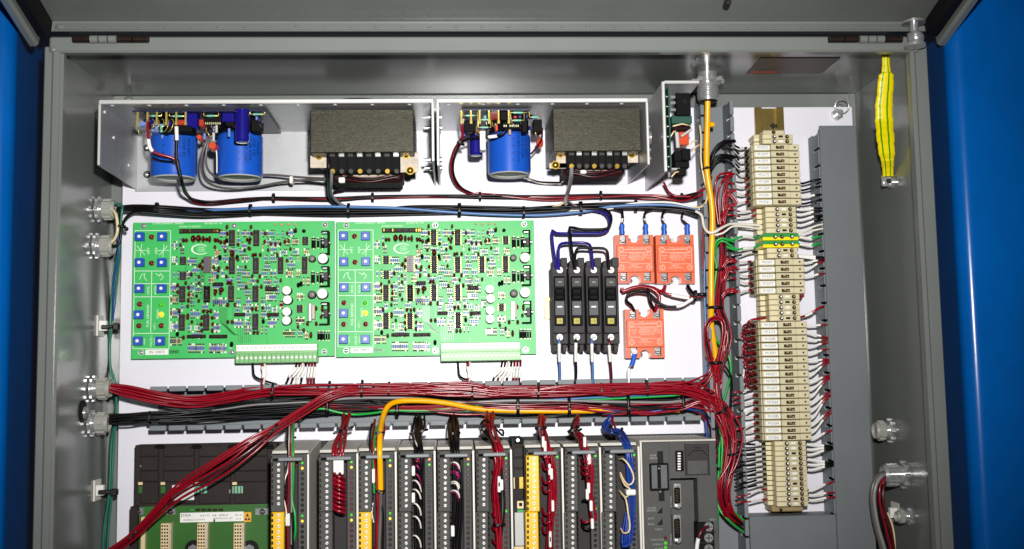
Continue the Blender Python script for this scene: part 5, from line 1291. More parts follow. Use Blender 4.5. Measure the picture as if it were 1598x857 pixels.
for (a, b) in (((1073, 712), (1082, 703)), ((1082, 703), (1096, 703)), ((1096, 703), (1105, 712)), ((1084, 699), (1094, 699))):
    p, q = P(*a, HM+.001), P(*b, HM+.001); ln.tube([p, q], .0003, 4)
ln.obj('emblem_relief', 'black_plastic', cp)
ks = cb('key_switch', 'black_plastic', 1014, 723, 1044, 766, HM, HM+.003, .001)
cb('key_plate', 'breaker_window', 1017, 726, 1041.5, 762.5, HM+.003, HM+.0038, .0004, ks); cb('key_slot', 'black_plastic', 1026, 726.5, 1031.5, 762, HM+.0038, HM+.0048, .0003, ks); cb('key_pin', 'zinc', 1027, 730, 1030, 732.5, HM+.0048, HM+.006, .0003, ks)
cb('finger_slot', 'rubber', 1026, 704, 1035, 723, HM-.001, HM+.0006, 0); cb('finger_slot', 'rubber', 1028, 766, 1037, 782, HM-.001, HM+.0006, 0); cb('screw_head', 'zinc', 1029, 766, 1032, 769, HM+.0006, HM+.002)
dp = cb('dip_switch', 'black_plastic', 1054.5, 703.5, 1067, 735.5, HM, HM+.0022, .0005)
for k in range(7): cb('switch_lever', 'can_top', 1057.5, 706.5+4.1*k, 1062.5, 709+4.1*k, HM+.0022, HM+.0034, .0003, dp)
tx_ = MB()
for s_, x, y, z_ in (('RUN', 1019, 711, 4), ('PROG', 1020, 715.5, 4), ('ACCESS', 1017, 793, 3.6), ('MEMORY', 1017, 797, 3.6), ('BATT', 1016, 809.5, 3.6), ('PROC', 1016, 818.5, 3.6), ('FORCE', 1028, 826.5, 3.4), ('PROC RUN', 1026, 842.5, 3.6), ('COMM 0', 1026, 850, 3.6), ('ACTIVE', 1028, 856.5, 3.6), ('RS232', 1112, 811, 3.4)):
    letters(tx_, s_, P(x, y, HM+.0004), z_*K)
for y in (781, 840): letters(tx_, 'CHAN 1A', P(1047, y+2, HM+.0004), 3.6*K, -H90)
tx_.obj('lettering', 'print_grey', cp)
for y in (797, 815):
    p = P(1029, y, HM); MB().prism([(p[0]-.003, p[1]-.003), (p[0]+.0035, p[1]-.003), (p[0]+.0035, p[1]+.004)], HM, HM+.0005).obj('arrow_mark', 'rubber', cp)
for y, m_ in ((839.5, 'led_dim'), (847.5, 'led_green'), (854.5, 'led_green')): MB().cyl(P(1038.5, y, HM), 2.5*K, 2.3*K, HM, HM+.0012, 'h', 12).obj('indicator', m_, cp)
def dsub(x0, y0, x1, y1):
    h = HM-.022
    o = cb('serial_socket', 'zinc', x0, y0, x1, y1, h, h+.010, .001)
    cb('socket_face', 'black_plastic', x0+2, y0+7, x1-2.2, y1-7, h+.010, h+.0125, .001, o)
    ph = MB()
    for r_ in range(5):
        for c_ in range(2):
            p = P(x0+4.5+3*c_, y0+10.5+4.1*r_+1.5*c_, h+.0125); ph.cyl(p, .7*K, .7*K, h+.0124, h+.0128, 'h', 6)
    ph.obj('pin_holes', 'brass', o, kind='stuff')
    for y in (y0+2.5, y1-2.5):
        p = P((x0+x1)/2, y, h+.01); MB().cyl(p, 2.7*K, 2.5*K, h+.010, h+.015, 'h', 6).obj('jack_screw', 'zinc', o)
dsub(1050.5, 754, 1064, 793); dsub(1050.5, 803, 1064, 847)
tb = cb('terminal_block', 'black_plastic', 1090, 815, 1117, 990, HM-.012, HM+.004, .0008)
for k in range(6):
    y = 822+17.2*k; p = P(1105.5, y, HM+.004)
    o = MB().cyl(p, .0052, .0050, HM+.004, HM+.0062, 'h', 14)
    o.box(p[0]-.0042, p[0]+.0042, p[1]-.0005, p[1]+.0005, HM+.0062, HM+.0066, 0, 1).box(p[0]-.0005, p[0]+.0005, p[1]-.0042, p[1]+.0042, HM+.0062, HM+.0067, 0, 1)
    o.obj('terminal_screw', ['zinc', 'dark_metal'], tb)
    cb('barrier', 'charcoal', 1092, y+7.6, 1116, y+9.2, HM+.004, HM+.008, .0003, tb)
# ================================================================== glands
GL = {}
GL[1] = gland(168, 327, 1, 'grey cable gland highest on the left wall, feeding black and white wires')
GL[2] = gland(165, 384, 1, 'grey cable gland second from the top on the left wall')
GL[3] = gland(160, 606.5, 1, 'grey cable gland on the left wall that feeds the thick red wire bundle')
GL[4] = gland(157, 660.5, 1, 'grey cable gland on the left wall that feeds the black wire bundle')
GL[5] = gland(1375, 672, -1, 'grey cable gland on the right wall, half hidden by the covered duct', .0115, .012)
GL[6] = gland(1392, 741, -1, 'shiny metal cable gland on the right wall with red and grey wires coming out', .0130, .018, True)
GL[7] = gland(1408, 806, -1, 'small grey gland low on the right wall behind the hanging wires', .0070, .010)
# metal connector for the yellow cable in the top wall
tc_ = thing('cable_gland', 'metal connector in the top wall that the thick yellow cable hangs from', 'cable gland', (P(1105, 135, .075)[0], ZT, .075))
gx, gh = P(1104.5, 140, .075)[0], .075; zg = P(1105, 158, gh)[1]; ztg = ZT
m_ = MB().cyl((gx, 0, gh), .0115, .0125, zg, zg+.003, 'z', 24, cap0=False).cyl((gx, 0, gh), .0125, .0125, zg+.003, ztg-.012, 'z', 24)
for i in range(6): m_.cyl((gx, 0, gh), .0132, .0132, zg+.004+.0022*i, zg+.0052+.0022*i, 'z', 24)
m_.cyl((gx, 0, gh), .0115, .0115, ztg-.012, ztg, 'z', 20); m_.cyl((gx, 0, gh), .0112, .0095, zg+.0002, zg+.0004, 'z', 20, 1)
m_.obj('connector_body', ['zinc', 'rubber'], tc_)
nut = MB(); zn = P(1105, 131, gh)[1]
nut.cyl((gx, 0, gh), .0165, .0165, zn, zn+.005, 'z', 20)
for i in range(8):
    a = 2*math.pi*i/8; nut.box(gx+.0175*math.cos(a)-.0028, gx+.0175*math.cos(a)+.0028, zn, zn+.006, gh+.0175*math.sin(a)-.0028, gh+.0175*math.sin(a)+.0028, .0006)
nut.obj('locknut', 'zinc', tc_)
# ================================================================== yellow and green ground strap
sp_ = thing('ground_strap', 'thick yellow and green striped ground strap hanging at the right', 'ground strap', P(1382, 84, .150))
SPT = [(1382, 81, .150, 6), (1382.5, 95, .149, 6.5), (1383, 113, .147, 7.5), (1383, 118, .147, 13), (1381.5, 140, .144, 13.5), (1379.5, 165, .140, 14.5), (1380, 190, .135, 15), (1382, 218, .122, 15), (1384, 240, .113, 13.5), (1385, 252, .106, 11), (1385.5, 262, .098, 9.5), (1386, 276, .090, 9.5)]
pp = path([q[:3] for q in SPT], 3); k = len(pp); n = 30; rows = []; mi = []
segs = len(SPT)-1
def wid(f):
    u = f*segs; i = min(int(u), segs-1); f_ = u-i; return SPT[i][3]*(1-f_)+SPT[i+1][3]*f_
per = (k-1)/segs
mbs = MB(); idx = 0
V = [Vector(p) for p in pp]
L = [0]
for i in range(1, k): L.append(L[-1]+(V[i]-V[i-1]).length)
keyL = []
for q in SPT:
    pv = Vector(P(*q[:3])); keyL.append(min(range(k), key=lambda i: (V[i]-pv).length))
for i in range(k):
    j = max(a for a in range(len(keyL)) if keyL[a] <= i); j2 = min(j+1, len(keyL)-1)
    f_ = 0 if j2 == j else (i-keyL[j])/max(1, keyL[j2]-keyL[j])
    hw = (SPT[j][3]*(1-f_)+SPT[j2][3]*f_)*.00071*(1+.03*math.sin(i*1.9)+.035*math.sin(i*.83+1)); th = hw*.42 if hw > .008 else hw*.6
    rows.append([tuple(V[i]+Vector((hw*math.cos(2*math.pi*a/n), 0, th*math.sin(2*math.pi*a/n)))) for a in range(n)])
green = {3, 7, 12, 16}
for i in range(k-1):
    for a in range(n):
        b = (a+1) % n
        o = len(mbs.v); mbs.v += [rows[i][a], rows[i][b], rows[i+1][b], rows[i+1][a]]
        # facing the camera a runs 0..9
        g = a in (0, 29, 6, 10, 18, 24)
        mbs.f.append((o, o+1, o+2, o+3)); mbs.m.append(1 if g else 0); mbs.s.append(False)
mbs.obj('striped_sleeve', ['strap_yellow', 'strap_green'], sp_)
p = P(1386, 283, .088)
MB().box(p[0]-.0075, p[0]+.0075, p[1]-.006, p[1]+.008, .0845, .0870, .001).cyl(p, .0058, .0056, .0870, .0892, 'h', 6).cyl(p, .0032, .003, .0892, .0914, 'h', 12, 1).obj('lug', ['zinc', 'dark_metal'], sp_)
MB().cyl((0, p[1]-.001, .086), .004, .004, p[0]+.006, XRW, 'x', 12).cyl((0, p[1]-.001, .086), .0075, .0075, XRW-.006, XRW, 'x', 6).obj('stud', 'zinc', sp_)
# ================================================================== wire bundles
def harness(name, label, at_, cat='wire bundle'): return thing(name, label, cat, P(*at_))
R_ = lambda s: list(s)
# --- upper black bundle
hb = harness('wire_bundle', 'black wire bundle with one blue wire crossing just above the green boards', (640, 330, .02))
g1 = GL[1][1]
bundle(hb, [(183, 326, .05, .5), (205, 325, .04, .8), (250, 326, .02), (330, 330, .014), (400, 331, .012), (520, 331, .012), (640, 330, .012), (717, 329, .012), (800, 329, .012), (905, 324, .014), (990, 321, .02), (1060, 324, .03), (1092, 333, .034)], R_('kkkkkkkk'), 1.9, 6.2, .8, .28, seed=3)
wire(hb, [(250, 330, .012), (330, 328, .016), (400, 325, .019), (470, 322.5, .020), (545, 323, .020), (620, 325, .020), (700, 331, .020), (770, 335, .018), (840, 336, .018), (905, 331, .02), (960, 322, .022), (1040, 320, .03), (1090, 328, .036)], 2.6, 'b')
wire(hb, [(205, 330, .035), (300, 338, .02), (345, 338, .012), (400, 335, .010), (450, 332, .006), (490, 330, .003)], 2.0, 'k'); wire(hb, [(560, 329, .004), (600, 326, .008), (640, 322, .016), (700, 321.5, .016), (850, 325, .016), (905, 328, .016), (940, 325, .012), (970, 322, .010)], 1.8, 'k')
wire(hb, [(870, 329, .008), (905, 328, .02), (950, 326, .02), (985, 318, .022), (1045, 316, .03), (1092, 327, .036)], 1.8, 'w')
for x, y, d in ((245, 325.5, 0), (391, 328, 0), (544, 328, 2), (717, 327.5, 1), (817, 331, 0), (906, 325, 1), (992, 322, 0)): tie(hb, (x, y, .016), (1, .02), 10 if d else 8.6, 5.6 if d == 1 else 4.2, tail=0, flat=.9)
# --- upper red and black pair
hr = harness('wire_bundle', 'red and black wire pair looping down from the blue cans across the panel', (600, 310, .01))
bundle(hr, [(277, 250, .115, .5), (281, 268, .112, .5), (285, 288, .104, .6), (292, 303, .06, .7), (303, 313, .025, .8), (330, 318, .012), (385, 312, .010), (428, 309, .010), (520, 311, .010), (581, 307, .010), (660, 305, .010), (740, 306, .010), (840, 309, .010), (937, 306, .010), (1010, 308, .012), (1060, 309, .02), (1082, 305, .036), (1100, 298, .040)], R_('rkkr'), 1.8, 3.4, .7, .5, seed=5)
bundle(hr, [(742, 302, .008), (800, 306, .009), (860, 310, .010), (937, 308, .010), (1010, 305, .012), (1060, 310, .02), (1085, 307, .036), (1102, 292, .040)], R_('rkrk'), 1.7, 4.0, .7, .5, seed=6)
for x, y in ((427, 309), (581.5, 308), (749, 306.5), (937.5, 305), (1064, 308.5)): tie(hr, (x, y, .010), (1, 0), 6.4, 3.6, tail=0, flat=.9)
# red lead from the first supply's pins
wr = thing('red_lead', 'red lead with a white sleeve dropping from the first supply over its left blue can', 'wire', P(232, 190, .12))
_, pp = wire(wr, [(230.5, 190, .121), (231, 206, .124), (232, 221, .124), (236, 234, .122), (249, 241, .118), (265, 245, .114), (274, 250, .112), (278, 262, .11)], 2.1, 'r')
sleeve(wr, pp, .30, .50, 2.9)
wk = thing('black_lead', 'black lead with a white sleeve on the front of the left blue can', 'wire', P(276, 205, .12))
_, pp = wire(wk, [(275, 190, .121), (275.5, 205, .118), (276, 220, .116), (275, 236, .114), (275.5, 250, .112), (278, 262, .11)], 2.1, 'k')
sleeve(wk, pp, .10, .40, 2.9)
wire(wk, [(238, 246, .105), (250, 250.5, .106), (264, 252, .108), (275, 252, .112)], 1.5, 'k')
tie(wk, (275, 252, .112), (.3, 1), 3.6, 3)
# grey-brown loops to the transformer
wg = thing('grey_lead', 'two dark grey leads looping below the right blue can to the first transformer', 'wire', P(400, 285, .05))
wire(wg, [(327, 208, .09), (322, 222, .092), (316, 240, .09), (314, 258, .085), (317, 275, .075), (326, 286, .06), (345, 293, .04), (372, 294.5, .03), (405, 291, .03), (440, 284.5, .035), (480, 281, .05), (513, 281, .07)], 1.9, 'A')
wire(wg, [(331, 208, .092), (325, 222, .094), (321, 245, .092), (323, 262, .088), (332, 273, .08), (350, 278, .06), (385, 276, .035), (420, 273, .035), (470, 277, .045), (513, 279, .07)], 1.9, 'A')
MB().tube(cut(path([(330, 212, .097), (334, 225, .098), (338, 238, .096), (338.5, 270, .09)]), 0, 1), .0008, 6).obj('white_lead', 'w_white', wg)
p = P(455, 281.5, .042); MB().box(p[0]-.0022, p[0]+.0022, p[1]-.0045, p[1]+.0045, .036, .047, .001).obj('clip', 'white_nylon', wg)
wt = thing('transformer_lead', 'grey and black leads bending down from the first transformer into the black bundle', 'wire', P(516, 270, .08))
wire(wt, [(517.5, 268, .12), (517, 285, .105), (516, 296, .07), (520, 308, .04), (532, 319, .02), (543, 324, .016)], 2.5, 'a'); wire(wt, [(513.5, 245, .12), (513, 266, .12), (513.5, 284, .10), (513, 298, .07), (516, 310, .04), (526, 320, .02), (540, 326, .016)], 2.4, 'k')
wire(wt, [(539, 293, .05), (530, 297, .03), (521, 300, .02)], 2.0, 'k')
p = P(534, 281, .11); MB().box(p[0]-.0042, p[0]+.0030, p[1]-.0030, p[1]+.0034, .104, .110, .001).obj('marker_sleeve', 'sleeve', wt); wire(wt, [(538, 278, .106), (548, 273, .108), (556, 268, .11)], 1.3, 'k')
wt = thing('transformer_lead', 'pale grey lead dropping from the second transformer over the red pair', 'wire', P(890, 265, .08))
wire(wt, [(892, 262, .118), (891.5, 275, .11), (889, 290, .06), (885, 303, .025), (882, 314, .020), (884, 320, .018)], 3.2, 'a'); wire(wt, [(882, 314, .020), (874, 320, .016), (862, 323, .014)], 1.8, 'c'); wire(wt, [(884, 313, .020), (892, 318, .018), (900, 322, .018)], 1.8, 'A')
p = P(911, 267.5, .11); MB().box(p[0]-.0036, p[0]+.0036, p[1]-.0020, p[1]+.0022, .1, .108, .001).obj('marker_sleeve', 'sleeve', wt)
wp = thing('supply_leads', 'red and black lead pair curving down at the left of the single blue can', 'wire', P(720, 220, .06))
wire(wp, [(720, 188, .12), (721, 200, .118), (722, 213, .11), (717, 221, .10), (708, 236, .08), (704, 256, .06), (706, 275, .04), (715, 292, .02), (733, 302, .010), (750, 305, .010)], 2.0, 'r')
wire(wp, [(794, 190, .12), (792, 200, .12), (784, 209, .12), (770, 213, .116), (750, 214, .11), (730, 217, .105), (719, 224, .10), (711, 240, .08), (707, 258, .06), (709, 276, .04), (720, 293, .02), (740, 303, .008), (750, 306, .008)], 1.9, 'k')
a = path([(776, 212, .117), (768, 213.5, .116), (756, 214, .112)]); MB().tube(a, .0021, 8).obj('marker_sleeve', 'sleeve', wp)
tie(wp, (719, 224, .10), (-.4, 1), 5, 3)
wire(wp, [(846, 200, .1), (845, 218, .09), (836, 232, .08), (829, 240, .07)], 1.6, 'm')
wl_ = thing('white_lead', 'thin pale leads under the single blue can running to the second transformer', 'wire', P(840, 285, .03))
wire(wl_, [(818, 278, .05), (826, 280, .04), (838, 285, .02), (852, 287, .015), (872, 286, .03), (882, 282, .05)], 1.3, 'w'); wire(wl_, [(820, 277, .045), (832, 281, .03), (845, 284, .02), (880, 285, .04)], 1.3, 'k')
wire(wl_, [(1036, 285, .04), (1044, 300, .03), (1056, 306, .03), (1078, 307, .035)], 1.8, 'r')
# --- left wall wires: teal pair down from the glands, white link, black tail
hg = harness('wire_bundle', 'dark green wire pair running down the left wall past the cable glands', (180, 560, .03))
wire(hg, [(179, 318, .05), (188, 319, .05), (191, 325, .052), (189, 345, .05), (187, 380, .046), (183, 400, .042), (178, 430, .036), (174, 470, .03), (172, 510, .028), (170, 545, .026), (173, 575, .026), (180, 600, .026), (180, 650, .022), (174, 690, .02), (172, 740, .02), (170, 775, .02), (162, 830, .02), (160, 900, .02)], 2.0, 't')
wire(hg, [(190, 326, .05), (188, 360, .048), (186, 395, .044), (184, 420, .038), (180, 460, .032), (175, 505, .03), (171, 545, .028), (174, 590, .03), (182, 610, .028), (178, 690, .024), (175, 740, .024), (174, 775, .022), (169, 830, .02), (167, 900, .02)], 2.0, 't')
wire(hg, [(184, 350, .052), (184, 395, .046), (178, 440, .04), (176, 500, .032)], 1.3, 'B')
tie(hg, (173, 510, .03), (0, 1), 4.5, 4, tail=0); tie(hg, (173, 766, .024), (0, 1), 4.5, 4)
wz = thing('white_wire', 'short white wire bowing from the top left gland to the one below', 'wire', P(180, 350, .05))
wire(wz, [(176, 328, .05), (181, 335, .055), (183.5, 350, .055), (183, 363, .055), (179, 373, .052), (173, 379, .05)], 2.3, 'c')
wq = thing('black_wire', 'black wire curving from the bundle down into the second gland', 'wire', P(200, 335, .04))
wire(wq, [(243, 331, .022), (225, 330, .03), (208, 331, .04), (196, 341, .046), (190, 356, .05), (188, 372, .05), (184, 382, .05), (174, 384, .05)], 2.3, 'k')
tie(wq, (190, 354, .05), (0, 1), 5, 4); 
p = P(196, 357, .055); MB().dome((p[0], p[1]), .0028, .052, .003).obj('tie_head', 'tie_black', wq)
for (x, y, lab) in ((158, 508, 'white adhesive cable mount on the left wall beside the green board'), (161, 766, 'white adhesive cable mount low on the left wall beside the rack')):
    tcm = thing('cable_mount', lab, 'cable mount', P(x, y, .04), 'adhesive cable mounts')
    zc = P(x, y, .03)[1]
    MB().box(XL, XL+.0022, zc-.0125, zc+.0125, .006, .031, .0006).obj('base', 'white_nylon', tcm)
    MB().prism([(XL+.002, .012), (XL+.002, .026), (XL+.0095, .022), (XL+.0095, .016)], zc-.006, zc+.006, 'z').obj('saddle', 'white_nylon', tcm)
    pz = P(175 if y < 600 else 172, y+2, .032); MB().box(XL+.006, pz[0]+.006, pz[1]-.0024, pz[1]+.0024, .027, .0315, .0008).box(pz[0]+.002, pz[0]+.0095, pz[1]-.0042, pz[1]+.0042, .030, .0375, .0012).obj('tie_strap', 'tie_black', tcm)
# --- thick red bundle from the gland along the duct
hA = harness('wire_bundle', 'thick red wire bundle from the left gland along the top of the level duct', (560, 610, .04))
bundle(hA, [(172, 605, .055, .7), (200, 611, .055, .95), (240, 620, .052), (275, 626, .048), (310, 627.5, .045), (350, 622, .044), (395, 613, .044), (430, 609.5, .044), (500, 609, .044), (560, 608.5, .044), (610, 609, .044), (680, 610, .044), (740, 611, .044), (800, 611, .044), (870, 610, .044), (940, 608, .044), (1010, 606.5, .044), (1060, 608, .044), (1095, 617, .044), (1118, 634, .044), (1134, 660, .046), (1140, 690, .046), (1136, 730, .046), (1130, 770, .046), (1136, 800, .040), (1150, 816, .03)], R_('rrdrrrdrrrdrr'), 1.75, 9.2, .55, .16, seed=12)
bundle(hA, [(430, 610, .052), (520, 606, .05), (620, 605, .05), (700, 610, .05), (820, 612, .05), (900, 605, .05), (1000, 604, .05), (1060, 603, .05), (1092, 596, .05), (1108, 580, .05), (1118, 560, .052)], R_('rrrd'), 1.6, 8, .4, .6, seed=13)
bundle(hA, [(500, 612, .05), (600, 608, .05), (720, 604, .05), (800, 613, .05), (880, 608, .05), (960, 610, .05), (1040, 603, .05), (1090, 612, .05), (1124, 636, .05), (1146, 676, .05), (1138, 720, .05), (1126, 760, .05), (1132, 795, .045), (1150, 812, .03)], R_('rrrrr'), 1.7, 8.5, .4, .6, seed=14)
for x, y, r, tl in ((426, 609.5, 10, 0), (514, 608, 11, 5), (565, 606, 11, 0), (607, 606, 8, 0), (737, 611, 10, 10), (840, 610, 10, 14), (938, 607, 7, 0), (957, 612, 5, 0), (1009, 605, 10, 14)): tie(hA, (x, y, .046), (1, .05 if x < 1000 else -.1), r+1, 3.6, tail=-tl if tl else 0, flat=.62)
# --- black bundle from the lower gland
hB = harness('wire_bundle', 'black wire bundle from the lowest left gland running through the level duct', (400, 645, .03))
bundle(hB, [(171, 654, .05, .75), (200, 653, .05, .9), (232, 651.5, .047), (270, 649.5, .042), (320, 646, .034), (380, 641, .03), (440, 637, .028), (500, 634, .026), (560, 632, .026), (640, 636, .024), (740, 637, .024), (860, 636, .024), (960, 634, .024), (1060, 632, .026), (1100, 642, .03), (1118, 668, .03), (1124, 720, .03)], R_('kkkkkkkkkkkk'), 1.8, 9.0, .5, .2, seed=21)
bundle(hB, [(250, 652, .045), (320, 652, .034), (400, 649, .03), (470, 645, .026), (520, 640, .026), (600, 630, .026)], R_('kkkkk'), 1.5, 6.5, .5, .35, seed=22)
bundle(hB, [(330, 640, .036), (400, 633, .034), (470, 627, .03), (520, 624, .028), (600, 622, .028), (640, 625, .026)], R_('kkkaa'), 1.5, 6, .5, .4, seed=23)
tie(hB, (234, 652, .047), (1, 0), 9, 3, flat=.7)
# --- diagonal red bundle
hC = harness('wire_bundle', 'red wire bundle slanting down left across the empty slots of the rack', (300, 770, .08))
hpts = [(560, 607, .046, 1.0), (530, 612, .052, 1.0), (505, 622, .056), (480, 637, .062, .9), (455, 653, .070, .85), (428, 670, .078, .85), (395, 692, .086, 1.7), (360, 717, .09, 2.2), (325, 740, .09, 2.2), (295, 757, .088, 1.9), (268, 776, .085, 1.35), (240, 804, .08, .95), (212, 832, .075, .75), (190, 850, .07, .9), (160, 872, .06, 1.0), (110, 905, .05, 1.0)]
bundle(hC, hpts, R_('rrdrrr'), 1.8, 7.6, .6, .10, seed=31)
for x, y, r in ((427, 670, 9), (211, 832, 7.5)): tie(hC, (x, y, .078 if x > 300 else .075), (1, .72), r, 3.2, tail=9, flat=.75)
# --- yellow cable out of the duct into the third module, grey, green and mixed wires in the duct
hY = harness('yellow_cable', 'yellow cable bending out of the level duct down into a module with a yellow plug', (600, 640, .06), 'cable')
_, pp = wire(hY, [(1060, 640, .030), (960, 641, .032), (880, 641.5, .034), (800, 641, .034), (745, 638, .036), (700, 629.5, .040), (660, 625.5, .044), (625, 626, .050), (608, 632, .060), (600, 644, .072), (595.5, 660, .090), (593, 678, .115), (592.5, 702, .130), (593.5, 735, .128), (594, 768, .124)], 4.2, 'y', 'cable_jacket', 12)
wire(hY, [(594, 768, .124), (594, 800, .12), (592, 850, .12), (592, 900, .12)], 3.2, 'A', 'inner_wire'); wire(hY, [(592, 768, .124), (589, 800, .122), (587, 850, .12), (588, 900, .12)], 1.4, 'r', 'inner_wire')
tie(hY, (594, 766, .125), (0, 1), 5.2, 2.4); tie(hY, (593, 675, .112), (.05, 1), 5.6, 2.4)
hM = harness('wire_bundle', 'mixed green grey and red wires running under the red bundle in the level duct', (760, 640, .03))
wire(hM, [(460, 648, .03), (482, 640, .034), (505, 638, .034), (525, 643, .032), (552, 647, .03), (580, 645, .032), (612, 641, .034), (660, 641, .034), (720, 636, .034), (790, 629, .034), (870, 627, .034), (960, 622, .034), (1040, 618, .034), (1085, 614, .036), (1108, 622, .036), (1120, 650, .036), (1127, 690, .04), (1126, 750, .04), (1138, 790, .04), (1160, 812, .03)], 2.0, 'g')
wire(hM, [(650, 640, .032), (740, 641, .03), (800, 638, .034), (880, 636, .034), (960, 633, .03), (1040, 628, .03)], 1.9, 'g')
wire(hM, [(480, 629, .036), (540, 622, .036), (600, 621, .038), (650, 622, .038), (720, 628, .036), (790, 625.5, .036), (860, 625, .036), (950, 627, .036), (1040, 628, .036), (1085, 624, .036), (1104, 640, .036), (1112, 690, .034)], 2.4, 'a')
wire(hM, [(820, 626, .036), (900, 622, .036), (980, 618, .036), (1060, 615, .034)], 1.8, 'b')
bundle(hM, [(600, 634, .03), (700, 633, .034), (800, 634, .036), (880, 632, .036), (940, 636, .036), (1010, 640, .036), (1060, 634, .036), (1095, 628, .04), (1120, 650, .04), (1138, 700, .042)], R_('rrdkkrr'), 1.7, 8, .5, .55, seed=41)
bundle(hM, [(480, 637, .03), (560, 637, .03), (640, 640, .03), (720, 643, .03), (800, 645, .03), (900, 639, .032), (1000, 642, .032), (1070, 632, .034), (1102, 626, .036), (1126, 655, .036)], R_('krkdrk'), 1.7, 6.5, .5, .6, seed=42)
bundle(hM, [(940, 640, .034), (1000, 638, .036), (1045, 634, .036), (1080, 634, .036), (1104, 648, .036), (1116, 680, .034), (1112, 720, .032)], R_('rrkkrB'), 1.7, 8, .5, .5, seed=43)
for x, y, r, f_ in ((511, 634, 12, 0), (620, 636, 13, 0), (634, 622, 9, 8), (808, 632, 13, 0), (888, 634, 13, 0), (980, 632, 15, 0), (1066, 629, 12, 0)): tie(hM, (x, y, .036), (1, 0), r, 5.2 if not f_ else 3.2, flat=.45)
# --- yellow cable down the upright duct
hV = harness('yellow_cable', 'thick yellow cable hanging from the top wall down the upright duct', (1108, 320, .06), 'cable')
_, pp = wire(hV, [(1104.5, 150, .073), (1104, 185, .068), (1103, 225, .064), (1103, 262, .062), (1106, 288, .060), (1110, 312, .058), (1112, 340, .056), (1111, 380, .054), (1110, 420, .052), (1110, 470, .050), (1110, 505, .044), (1113, 530, .040), (1117, 560, .036), (1116, 590, .034)], 4.6, 'y', 'cable_jacket', 14)
p = P(1107, 195, .066); MB().cyl((0, p[1], .068), .0034, .0030, p[0], p[0]+.0052, 'x', 10).obj('cable_nub', 'w_yellow', hV)
tie(hV, (1103.5, 263, .062), (.1, 1), 6.2, 2.4)
wv = thing('cream_wire', 'thin cream wire running down beside the thick yellow cable', 'wire', P(1098, 260, .05))
wire(wv, [(1092, 196, .050), (1094, 215, .054), (1094, 250, .054), (1099, 280, .052), (1104, 300, .05), (1102, 315, .046), (1094, 323, .042), (1080, 324, .034)], 1.5, 'c'); wire(wv, [(1092, 210, .048), (1096, 240, .05), (1097, 270, .05)], 1.1, 'k')
# --- red bundle down the upright duct with its double loop
hD = harness('wire_bundle', 'red wire bundle with a double loop running down the upright duct', (1125, 500, .05))
bundle(hD, [(1131, 330, .036, .6), (1129, 360, .038), (1128, 400, .040), (1126, 440, .042), (1124, 480, .046), (1131, 505, .05, 1.1), (1136, 525, .052), (1134, 548, .052), (1126, 570, .052), (1120, 592, .05), (1122, 620, .05), (1132, 650, .05), (1138, 690, .05), (1134, 730, .05), (1126, 770, .05), (1134, 800, .044), (1156, 818, .03)], R_('rrdrrk'), 1.7, 5.2, .6, .3, seed=51)
bundle(hD, [(1122, 600, .05), (1114, 580, .052), (1105, 552, .054), (1100, 525, .056), (1103, 506, .058), (1114, 496, .058), (1126, 500, .058), (1130, 516, .058), (1127, 540, .056), (1120, 566, .054), (1118, 600, .05), (1126, 640, .05), (1136, 680, .05)], R_('rrkr'), 1.7, 4.6, .6, .3, seed=52)
for k_, (x0, y0, xe, ye) in enumerate(((1129, 290, 1145, 272), (1130, 312, 1148, 297), (1130, 300, 1150, 318), (1130, 330, 1148, 321), (1128, 410, 1150, 409), (1126, 456, 1152, 456), (1128, 430, 1150, 418))):
    bundle(hD, [(1128, 470-k_*12 if k_ > 3 else 345, .04), (x0, y0+20 if k_ < 4 else y0+8, .044), (x0+2, y0+6, .045), ((x0+xe)/2, (y0+ye)/2-5, .046), (xe, ye, .046)], R_('rr'), 1.6, 2.2, .6, .4, seed=60+k_)
wire(hD, [(1121, 350, .044), (1116, 310, .046), (1117, 284, .05), (1124, 272, .05), (1138, 270, .048), (1146, 272, .046)], 1.8, 'r'); wire(hD, [(1124, 350, .044), (1121, 310, .046), (1124, 288, .05), (1132, 277, .05), (1146, 272, .046)], 1.6, 'r')
wire(hD, [(1088, 300, .046), (1098, 296, .046), (1106, 288, .042), (1110, 276, .036)], 2.0, 'r'); wire(hD, [(1088, 306, .044), (1100, 303, .044), (1108, 296, .04)], 1.8, 'r')
tie(hD, (1117, 566, .055), (.05, 1), 9, 4.2, tail=14); tie(hD, (1116, 480, .05), (0, 1), 12, 4.2, tail=10); tie(hD, (1122, 421, .046), (0, 1), 7, 3); tie(hD, (1141, 709, .05), (.1, 1), 6, 3)
tie(hD, (1127, 640, .052), (.6, 1), 9, 3)
# green and other thin wires in the upright duct
hE = harness('wire_bundle', 'bright green and blue wires beside the red ones in the upright duct', (1118, 420, .03))
wire(hE, [(1146, 378, .046), (1138, 375, .05), (1126, 372, .05), (1117, 378, .048), (1114, 395, .044), (1118, 415, .042), (1116, 440, .04), (1112, 470, .036), (1112, 500, .034), (1118, 530, .034), (1136, 552, .044), (1141, 580, .044), (1136, 602, .04), (1126, 640, .036), (1123, 690, .034), (1121, 760, .034), (1120, 840, .034), (1118, 900, .034)], 2.0, 'g')
wire(hE, [(1148, 390, .046), (1136, 380, .048), (1126, 376, .048), (1118, 384, .044), (1117, 400, .04)], 1.8, 'g')
wire(hE, [(1101, 340, .036), (1101, 380, .036), (1099, 440, .034), (1101, 500, .034), (1104, 560, .034), (1098, 590, .036)], 1.6, 'b'); wire(hE, [(1106, 340, .034), (1107, 400, .034), (1105, 470, .034), (1102, 520, .034), (1106, 580, .034)], 1.5, 'k')
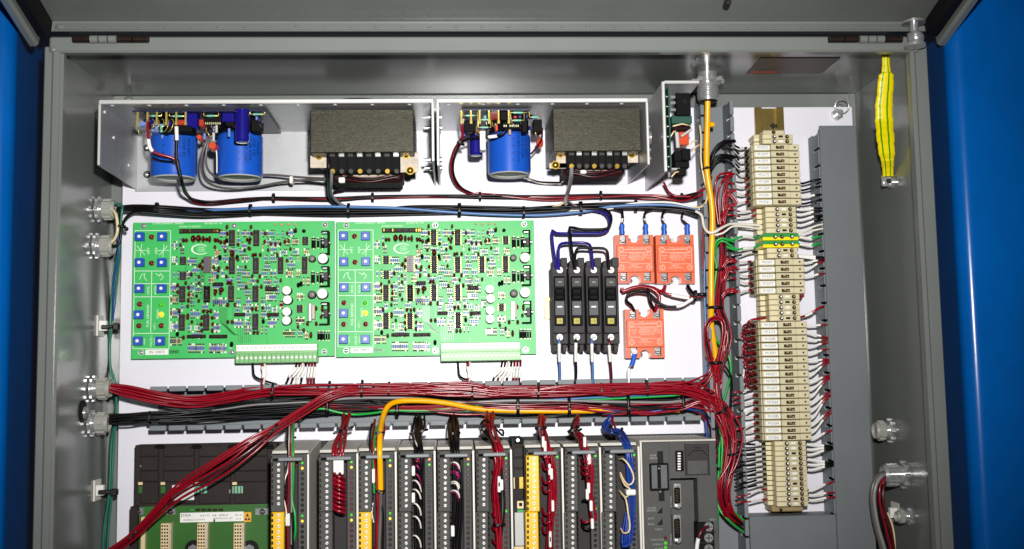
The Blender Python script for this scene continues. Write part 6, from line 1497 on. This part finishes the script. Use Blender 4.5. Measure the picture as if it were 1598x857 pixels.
wire(hE, [(1098, 345, .034), (1097, 380, .034), (1097, 420, .034)], 1.5, 'r'); wire(hE, [(1100, 640, .034), (1104, 690, .034), (1108, 720, .03)], 2.2, 'B')
wire(hE, [(1130, 570, .05), (1139, 583, .05), (1142, 600, .046), (1140, 640, .04)], 1.9, 'k')
bundle(hE, [(1118, 740, .03), (1122, 790, .034), (1138, 812, .038), (1160, 828, .03), (1185, 840, .02)], R_('kgkar'), 1.9, 6, .6, .4, seed=71)
tie(hE, (1123, 731, .036), (0, 1), 5, 4)
# white wires crossing the upright duct to the strip
hW = thing('white_wire', 'white wires swinging from the black bundle across the upright duct to the strip', 'wire', P(1120, 360, .05))
wire(hW, [(1086, 330, .040), (1095, 336, .046), (1098, 352, .052), (1104, 362, .060), (1113, 363, .064), (1124, 357, .062), (1138, 350, .052), (1147, 349.5, .048), (1162, 350, .042), (1186, 352, .036)], 2.3, 'w'); wire(hW, [(1115, 367, .05), (1128, 364, .052), (1140, 355, .05), (1150, 353, .046), (1170, 355, .04), (1187, 358, .036)], 1.7, 'w')
# black wires from the upright duct, upper
hK = harness('wire_bundle', 'black wires fanning over the upright duct to the top stack', (1120, 240, .04))
for k_, (y0, yc, xe, ye) in enumerate(((240, 226, 1147, 219), (246, 230, 1148, 221), (252, 228, 1144, 222), (250, 243, 1146, 244), (258, 246, 1148, 246), (264, 250, 1146, 247))):
    wire(hK, [(1108, y0+22, .036), (1110, y0+2, .046), (1120, yc, .050), (1132, (yc+ye)/2-2, .050), (xe, ye, .046)], 1.7, 'k')
# ================================================================== single wires at the terminal strip
CN = {'k': 'black', 'r': 'red', 'g': 'green', 'w': 'white', 'b': 'blue'}
FE = {'r': 'w_red', 'k': 'w_black', 'g': 'w_green', 'w': 'sleeve'}
DXL = P(1143, 400, DH)[0]
def px_of(X, y, h):
    # pixel x for world X at pixel row y, height h
    a = P(1100, y, h)[0]; b = P(1300, y, h)[0]; return 1100+200*(X-a)/(b-a)
def strip_left(ym, y0, c, long_sleeve, lab, narrow_=False, sag=2.0):
    t = thing(CN[c]+'_wire', lab, 'wire', P(1150, y0, .046), 'wires entering the strip from the left')
    xe = px_of(TXp(10 if narrow_ else -1.5), ym, .028); xs = px_of(DXL-.002, y0, .046)
    pts = [(xs-6, y0+rnd.uniform(-1, 1), .044), (xs+2, y0, .046), (xs+(xe-xs)*.35, y0*.6+ym*.4+sag*rnd.uniform(.2, 1), .044), (xs+(xe-xs)*.7, ym+sag*.6, .036), (xe, ym, .028)]
    _, pp = wire(t, pts, 1.75 if c == 'k' else 1.45, c)
    if long_sleeve: sleeve(t, pp, .40, .77, 1.8)
    else: sleeve(t, pp, .62, .84, 2.0)
    sleeve(t, pp, .86, 1.0, 1.9, FE[c], 'ferrule')
def strip_right(ym, y1, c, lab, narrow_=False, sl=True):
    t = thing(CN[c]+'_wire', lab, 'wire', P(1275, y1, .04), 'wires leaving the strip on the right')
    xs = px_of(TXp(68.5 if narrow_ else 77), ym, .028); xe = px_of(cx0+.001, y1, .044)
    pts = [(xs, ym, .028), (xs+(xe-xs)*.3, ym+1.5, .036), (xs+(xe-xs)*.68, ym*.35+y1*.65, .044), (xe-1, y1, .044), (xe+5, y1-.5, .036)]
    _, pp = wire(t, pts, 1.8 if c == 'k' else 1.5, c)
    if sl: sleeve(t, pp, .15, .56, 2.0 if c == 'k' else 1.8)
    sleeve(t, pp, 0, .12, 1.9, FE[c], 'ferrule')
Yt = [224.5+10.63*(i+.5) for i in range(9)]; Ym = [403.5+11.1*(i+.5) for i in range(5)]
N2 = [322.5+8.3*(i+.5) for i in range(5)]; N4 = [459.2+8.4*(i+.5) for i in range(5)]
for i in range(5): strip_left(Yt[i]+1, (220, 223, 229, 245, 250)[i], 'k', False, f'black wire from the upright duct to the {ORD[i]} fuse terminal of the top stack')
for i in range(4): strip_left(Yt[5+i]-3+i, (273, 284, 298, 321)[i], 'r', True, f'red wire with a long white sleeve to the {ORD[5+i]} fuse terminal of the top stack')
for i in range(2): strip_left(N2[i]+1, (326, 335)[i], 'r', True, f'red wire to the {ORD[i]} narrow terminal below the top stack', True, 4)
for i, y in enumerate((369.5, 381)):
    t = thing('green_wire', f'green wire left of the {("upper", "lower")[i]} green and yellow ground terminal', 'wire', P(1150, y, .046))
    xe = px_of(TXp(12), y, .03)
    _, pp = wire(t, [(1134, y+4, .046), (1147, y+4+5*i, .046), (1160, y-1+8*i, .044), (1176, y+1+5*i, .036), (xe, y+1, .03)], 1.9, 'g'); sleeve(t, pp, .42, .74, 2.3)
strip_left(393, 401, 'k', True, 'black wire with a white sleeve just below the ground terminals', True)
for i in range(5): strip_left(Ym[i]-1, (409, 419, 424, 434, 456)[i], 'r', True, f'red wire with a white sleeve to the {ORD[i]} fuse terminal of the middle stack')
t = thing('red_wire', 'red wire stub at the left of the last narrow terminal below the middle stack', 'wire', P(1170, 500, .03))
wire(t, [(1199, 496, .028), (1188, 497, .034), (1174, 499, .036), (1167, 504, .034), (1166, 512, .03)], 2.0, 'r')
for i in range(9):
    t = thing('jumper_wire', f'red jumper loop joining the {ORD[i]} and next fuse terminals of the long stack', 'jumper wire', P(1180, Y3[i], .03), 'red jumper loops left of the long stack')
    xe = px_of(TXp(-1), Y3[i], .03); d_ = 20-rnd.uniform(0, 7)
    wire(t, [(xe+2, Y3[i]+1, .026), (xe-6, Y3[i]-1.5, .034), (xe-d_, Y3[i]+1+rnd.uniform(-1.5, 1.5), .044), (xe-d_-1, Y3[i]+7, .046), (xe-d_+6, Y3[i]+11.5, .042), (xe-5, Y3[i]+11.5, .034), (xe+2, Y3[i+1]-1.5, .026)], 2.0, 'r' if i % 2 else 'd')
    wire(t, [(xe+2, Y3[i]+3, .022), (xe-8, Y3[i]+2, .028), (xe-d_+3, Y3[i]+5, .036), (xe-d_+5, Y3[i]+10, .036), (xe-4, Y3[i]+8, .026), (xe+2, Y3[i+1]-3, .022)], 1.7, 'd')
for k_, i in enumerate(range(9, 17)): strip_left(Y3[i], Y3[i]+(8, 4, 3, 12, 2, 9, 0, 4)[k_]-(0 if k_ % 2 else 2), 'r', True, f'red wire with a white sleeve to the {ORD[i]} fuse terminal of the long stack', False, 3.0)
for i in range(9): strip_left(Y4[i], Y4[i]+(0, 4, 2, 6, 3, 7, 4, 8, 6)[i]-1, 'k', False, f'black wire left of the {ORD[i]} narrow terminal below the long stack', True, 2)
for i, (a, b) in enumerate(((9, 775), (11, 784))): strip_left(Y4[a], b, 'r', True, f'{("upper", "lower")[i]} of two red wires at the foot of the strip, left side', True, 2)
# right side
for i in range(4): strip_right(Yt[5+i]+2, (280, 291, 304, 313)[i], 'k', f'black wire right of the {ORD[5+i]} fuse terminal from the top of the top stack', False, i == 2)
for i in range(4): strip_right(N2[i]-1, (325, 329, 336, 343)[i], 'k', f'black wire right of the {ORD[i]} narrow terminal below the top stack', True)
for i in range(2): strip_right(N2[4]+1+4*i, 350+7*i, 'w', f'{("upper", "lower")[i]} pale wire crossing to the covered duct above the ground terminals', True, False)
for i, y in enumerate((369, 380)):
    t = thing('green_wire', f'green wire right of the {("upper", "lower")[i]} green and yellow ground terminal', 'wire', P(1275, y, .04))
    xs = px_of(TXp(72), y, .03)
    _, pp = wire(t, [(xs, y, .03), (xs+12, y+2, .036), (xs+24, y+3, .044), (xs+34, y+1, .044), (xs+44, y-1, .036)], 1.9, 'g'); sleeve(t, pp, .15, .5, 2.3)
strip_right(398, 402, 'k', 'upper of two black wires just below the ground terminals, right side', True); strip_right(400, 406, 'k', 'lower of two black wires just below the ground terminals, right side', True)
for i in range(3): strip_right(Ym[i], (405, 408, 427)[i], 'r', f'red wire right of the {ORD[i]} fuse terminal of the middle stack')
t = thing('jumper_wire', 'short red jumper at the right edge of the middle stack', 'jumper wire', P(1260, 450, .03))
xs = px_of(TXp(77), 445, .03); wire(t, [(xs-2, Ym[3]-1, .028), (xs+4, Ym[3]+3, .036), (xs+4, Ym[3]+14, .038), (xs, Ym[4]+12, .036), (xs-8, Ym[4]+17, .03)], 1.9, 'r')
t = thing('red_wire', 'red wire rising from the last narrow terminal below the middle stack to the right', 'wire', P(1275, 485, .04))
xs = px_of(TXp(68), 496, .028); _, pp = wire(t, [(xs, 497, .028), (xs+12, 494, .036), (xs+24, 489, .042), (xs+36, 481, .044), (xs+46, 478, .036)], 2.0, 'r'); sleeve(t, pp, .3, .5, 2.3)
yr = [507, 527, 531, 535, 545, 561, 563, 566, 586, 589, 591, 612, 616, 618, 641, 645, 672]
for i in range(17):
    strip_right(Y3[i]+1, yr[i], 'r', f'red wire right of the {ORD[i]} fuse terminal from the top of the long stack')
for i in range(6): strip_right(Y4[i], (697, 699, 701, 723, 725, 727)[i], 'k', f'black wire right of the {ORD[i]} narrow terminal below the long stack', True)
for i in range(3): strip_right(Y4[9+i], (752, 769, 776)[i], 'r', f'{("top", "middle", "bottom")[i]} one of three red wires at the strip foot, right side', True)
# ================================================================== wires under the board connectors
def tail(xs, ys, xm, ym, xe, ye, c, lab, h0=.015, s_=(.3, .75)):
    t = thing({'k': 'black', 'r': 'red', 'w': 'white', 'd': 'red'}[c]+'_wire', lab, 'wire', P(xs, ys, h0), 'wires under the board connectors')
    _, pp = wire(t, [(xs, ys-6, h0), (xs+(xm-xs)*.3, ys+(ym-ys)*.5, h0+.006), (xm, ym, h0+.008), ((xm+xe)/2, (ym+ye)/2+1, h0+.012), (xe, ye, .030)], 1.7, c)
    sleeve(t, pp, s_[0], s_[1], 2.15)
for off, nm in ((0, 'left'), (320.5, 'right')):
    tail(394+off, 568, 398+off, 588, 432+off, 600, 'k', f'leftmost black wire bending right under the {nm} green board connector', s_=(.0, .02))
    tail(409+off, 568, 411+off, 582, 408+off, 600, 'r', f'white sleeved red wire under the left part of the {nm} board connector')
    tail(413+off, 568, 414+off, 584, 411+off, 600, 'w', f'white wire beside the red one under the left part of the {nm} board connector')
    for k_, c in enumerate('kdwkrrd'):
        x = 464+4.7*k_+off
        tail(x, 568, x-4+(2 if k_ > 3 else -8+2*k_), 586, x-6+(4 if k_ > 3 else -12+3*k_), 599, c, f'{("black", "red", "white", "black", "red", "red", "red")[k_]} wire, {ORD[k_]} of seven bunched under the {nm} green board connector')
# ================================================================== breaker wires
def lead(lab, pts, r, c, sl=None, cat='wire', n=9, name=None):
    t = thing(name or ({'n': 'navy', 'k': 'black', 'b': 'blue', 'm': 'dark_red', 'r': 'red', 'w': 'white', 'a': 'grey'}[c]+'_wire'), lab, cat, P(*pts[0])); _, pp = wire(t, pts, r, c, 'wire', n)
    if sl: sleeve(t, pp, sl[0], sl[1], r*1.25)
    return t, pp
lead('navy blue wire from the black bundle to the first breaker from the left', [(900, 327, .018), (930, 329, .02), (945, 334, .024), (951, 345, .03), (949, 358, .03), (938, 364, .03), (915, 364.5, .03), (885, 364.5, .03), (868, 364, .032), (862, 360, .036), (861.5, 370, .040), (863, 385, .042), (866, 405, .046), (869, 421, .050)], 2.4, 'n')
lead('black wire from the bundle to the second breaker from the left', [(890, 325, .02), (925, 326, .024), (945, 328, .028), (953, 336, .034), (953, 348, .036), (947, 357, .036), (930, 358.5, .036), (905, 358, .036), (889, 355, .038), (890, 368, .042), (892, 390, .046), (896, 410, .050), (897, 421, .051)], 2.5, 'k')
lead('navy blue jumper arching between the first and third breakers', [(872, 421, .050), (871.5, 400, .046), (872, 386, .042), (877, 380, .040), (890, 379, .038), (910, 379, .038), (920, 382, .040), (923, 392, .044), (924.5, 408, .048), (925, 421, .051)], 2.4, 'n')
lead('black jumper arching between the second and fourth breakers', [(898, 421, .052), (897, 404, .050), (899, 392, .048), (905, 387, .048), (925, 387.5, .048), (942, 388, .048), (948, 394, .048), (949, 408, .050), (950.5, 421, .052)], 2.4, 'k')
for (x, c, xe, ye, sl, lab) in ((872.5, 'b', 873.5, 602, (.12, .5), 'blue wire with a white sleeve below the first breaker from the left'), (898.5, 'k', 898, 602, (.1, .5), 'black wire with a white sleeve below the second breaker from the left'), (923.5, 'b', 925, 602, (.12, .5), 'blue wire with a white sleeve below the third breaker from the left'), (950.5, 'm', 955, 602, (.15, .5), 'dark red wire with a white sleeve below the fourth breaker from the left')):
    lead(lab, [(x, 528, .048), (x+.3, 540, .050), ((x*2+xe)/3, 556, .044), ((x+xe)/2+1, 580, .04), (xe, ye, .036)], 2.1, c, sl)
# ================================================================== relay wires
def ring_lug(t, x, y, ang=0, col='lug_blue', L=17, tongue=True):
    p = P(x, y, .026); q = P(x, y-L, .027)
    if tongue: MB().box(p[0]-2.6*K, p[0]+2.6*K, p[1]-2*K, p[1]+5*K, .0262, .0272, .0003).cyl(p, 4.4*K, 4.4*K, .0262, .0270, 'h', 12).obj('lug_tongue', 'zinc', t)
    return p, q
for x, y, xs, lab in ((971, 372, 972, 'first'), (1008, 370, 1006, 'second'), (1037, 371, 1034, 'third'), (1073, 371, 1065, 'fourth')):
    t = thing('black_wire', f'black wire with a blue lug, {lab} from the left on top of the orange relays', 'wire', P(x, y, .026), 'black relay wires with blue lugs')
    ring_lug(t, x, y)
    wire(t, [(xs+16 if lab != 'first' else xs-14, 326, .022), (xs+4 if lab != 'first' else xs-2, 329, .026), (xs-.5, 335, .030), (xs+.3, 342, .031), (x-.5, 350, .030)], 1.9, 'k')
    MB().tube([P(xs, 341, .031), P(x-.4, 347.5, .030)], .0017, 8).obj('marker_sleeve', 'sleeve', t)
    a, b = P(x-.4, 347, .029), P(x, 366, .0275)
    m_ = MB().cyl((a[0], 0, .028), .0029, .0029, b[1]+.004, a[1]-.002, 'z', 12).cyl((a[0], 0, .028), .0033, .0033, b[1], b[1]+.004, 'z', 12).cyl((a[0], 0, .028), .0034, .0034, a[1]-.006, a[1]-.004, 'z', 12)
    m_.obj('lug_barrel', 'lug_blue', t)
lead('red link wire curving under the two upper orange relays', [(970.5, 449, .026), (972, 455, .026), (985, 450, .027), (1003, 447, .028), (1020, 450, .028), (1030, 455, .028), (1036, 452, .027), (1038, 446, .026)], 3.0, 'r')
t, _ = lead('red wire looping from the upper relays down to the lower relay', [(1000, 447, .030), (1018, 451, .031), (1028, 460, .032), (1029, 470, .032), (1024, 480, .030), (1022, 487, .028)], 2.6, 'r')
lead('black wire dropping from the upper left relay to the lower relay', [(1009, 447, .030), (1012, 456, .032), (1014, 468, .033), (1018, 478, .03), (1022, 486, .028)], 2.5, 'k')
lead('black wire arching over the lower relay from its left terminal', [(990, 486, .028), (985, 476, .030), (978, 470, .032), (979, 461, .033), (990, 456, .034), (1004, 456, .034), (1015, 460, .033), (1030, 474, .033), (1040, 478, .034)], 2.3, 'k')
lead('black wire with a white sleeve leading right from the relays to the upright duct', [(1022, 474, .031), (1040, 478.5, .033), (1053, 479, .034), (1066, 476, .036), (1080, 467, .040), (1094, 461, .042), (1106, 458, .04)], 2.3, 'k', (.38, .70))
lead('red wire with a white sleeve leading right from the upper right relay', [(1038, 447, .028), (1036, 456, .030), (1046, 460, .032), (1060, 463, .034), (1075, 465, .038), (1092, 463, .042), (1106, 460, .04)], 2.2, 'r', (.28, .62))
t, _ = lead('black wire from the upper right relay to the upright duct, bound with a tie', [(1073, 446, .027), (1077, 453, .032), (1084, 459, .038), (1095, 460, .044), (1108, 459, .042)], 3.0, 'k')
tie(t, (1085, 459, .038), (1, .1), 5, 4, tail=6); p = P(1083, 466, .042); MB().dome((p[0], p[1]), .004, .038, .004).obj('tie_head', 'tie_black', t)
for x, y in ((972, 441), (1010, 441), (1038, 441), (1074, 441), (990, 491), (1022, 491)):
    pass
t = thing('grey_wire', 'white sleeved wire with a blue lug hanging below the lower orange relay', 'wire', P(989, 551, .026))
_, pp = wire(t, [(986, 570, .030), (982, 574, .031), (981, 585, .032), (982, 604, .036)], 2.1, 'a'); sleeve(t, pp, .2, 1, 2.5)
a = P(988, 556, .027); MB().tube([P(990, 553, .028), P(988.5, 562, .029), P(985.5, 571, .03)], .0030, 10).obj('lug_barrel', 'lug_blue', t); ring_lug(t, 990, 549, tongue=True)
# ================================================================== wires in the module faces
def mod_harness(lab, at_): return thing('wire_bundle', lab, 'wire bundle', P(*at_))
DY = 655
h = mod_harness('thin mixed wires down the face of the leftmost module', (455, 700, .12))
for c, pts, r in (('r', [(455, 650, .04), (455, 668, .07), (453, 690, .11), (453, 707, .124), (451, 735, .124), (450, 770, .122), (449, 800, .12), (450, 900, .12)], 1.5), ('k', [(450, 655, .04), (449, 690, .11), (449, 720, .122), (444, 740, .126), (443, 770, .126), (447, 795, .122), (446, 850, .12), (446, 900, .12)], 1.3), ('w', [(452, 655, .04), (451, 690, .11), (450, 730, .122), (444, 750, .125), (443, 775, .125), (447, 800, .122), (445, 815, .12)], 1.1), ('g', [(459, 648, .04), (458, 668, .08), (457, 700, .12), (458, 730, .12), (456, 780, .118), (460, 800, .12), (461, 830, .12), (458, 845, .116)], 1.7), ('a', [(457, 655, .04), (455, 690, .11), (455, 760, .118), (455, 850, .116)], 1.6), ('r', [(457, 690, .11), (459, 712, .122), (461, 728, .118)], 1.2), ('k', [(455, 800, .12), (457, 830, .12), (457, 900, .116)], 1.6)): wire(h, pts, r, c)
for x, y in ((447.5, 811), (451, 811)): p = P(x, y, .123); MB().box(p[0]-.0011, p[0]+.0011, p[1]-.007, p[1]+.007, .1215, .125, .0008).obj('marker_sleeve', 'sleeve', h)
p = P(444, 724, .124); MB().box(p[0]-.0024, p[0]+.0024, p[1]-.0044, p[1]+.0044, .112, .120, .001).obj('plug_latch', 'bar_grey', h)
tie(h, (455, 683, .09), (0, 1), 5.5, 3, tail=-6)
h = mod_harness('dense coil of red wires down the face of one module', (530, 700, .12))
bundle(h, [(541, 648, .042), (539, 662, .06), (534, 676, .09), (529, 692, .115), (527, 707, .126), (527, 735, .124), (527, 760, .122)], R_('rrrrdrr'), 1.7, 8, .6, .4, seed=81)
for i in range(9):
    y = 738+6.5*i
    wire(h, [(518, y-2, .116), (519, y+2, .123), (527, y+5+i*.3, .128), (536, y+9, .126), (537.5, y+12, .120)], 2.4, 'r' if i % 3 else 'd')
wire(h, [(518, 790, .116), (522, 797, .122), (530, 802, .122), (537, 803, .118), (537, 795, .114)], 1.8, 'k')
for i in range(4): p = P(522+4*i, 725+(i % 2)*3, .130); MB().box(p[0]-.0015, p[0]+.0015, p[1]-.009, p[1]+.008, .124, .1305, .0010).obj('marker_sleeve', 'sleeve', h)
wire(h, [(517, 716, .118), (520, 713, .124), (527, 712, .128), (535, 714, .124)], 1.7, 'r')
tie(h, (545, 668, .07), (.3, 1), 6, 3); tie(h, (527, 674, .10), (.4, 1), 6, 3)
h = mod_harness('thin wires beside the yellow cable in the module below it', (585, 720, .12))
for c, pts, r in (('r', [(585, 655, .05), (583, 675, .09), (581, 695, .12), (584, 715, .124), (587, 740, .12), (589, 790, .12), (590, 860, .12)], 1.8), ('g', [(588, 665, .08), (585, 680, .1), (583, 705, .124), (583, 730, .12), (584, 770, .118)], 1.5), ('k', [(580, 662, .07), (577, 690, .115), (583, 750, .117), (596, 790, .122), (598, 830, .12), (596, 900, .12)], 1.6), ('w', [(582, 785, .12), (580, 800, .124), (583, 815, .12)], 1.3), ('r', [(599, 660, .07), (600, 672, .09), (597, 685, .11)], 1.8), ('d', [(590, 845, .12), (584, 857, .12), (584, 880, .118)], 1.8)): wire(h, pts, r, c)
p = P(582.5, 743, .124); MB().box(p[0]-.0017, p[0]+.0017, p[1]-.008, p[1]+.008, .118, .1235, .0008).obj('marker_sleeve', 'sleeve', h)
h = mod_harness('black and purple wires down the face of the module left of the looped one', (655, 720, .12))
bundle(h, [(654, 650, .04), (655, 662, .06), (653, 678, .09), (653, 695, .118), (654, 712, .126), (655, 760, .122), (657, 820, .12), (658, 900, .12)], R_('kkkkkkkkk'), 1.8, 8, .6, .35, seed=91)
for y in (715, 727, 741, 752, 766, 788, 808, 838):
    wire(h, [(642, y, .112), (645, y-2, .122), (650, y-1, .128), (655, y+6, .127), (657, y+16, .122)], 1.3, 'p' if y % 2 else 'w')
for y in (735, 777): p = P(645, y, .13); MB().box(p[0]-.0018, p[0]+.0018, p[1]-.0055, p[1]+.0055, .1245, .1305, .0008).obj('marker_sleeve', 'sleeve', h)
wire(h, [(644, 710, .118), (648, 719, .128), (653, 719, .128), (655, 712, .124)], 1.5, 'r')
wire(h, [(645, 680, .09), (648, 690, .115), (651, 697, .12)], 1.6, 'w')
tie(h, (661, 672, .08), (.2, 1), 6, 3, tail=6); tie(h, (645, 676, .085), (.2, 1), 5, 3)
h = mod_harness('black wires curling back in four loops on one module face', (712, 720, .12))
bundle(h, [(709, 650, .04), (709, 664, .06), (710, 682, .1), (711, 700, .122), (714, 740, .124), (714, 800, .122), (711, 850, .12), (710, 900, .12)], R_('kkkkkkkkk'), 1.8, 8, .6, .3, seed=92)
for y in (722, 736, 752, 766):
    wire(h, [(701, y+2, .112), (705, y, .124), (711, y, .130), (716, y+5, .130), (717, y+14, .124)], 1.3, 'w' if y != 736 else 'p'); wire(h, [(701, y+4, .112), (706, y+2.5, .124), (712, y+3, .128), (715, y+9, .128), (716, y+17, .122)], 1.3, 'p' if y != 752 else 'w')
p = P(706.5, 829, .128); MB().box(p[0]-.0020, p[0]+.0020, p[1]-.006, p[1]+.006, .121, .1285, .0008).obj('marker_sleeve', 'sleeve', h)
wire(h, [(703, 712, .114), (706, 718, .124), (711, 722, .124)], 1.5, 'r'); tie(h, (709, 676, .085), (0, 1), 8, 4)
h = mod_harness('red and black wires down the module face left of the open slot', (770, 720, .12))
bundle(h, [(765, 645, .04), (763, 658, .06), (770, 680, .10), (777, 700, .122), (777, 725, .124), (773, 760, .122), (778, 800, .12), (780, 850, .12), (779, 900, .12)], R_('rrdrrrr'), 1.9, 7.0, .6, .4, seed=93)
bundle(h, [(752, 664, .06), (758, 674, .08), (768, 690, .11), (776, 712, .124), (782, 735, .124), (783, 790, .122), (780, 850, .12), (778, 900, .12)], R_('kkk'), 1.8, 4.5, .6, .4, seed=94)
for y in (735, 757, 778, 801, 822, 842): wire(h, [(768, y, .112), (770, y+3, .122), (774, y+7, .126)], 1.5, 'r')
for x, y in ((779, 752), (783, 757), (779, 760)): p = P(x, y, .13); MB().box(p[0]-.0017, p[0]+.0017, p[1]-.006, p[1]+.006, .123, .1305, .0008).obj('marker_sleeve', 'sleeve', h)
wire(h, [(750, 662, .06), (755, 656, .07), (765, 660, .075), (780, 676, .095), (785, 680, .1), (785, 672, .09), (780, 671, .08)], 1.6, 'k'); tie(h, (779, 818, .124), (0, 1), 8, 3); tie(h, (757, 668, .075), (.5, 1), 7, 3)
h = mod_harness('red and white wires down the module with the full length yellow plug', (850, 720, .12))
bundle(h, [(847, 648, .04), (846, 662, .06), (848, 680, .1), (850, 697, .122), (857, 715, .126), (861, 750, .124), (862, 790, .122), (860, 830, .12), (858, 900, .12)], R_('rrrrdr'), 1.9, 5.5, .6, .4, seed=95)
for y in (716, 733, 754, 768, 803, 817, 832): wire(h, [(846.5, y-10, .112), (849, y-1, .124), (856, y-1, .130), (861, y-8, .128), (863, y-16, .122)], 1.6, 'r')
for x, y, r in ((848, 690, .1), (851, 697, .1), (858, 733, 0), (861, 740, 0), (863, 790, 0), (859, 838, 0), (859, 846, 0)): p = P(x, y, .132); MB().box(p[0]-.0015, p[0]+.0015, p[1]-.0062, p[1]+.0062, .124, .1310, .0008).obj('marker_sleeve', 'sleeve', h)
tie(h, (844, 668, .075), (.1, 1), 8, 4)
h = mod_harness('red and black wires with white markers, module right of the yellow plug', (910, 720, .12))
bundle(h, [(902, 650, .04), (896, 668, .07), (904, 682, .1), (912, 697, .122), (919, 715, .126), (919, 740, .126), (921, 770, .124), (926, 800, .122), (925, 812, .12)], R_('rrrdkr'), 1.9, 5.5, .6, .4, seed=96)
for y in (719, 729, 738, 813): wire(h, [(907, y-3, .112), (910, y+2, .124), (916, y+2, .130), (922, y-2, .126), (923, y-8, .12)], 1.7, 'r')
for y in (746, 782): wire(h, [(909, y, .116), (914, y-2, .126), (920, y+1, .126)], 1.9, 'k')
wire(h, [(908, 818, .114), (912, 825, .12), (922, 826, .12), (928, 818, .116)], 2.0, 'k')
for x, y in ((913, 690), (920, 717), (919, 762), (917, 772), (923, 790), (925, 818)): p = P(x, y, .132); MB().box(p[0]-.0017, p[0]+.0017, p[1]-.0058, p[1]+.0058, .125, .1305, .0008).obj('marker_sleeve', 'sleeve', h)
tie(h, (895, 670, .075), (.5, 1), 9, 4); tie(h, (899, 674, .08), (.5, 1), 9, 2.5)
h = mod_harness('thick blue wire bundle with white looping wires on the rightmost slim module', (975, 720, .12))
bundle(h, [(954, 651, .04), (945, 664, .055), (950, 673, .07), (966, 676, .085), (975, 690, .115), (980, 705, .124), (983, 740, .124), (986, 780, .122), (986, 820, .122), (982, 845, .122), (974, 852, .12), (975, 835, .12), (980, 800, .118)], R_('BBBBBBBB'), 1.8, 6.0, .7, .3, seed=97)
wire(h, [(955, 652, .05), (958, 662, .06), (963, 674, .08)], 1.8, 'r')
for pts in ([(967, 717, .116), (972, 716, .126), (980, 724, .131), (988, 740, .131), (988, 752, .131), (981, 757, .131), (974, 750, .126), (968, 738, .118)], [(968, 742, .116), (975, 757, .130), (984, 764, .131), (978, 776, .130), (970, 770, .122), (967, 766, .114)], [(969, 771, .116), (977, 780, .131), (980, 800, .132), (983, 820, .132), (981, 830, .132), (973, 832, .128), (969, 825, .118)]): wire(h, pts, 1.3, 'c')
p = P(985, 769, .132); MB().box(p[0]-.0055, p[0]+.0055, p[1]-.0030, p[1]+.0034, .118, .1325, .0012).obj('white_band', 'sleeve', h)
tie(h, (953, 672, .075), (1, -.1), 8, 3.2); tie(h, (967, 677, .088), (1, .5), 9, 2.6)
h = mod_harness('dark red lead with a white sleeve at the processor terminal block', (1095, 830, .13))
_, pp = wire(h, [(1104, 822, .134), (1098, 825, .140), (1092, 834, .142), (1088, 850, .14), (1086, 880, .136)], 2.4, 'm'); sleeve(h, pp, .42, 1, 3.0)
# ================================================================== wires from the metal gland on the right wall
h = mod_harness('grey, red and blue wires falling from the metal gland on the right wall', (1375, 760, .1))
hgx = GL[6][1][2]
for c, pts, r in (('A', [(1386, 738, hgx), (1374, 740, hgx+.006), (1364, 752, hgx+.01), (1360, 775, hgx+.01), (1365, 815, hgx+.008), (1376, 857, hgx+.006), (1382, 900, hgx)], 3.6), ('a', [(1386, 740, hgx), (1376, 743, hgx+.01), (1368, 755, hgx+.014), (1364, 778, hgx+.014), (1370, 820, hgx+.012), (1382, 862, hgx+.01), (1388, 900, hgx)], 3.0), ('r', [(1386, 743, hgx), (1379, 748, hgx+.01), (1373, 760, hgx+.014), (1373, 785, hgx+.014), (1380, 815, hgx+.012), (1389, 850, hgx+.01), (1396, 890, hgx)], 1.8), ('k', [(1388, 737, hgx), (1378, 742, hgx+.008), (1370, 755, hgx+.012), (1369, 785, hgx+.012), (1378, 825, hgx+.01), (1386, 862, hgx+.008), (1392, 900, hgx)], 2.2), ('m', [(1388, 745, hgx), (1382, 752, hgx+.008), (1378, 770, hgx+.012), (1382, 800, hgx+.012), (1392, 835, hgx+.01), (1397, 870, hgx+.006)], 2.0), ('c', [(1385, 800, hgx+.004), (1392, 818, hgx+.006), (1396, 840, hgx+.004), (1397, 870, hgx)], 1.4)): wire(h, pts, r, c)
# adhesive mount behind those wires
tcm = thing('cable_mount', 'cream cable mount on the right wall behind the hanging wires', 'cable mount', (XRW, P(1390, 800, .06)[1], .06))
zc = P(1388, 802, .055)[1]; MB().box(XRW-.0022, XRW, zc-.0125, zc+.0125, .03, .056, .0006).obj('base', 'white_nylon', tcm); MB().prism([(XRW-.002, .036), (XRW-.002, .050), (XRW-.0095, .046), (XRW-.0095, .040)], zc-.006, zc+.006, 'z').obj('saddle', 'white_nylon', tcm)
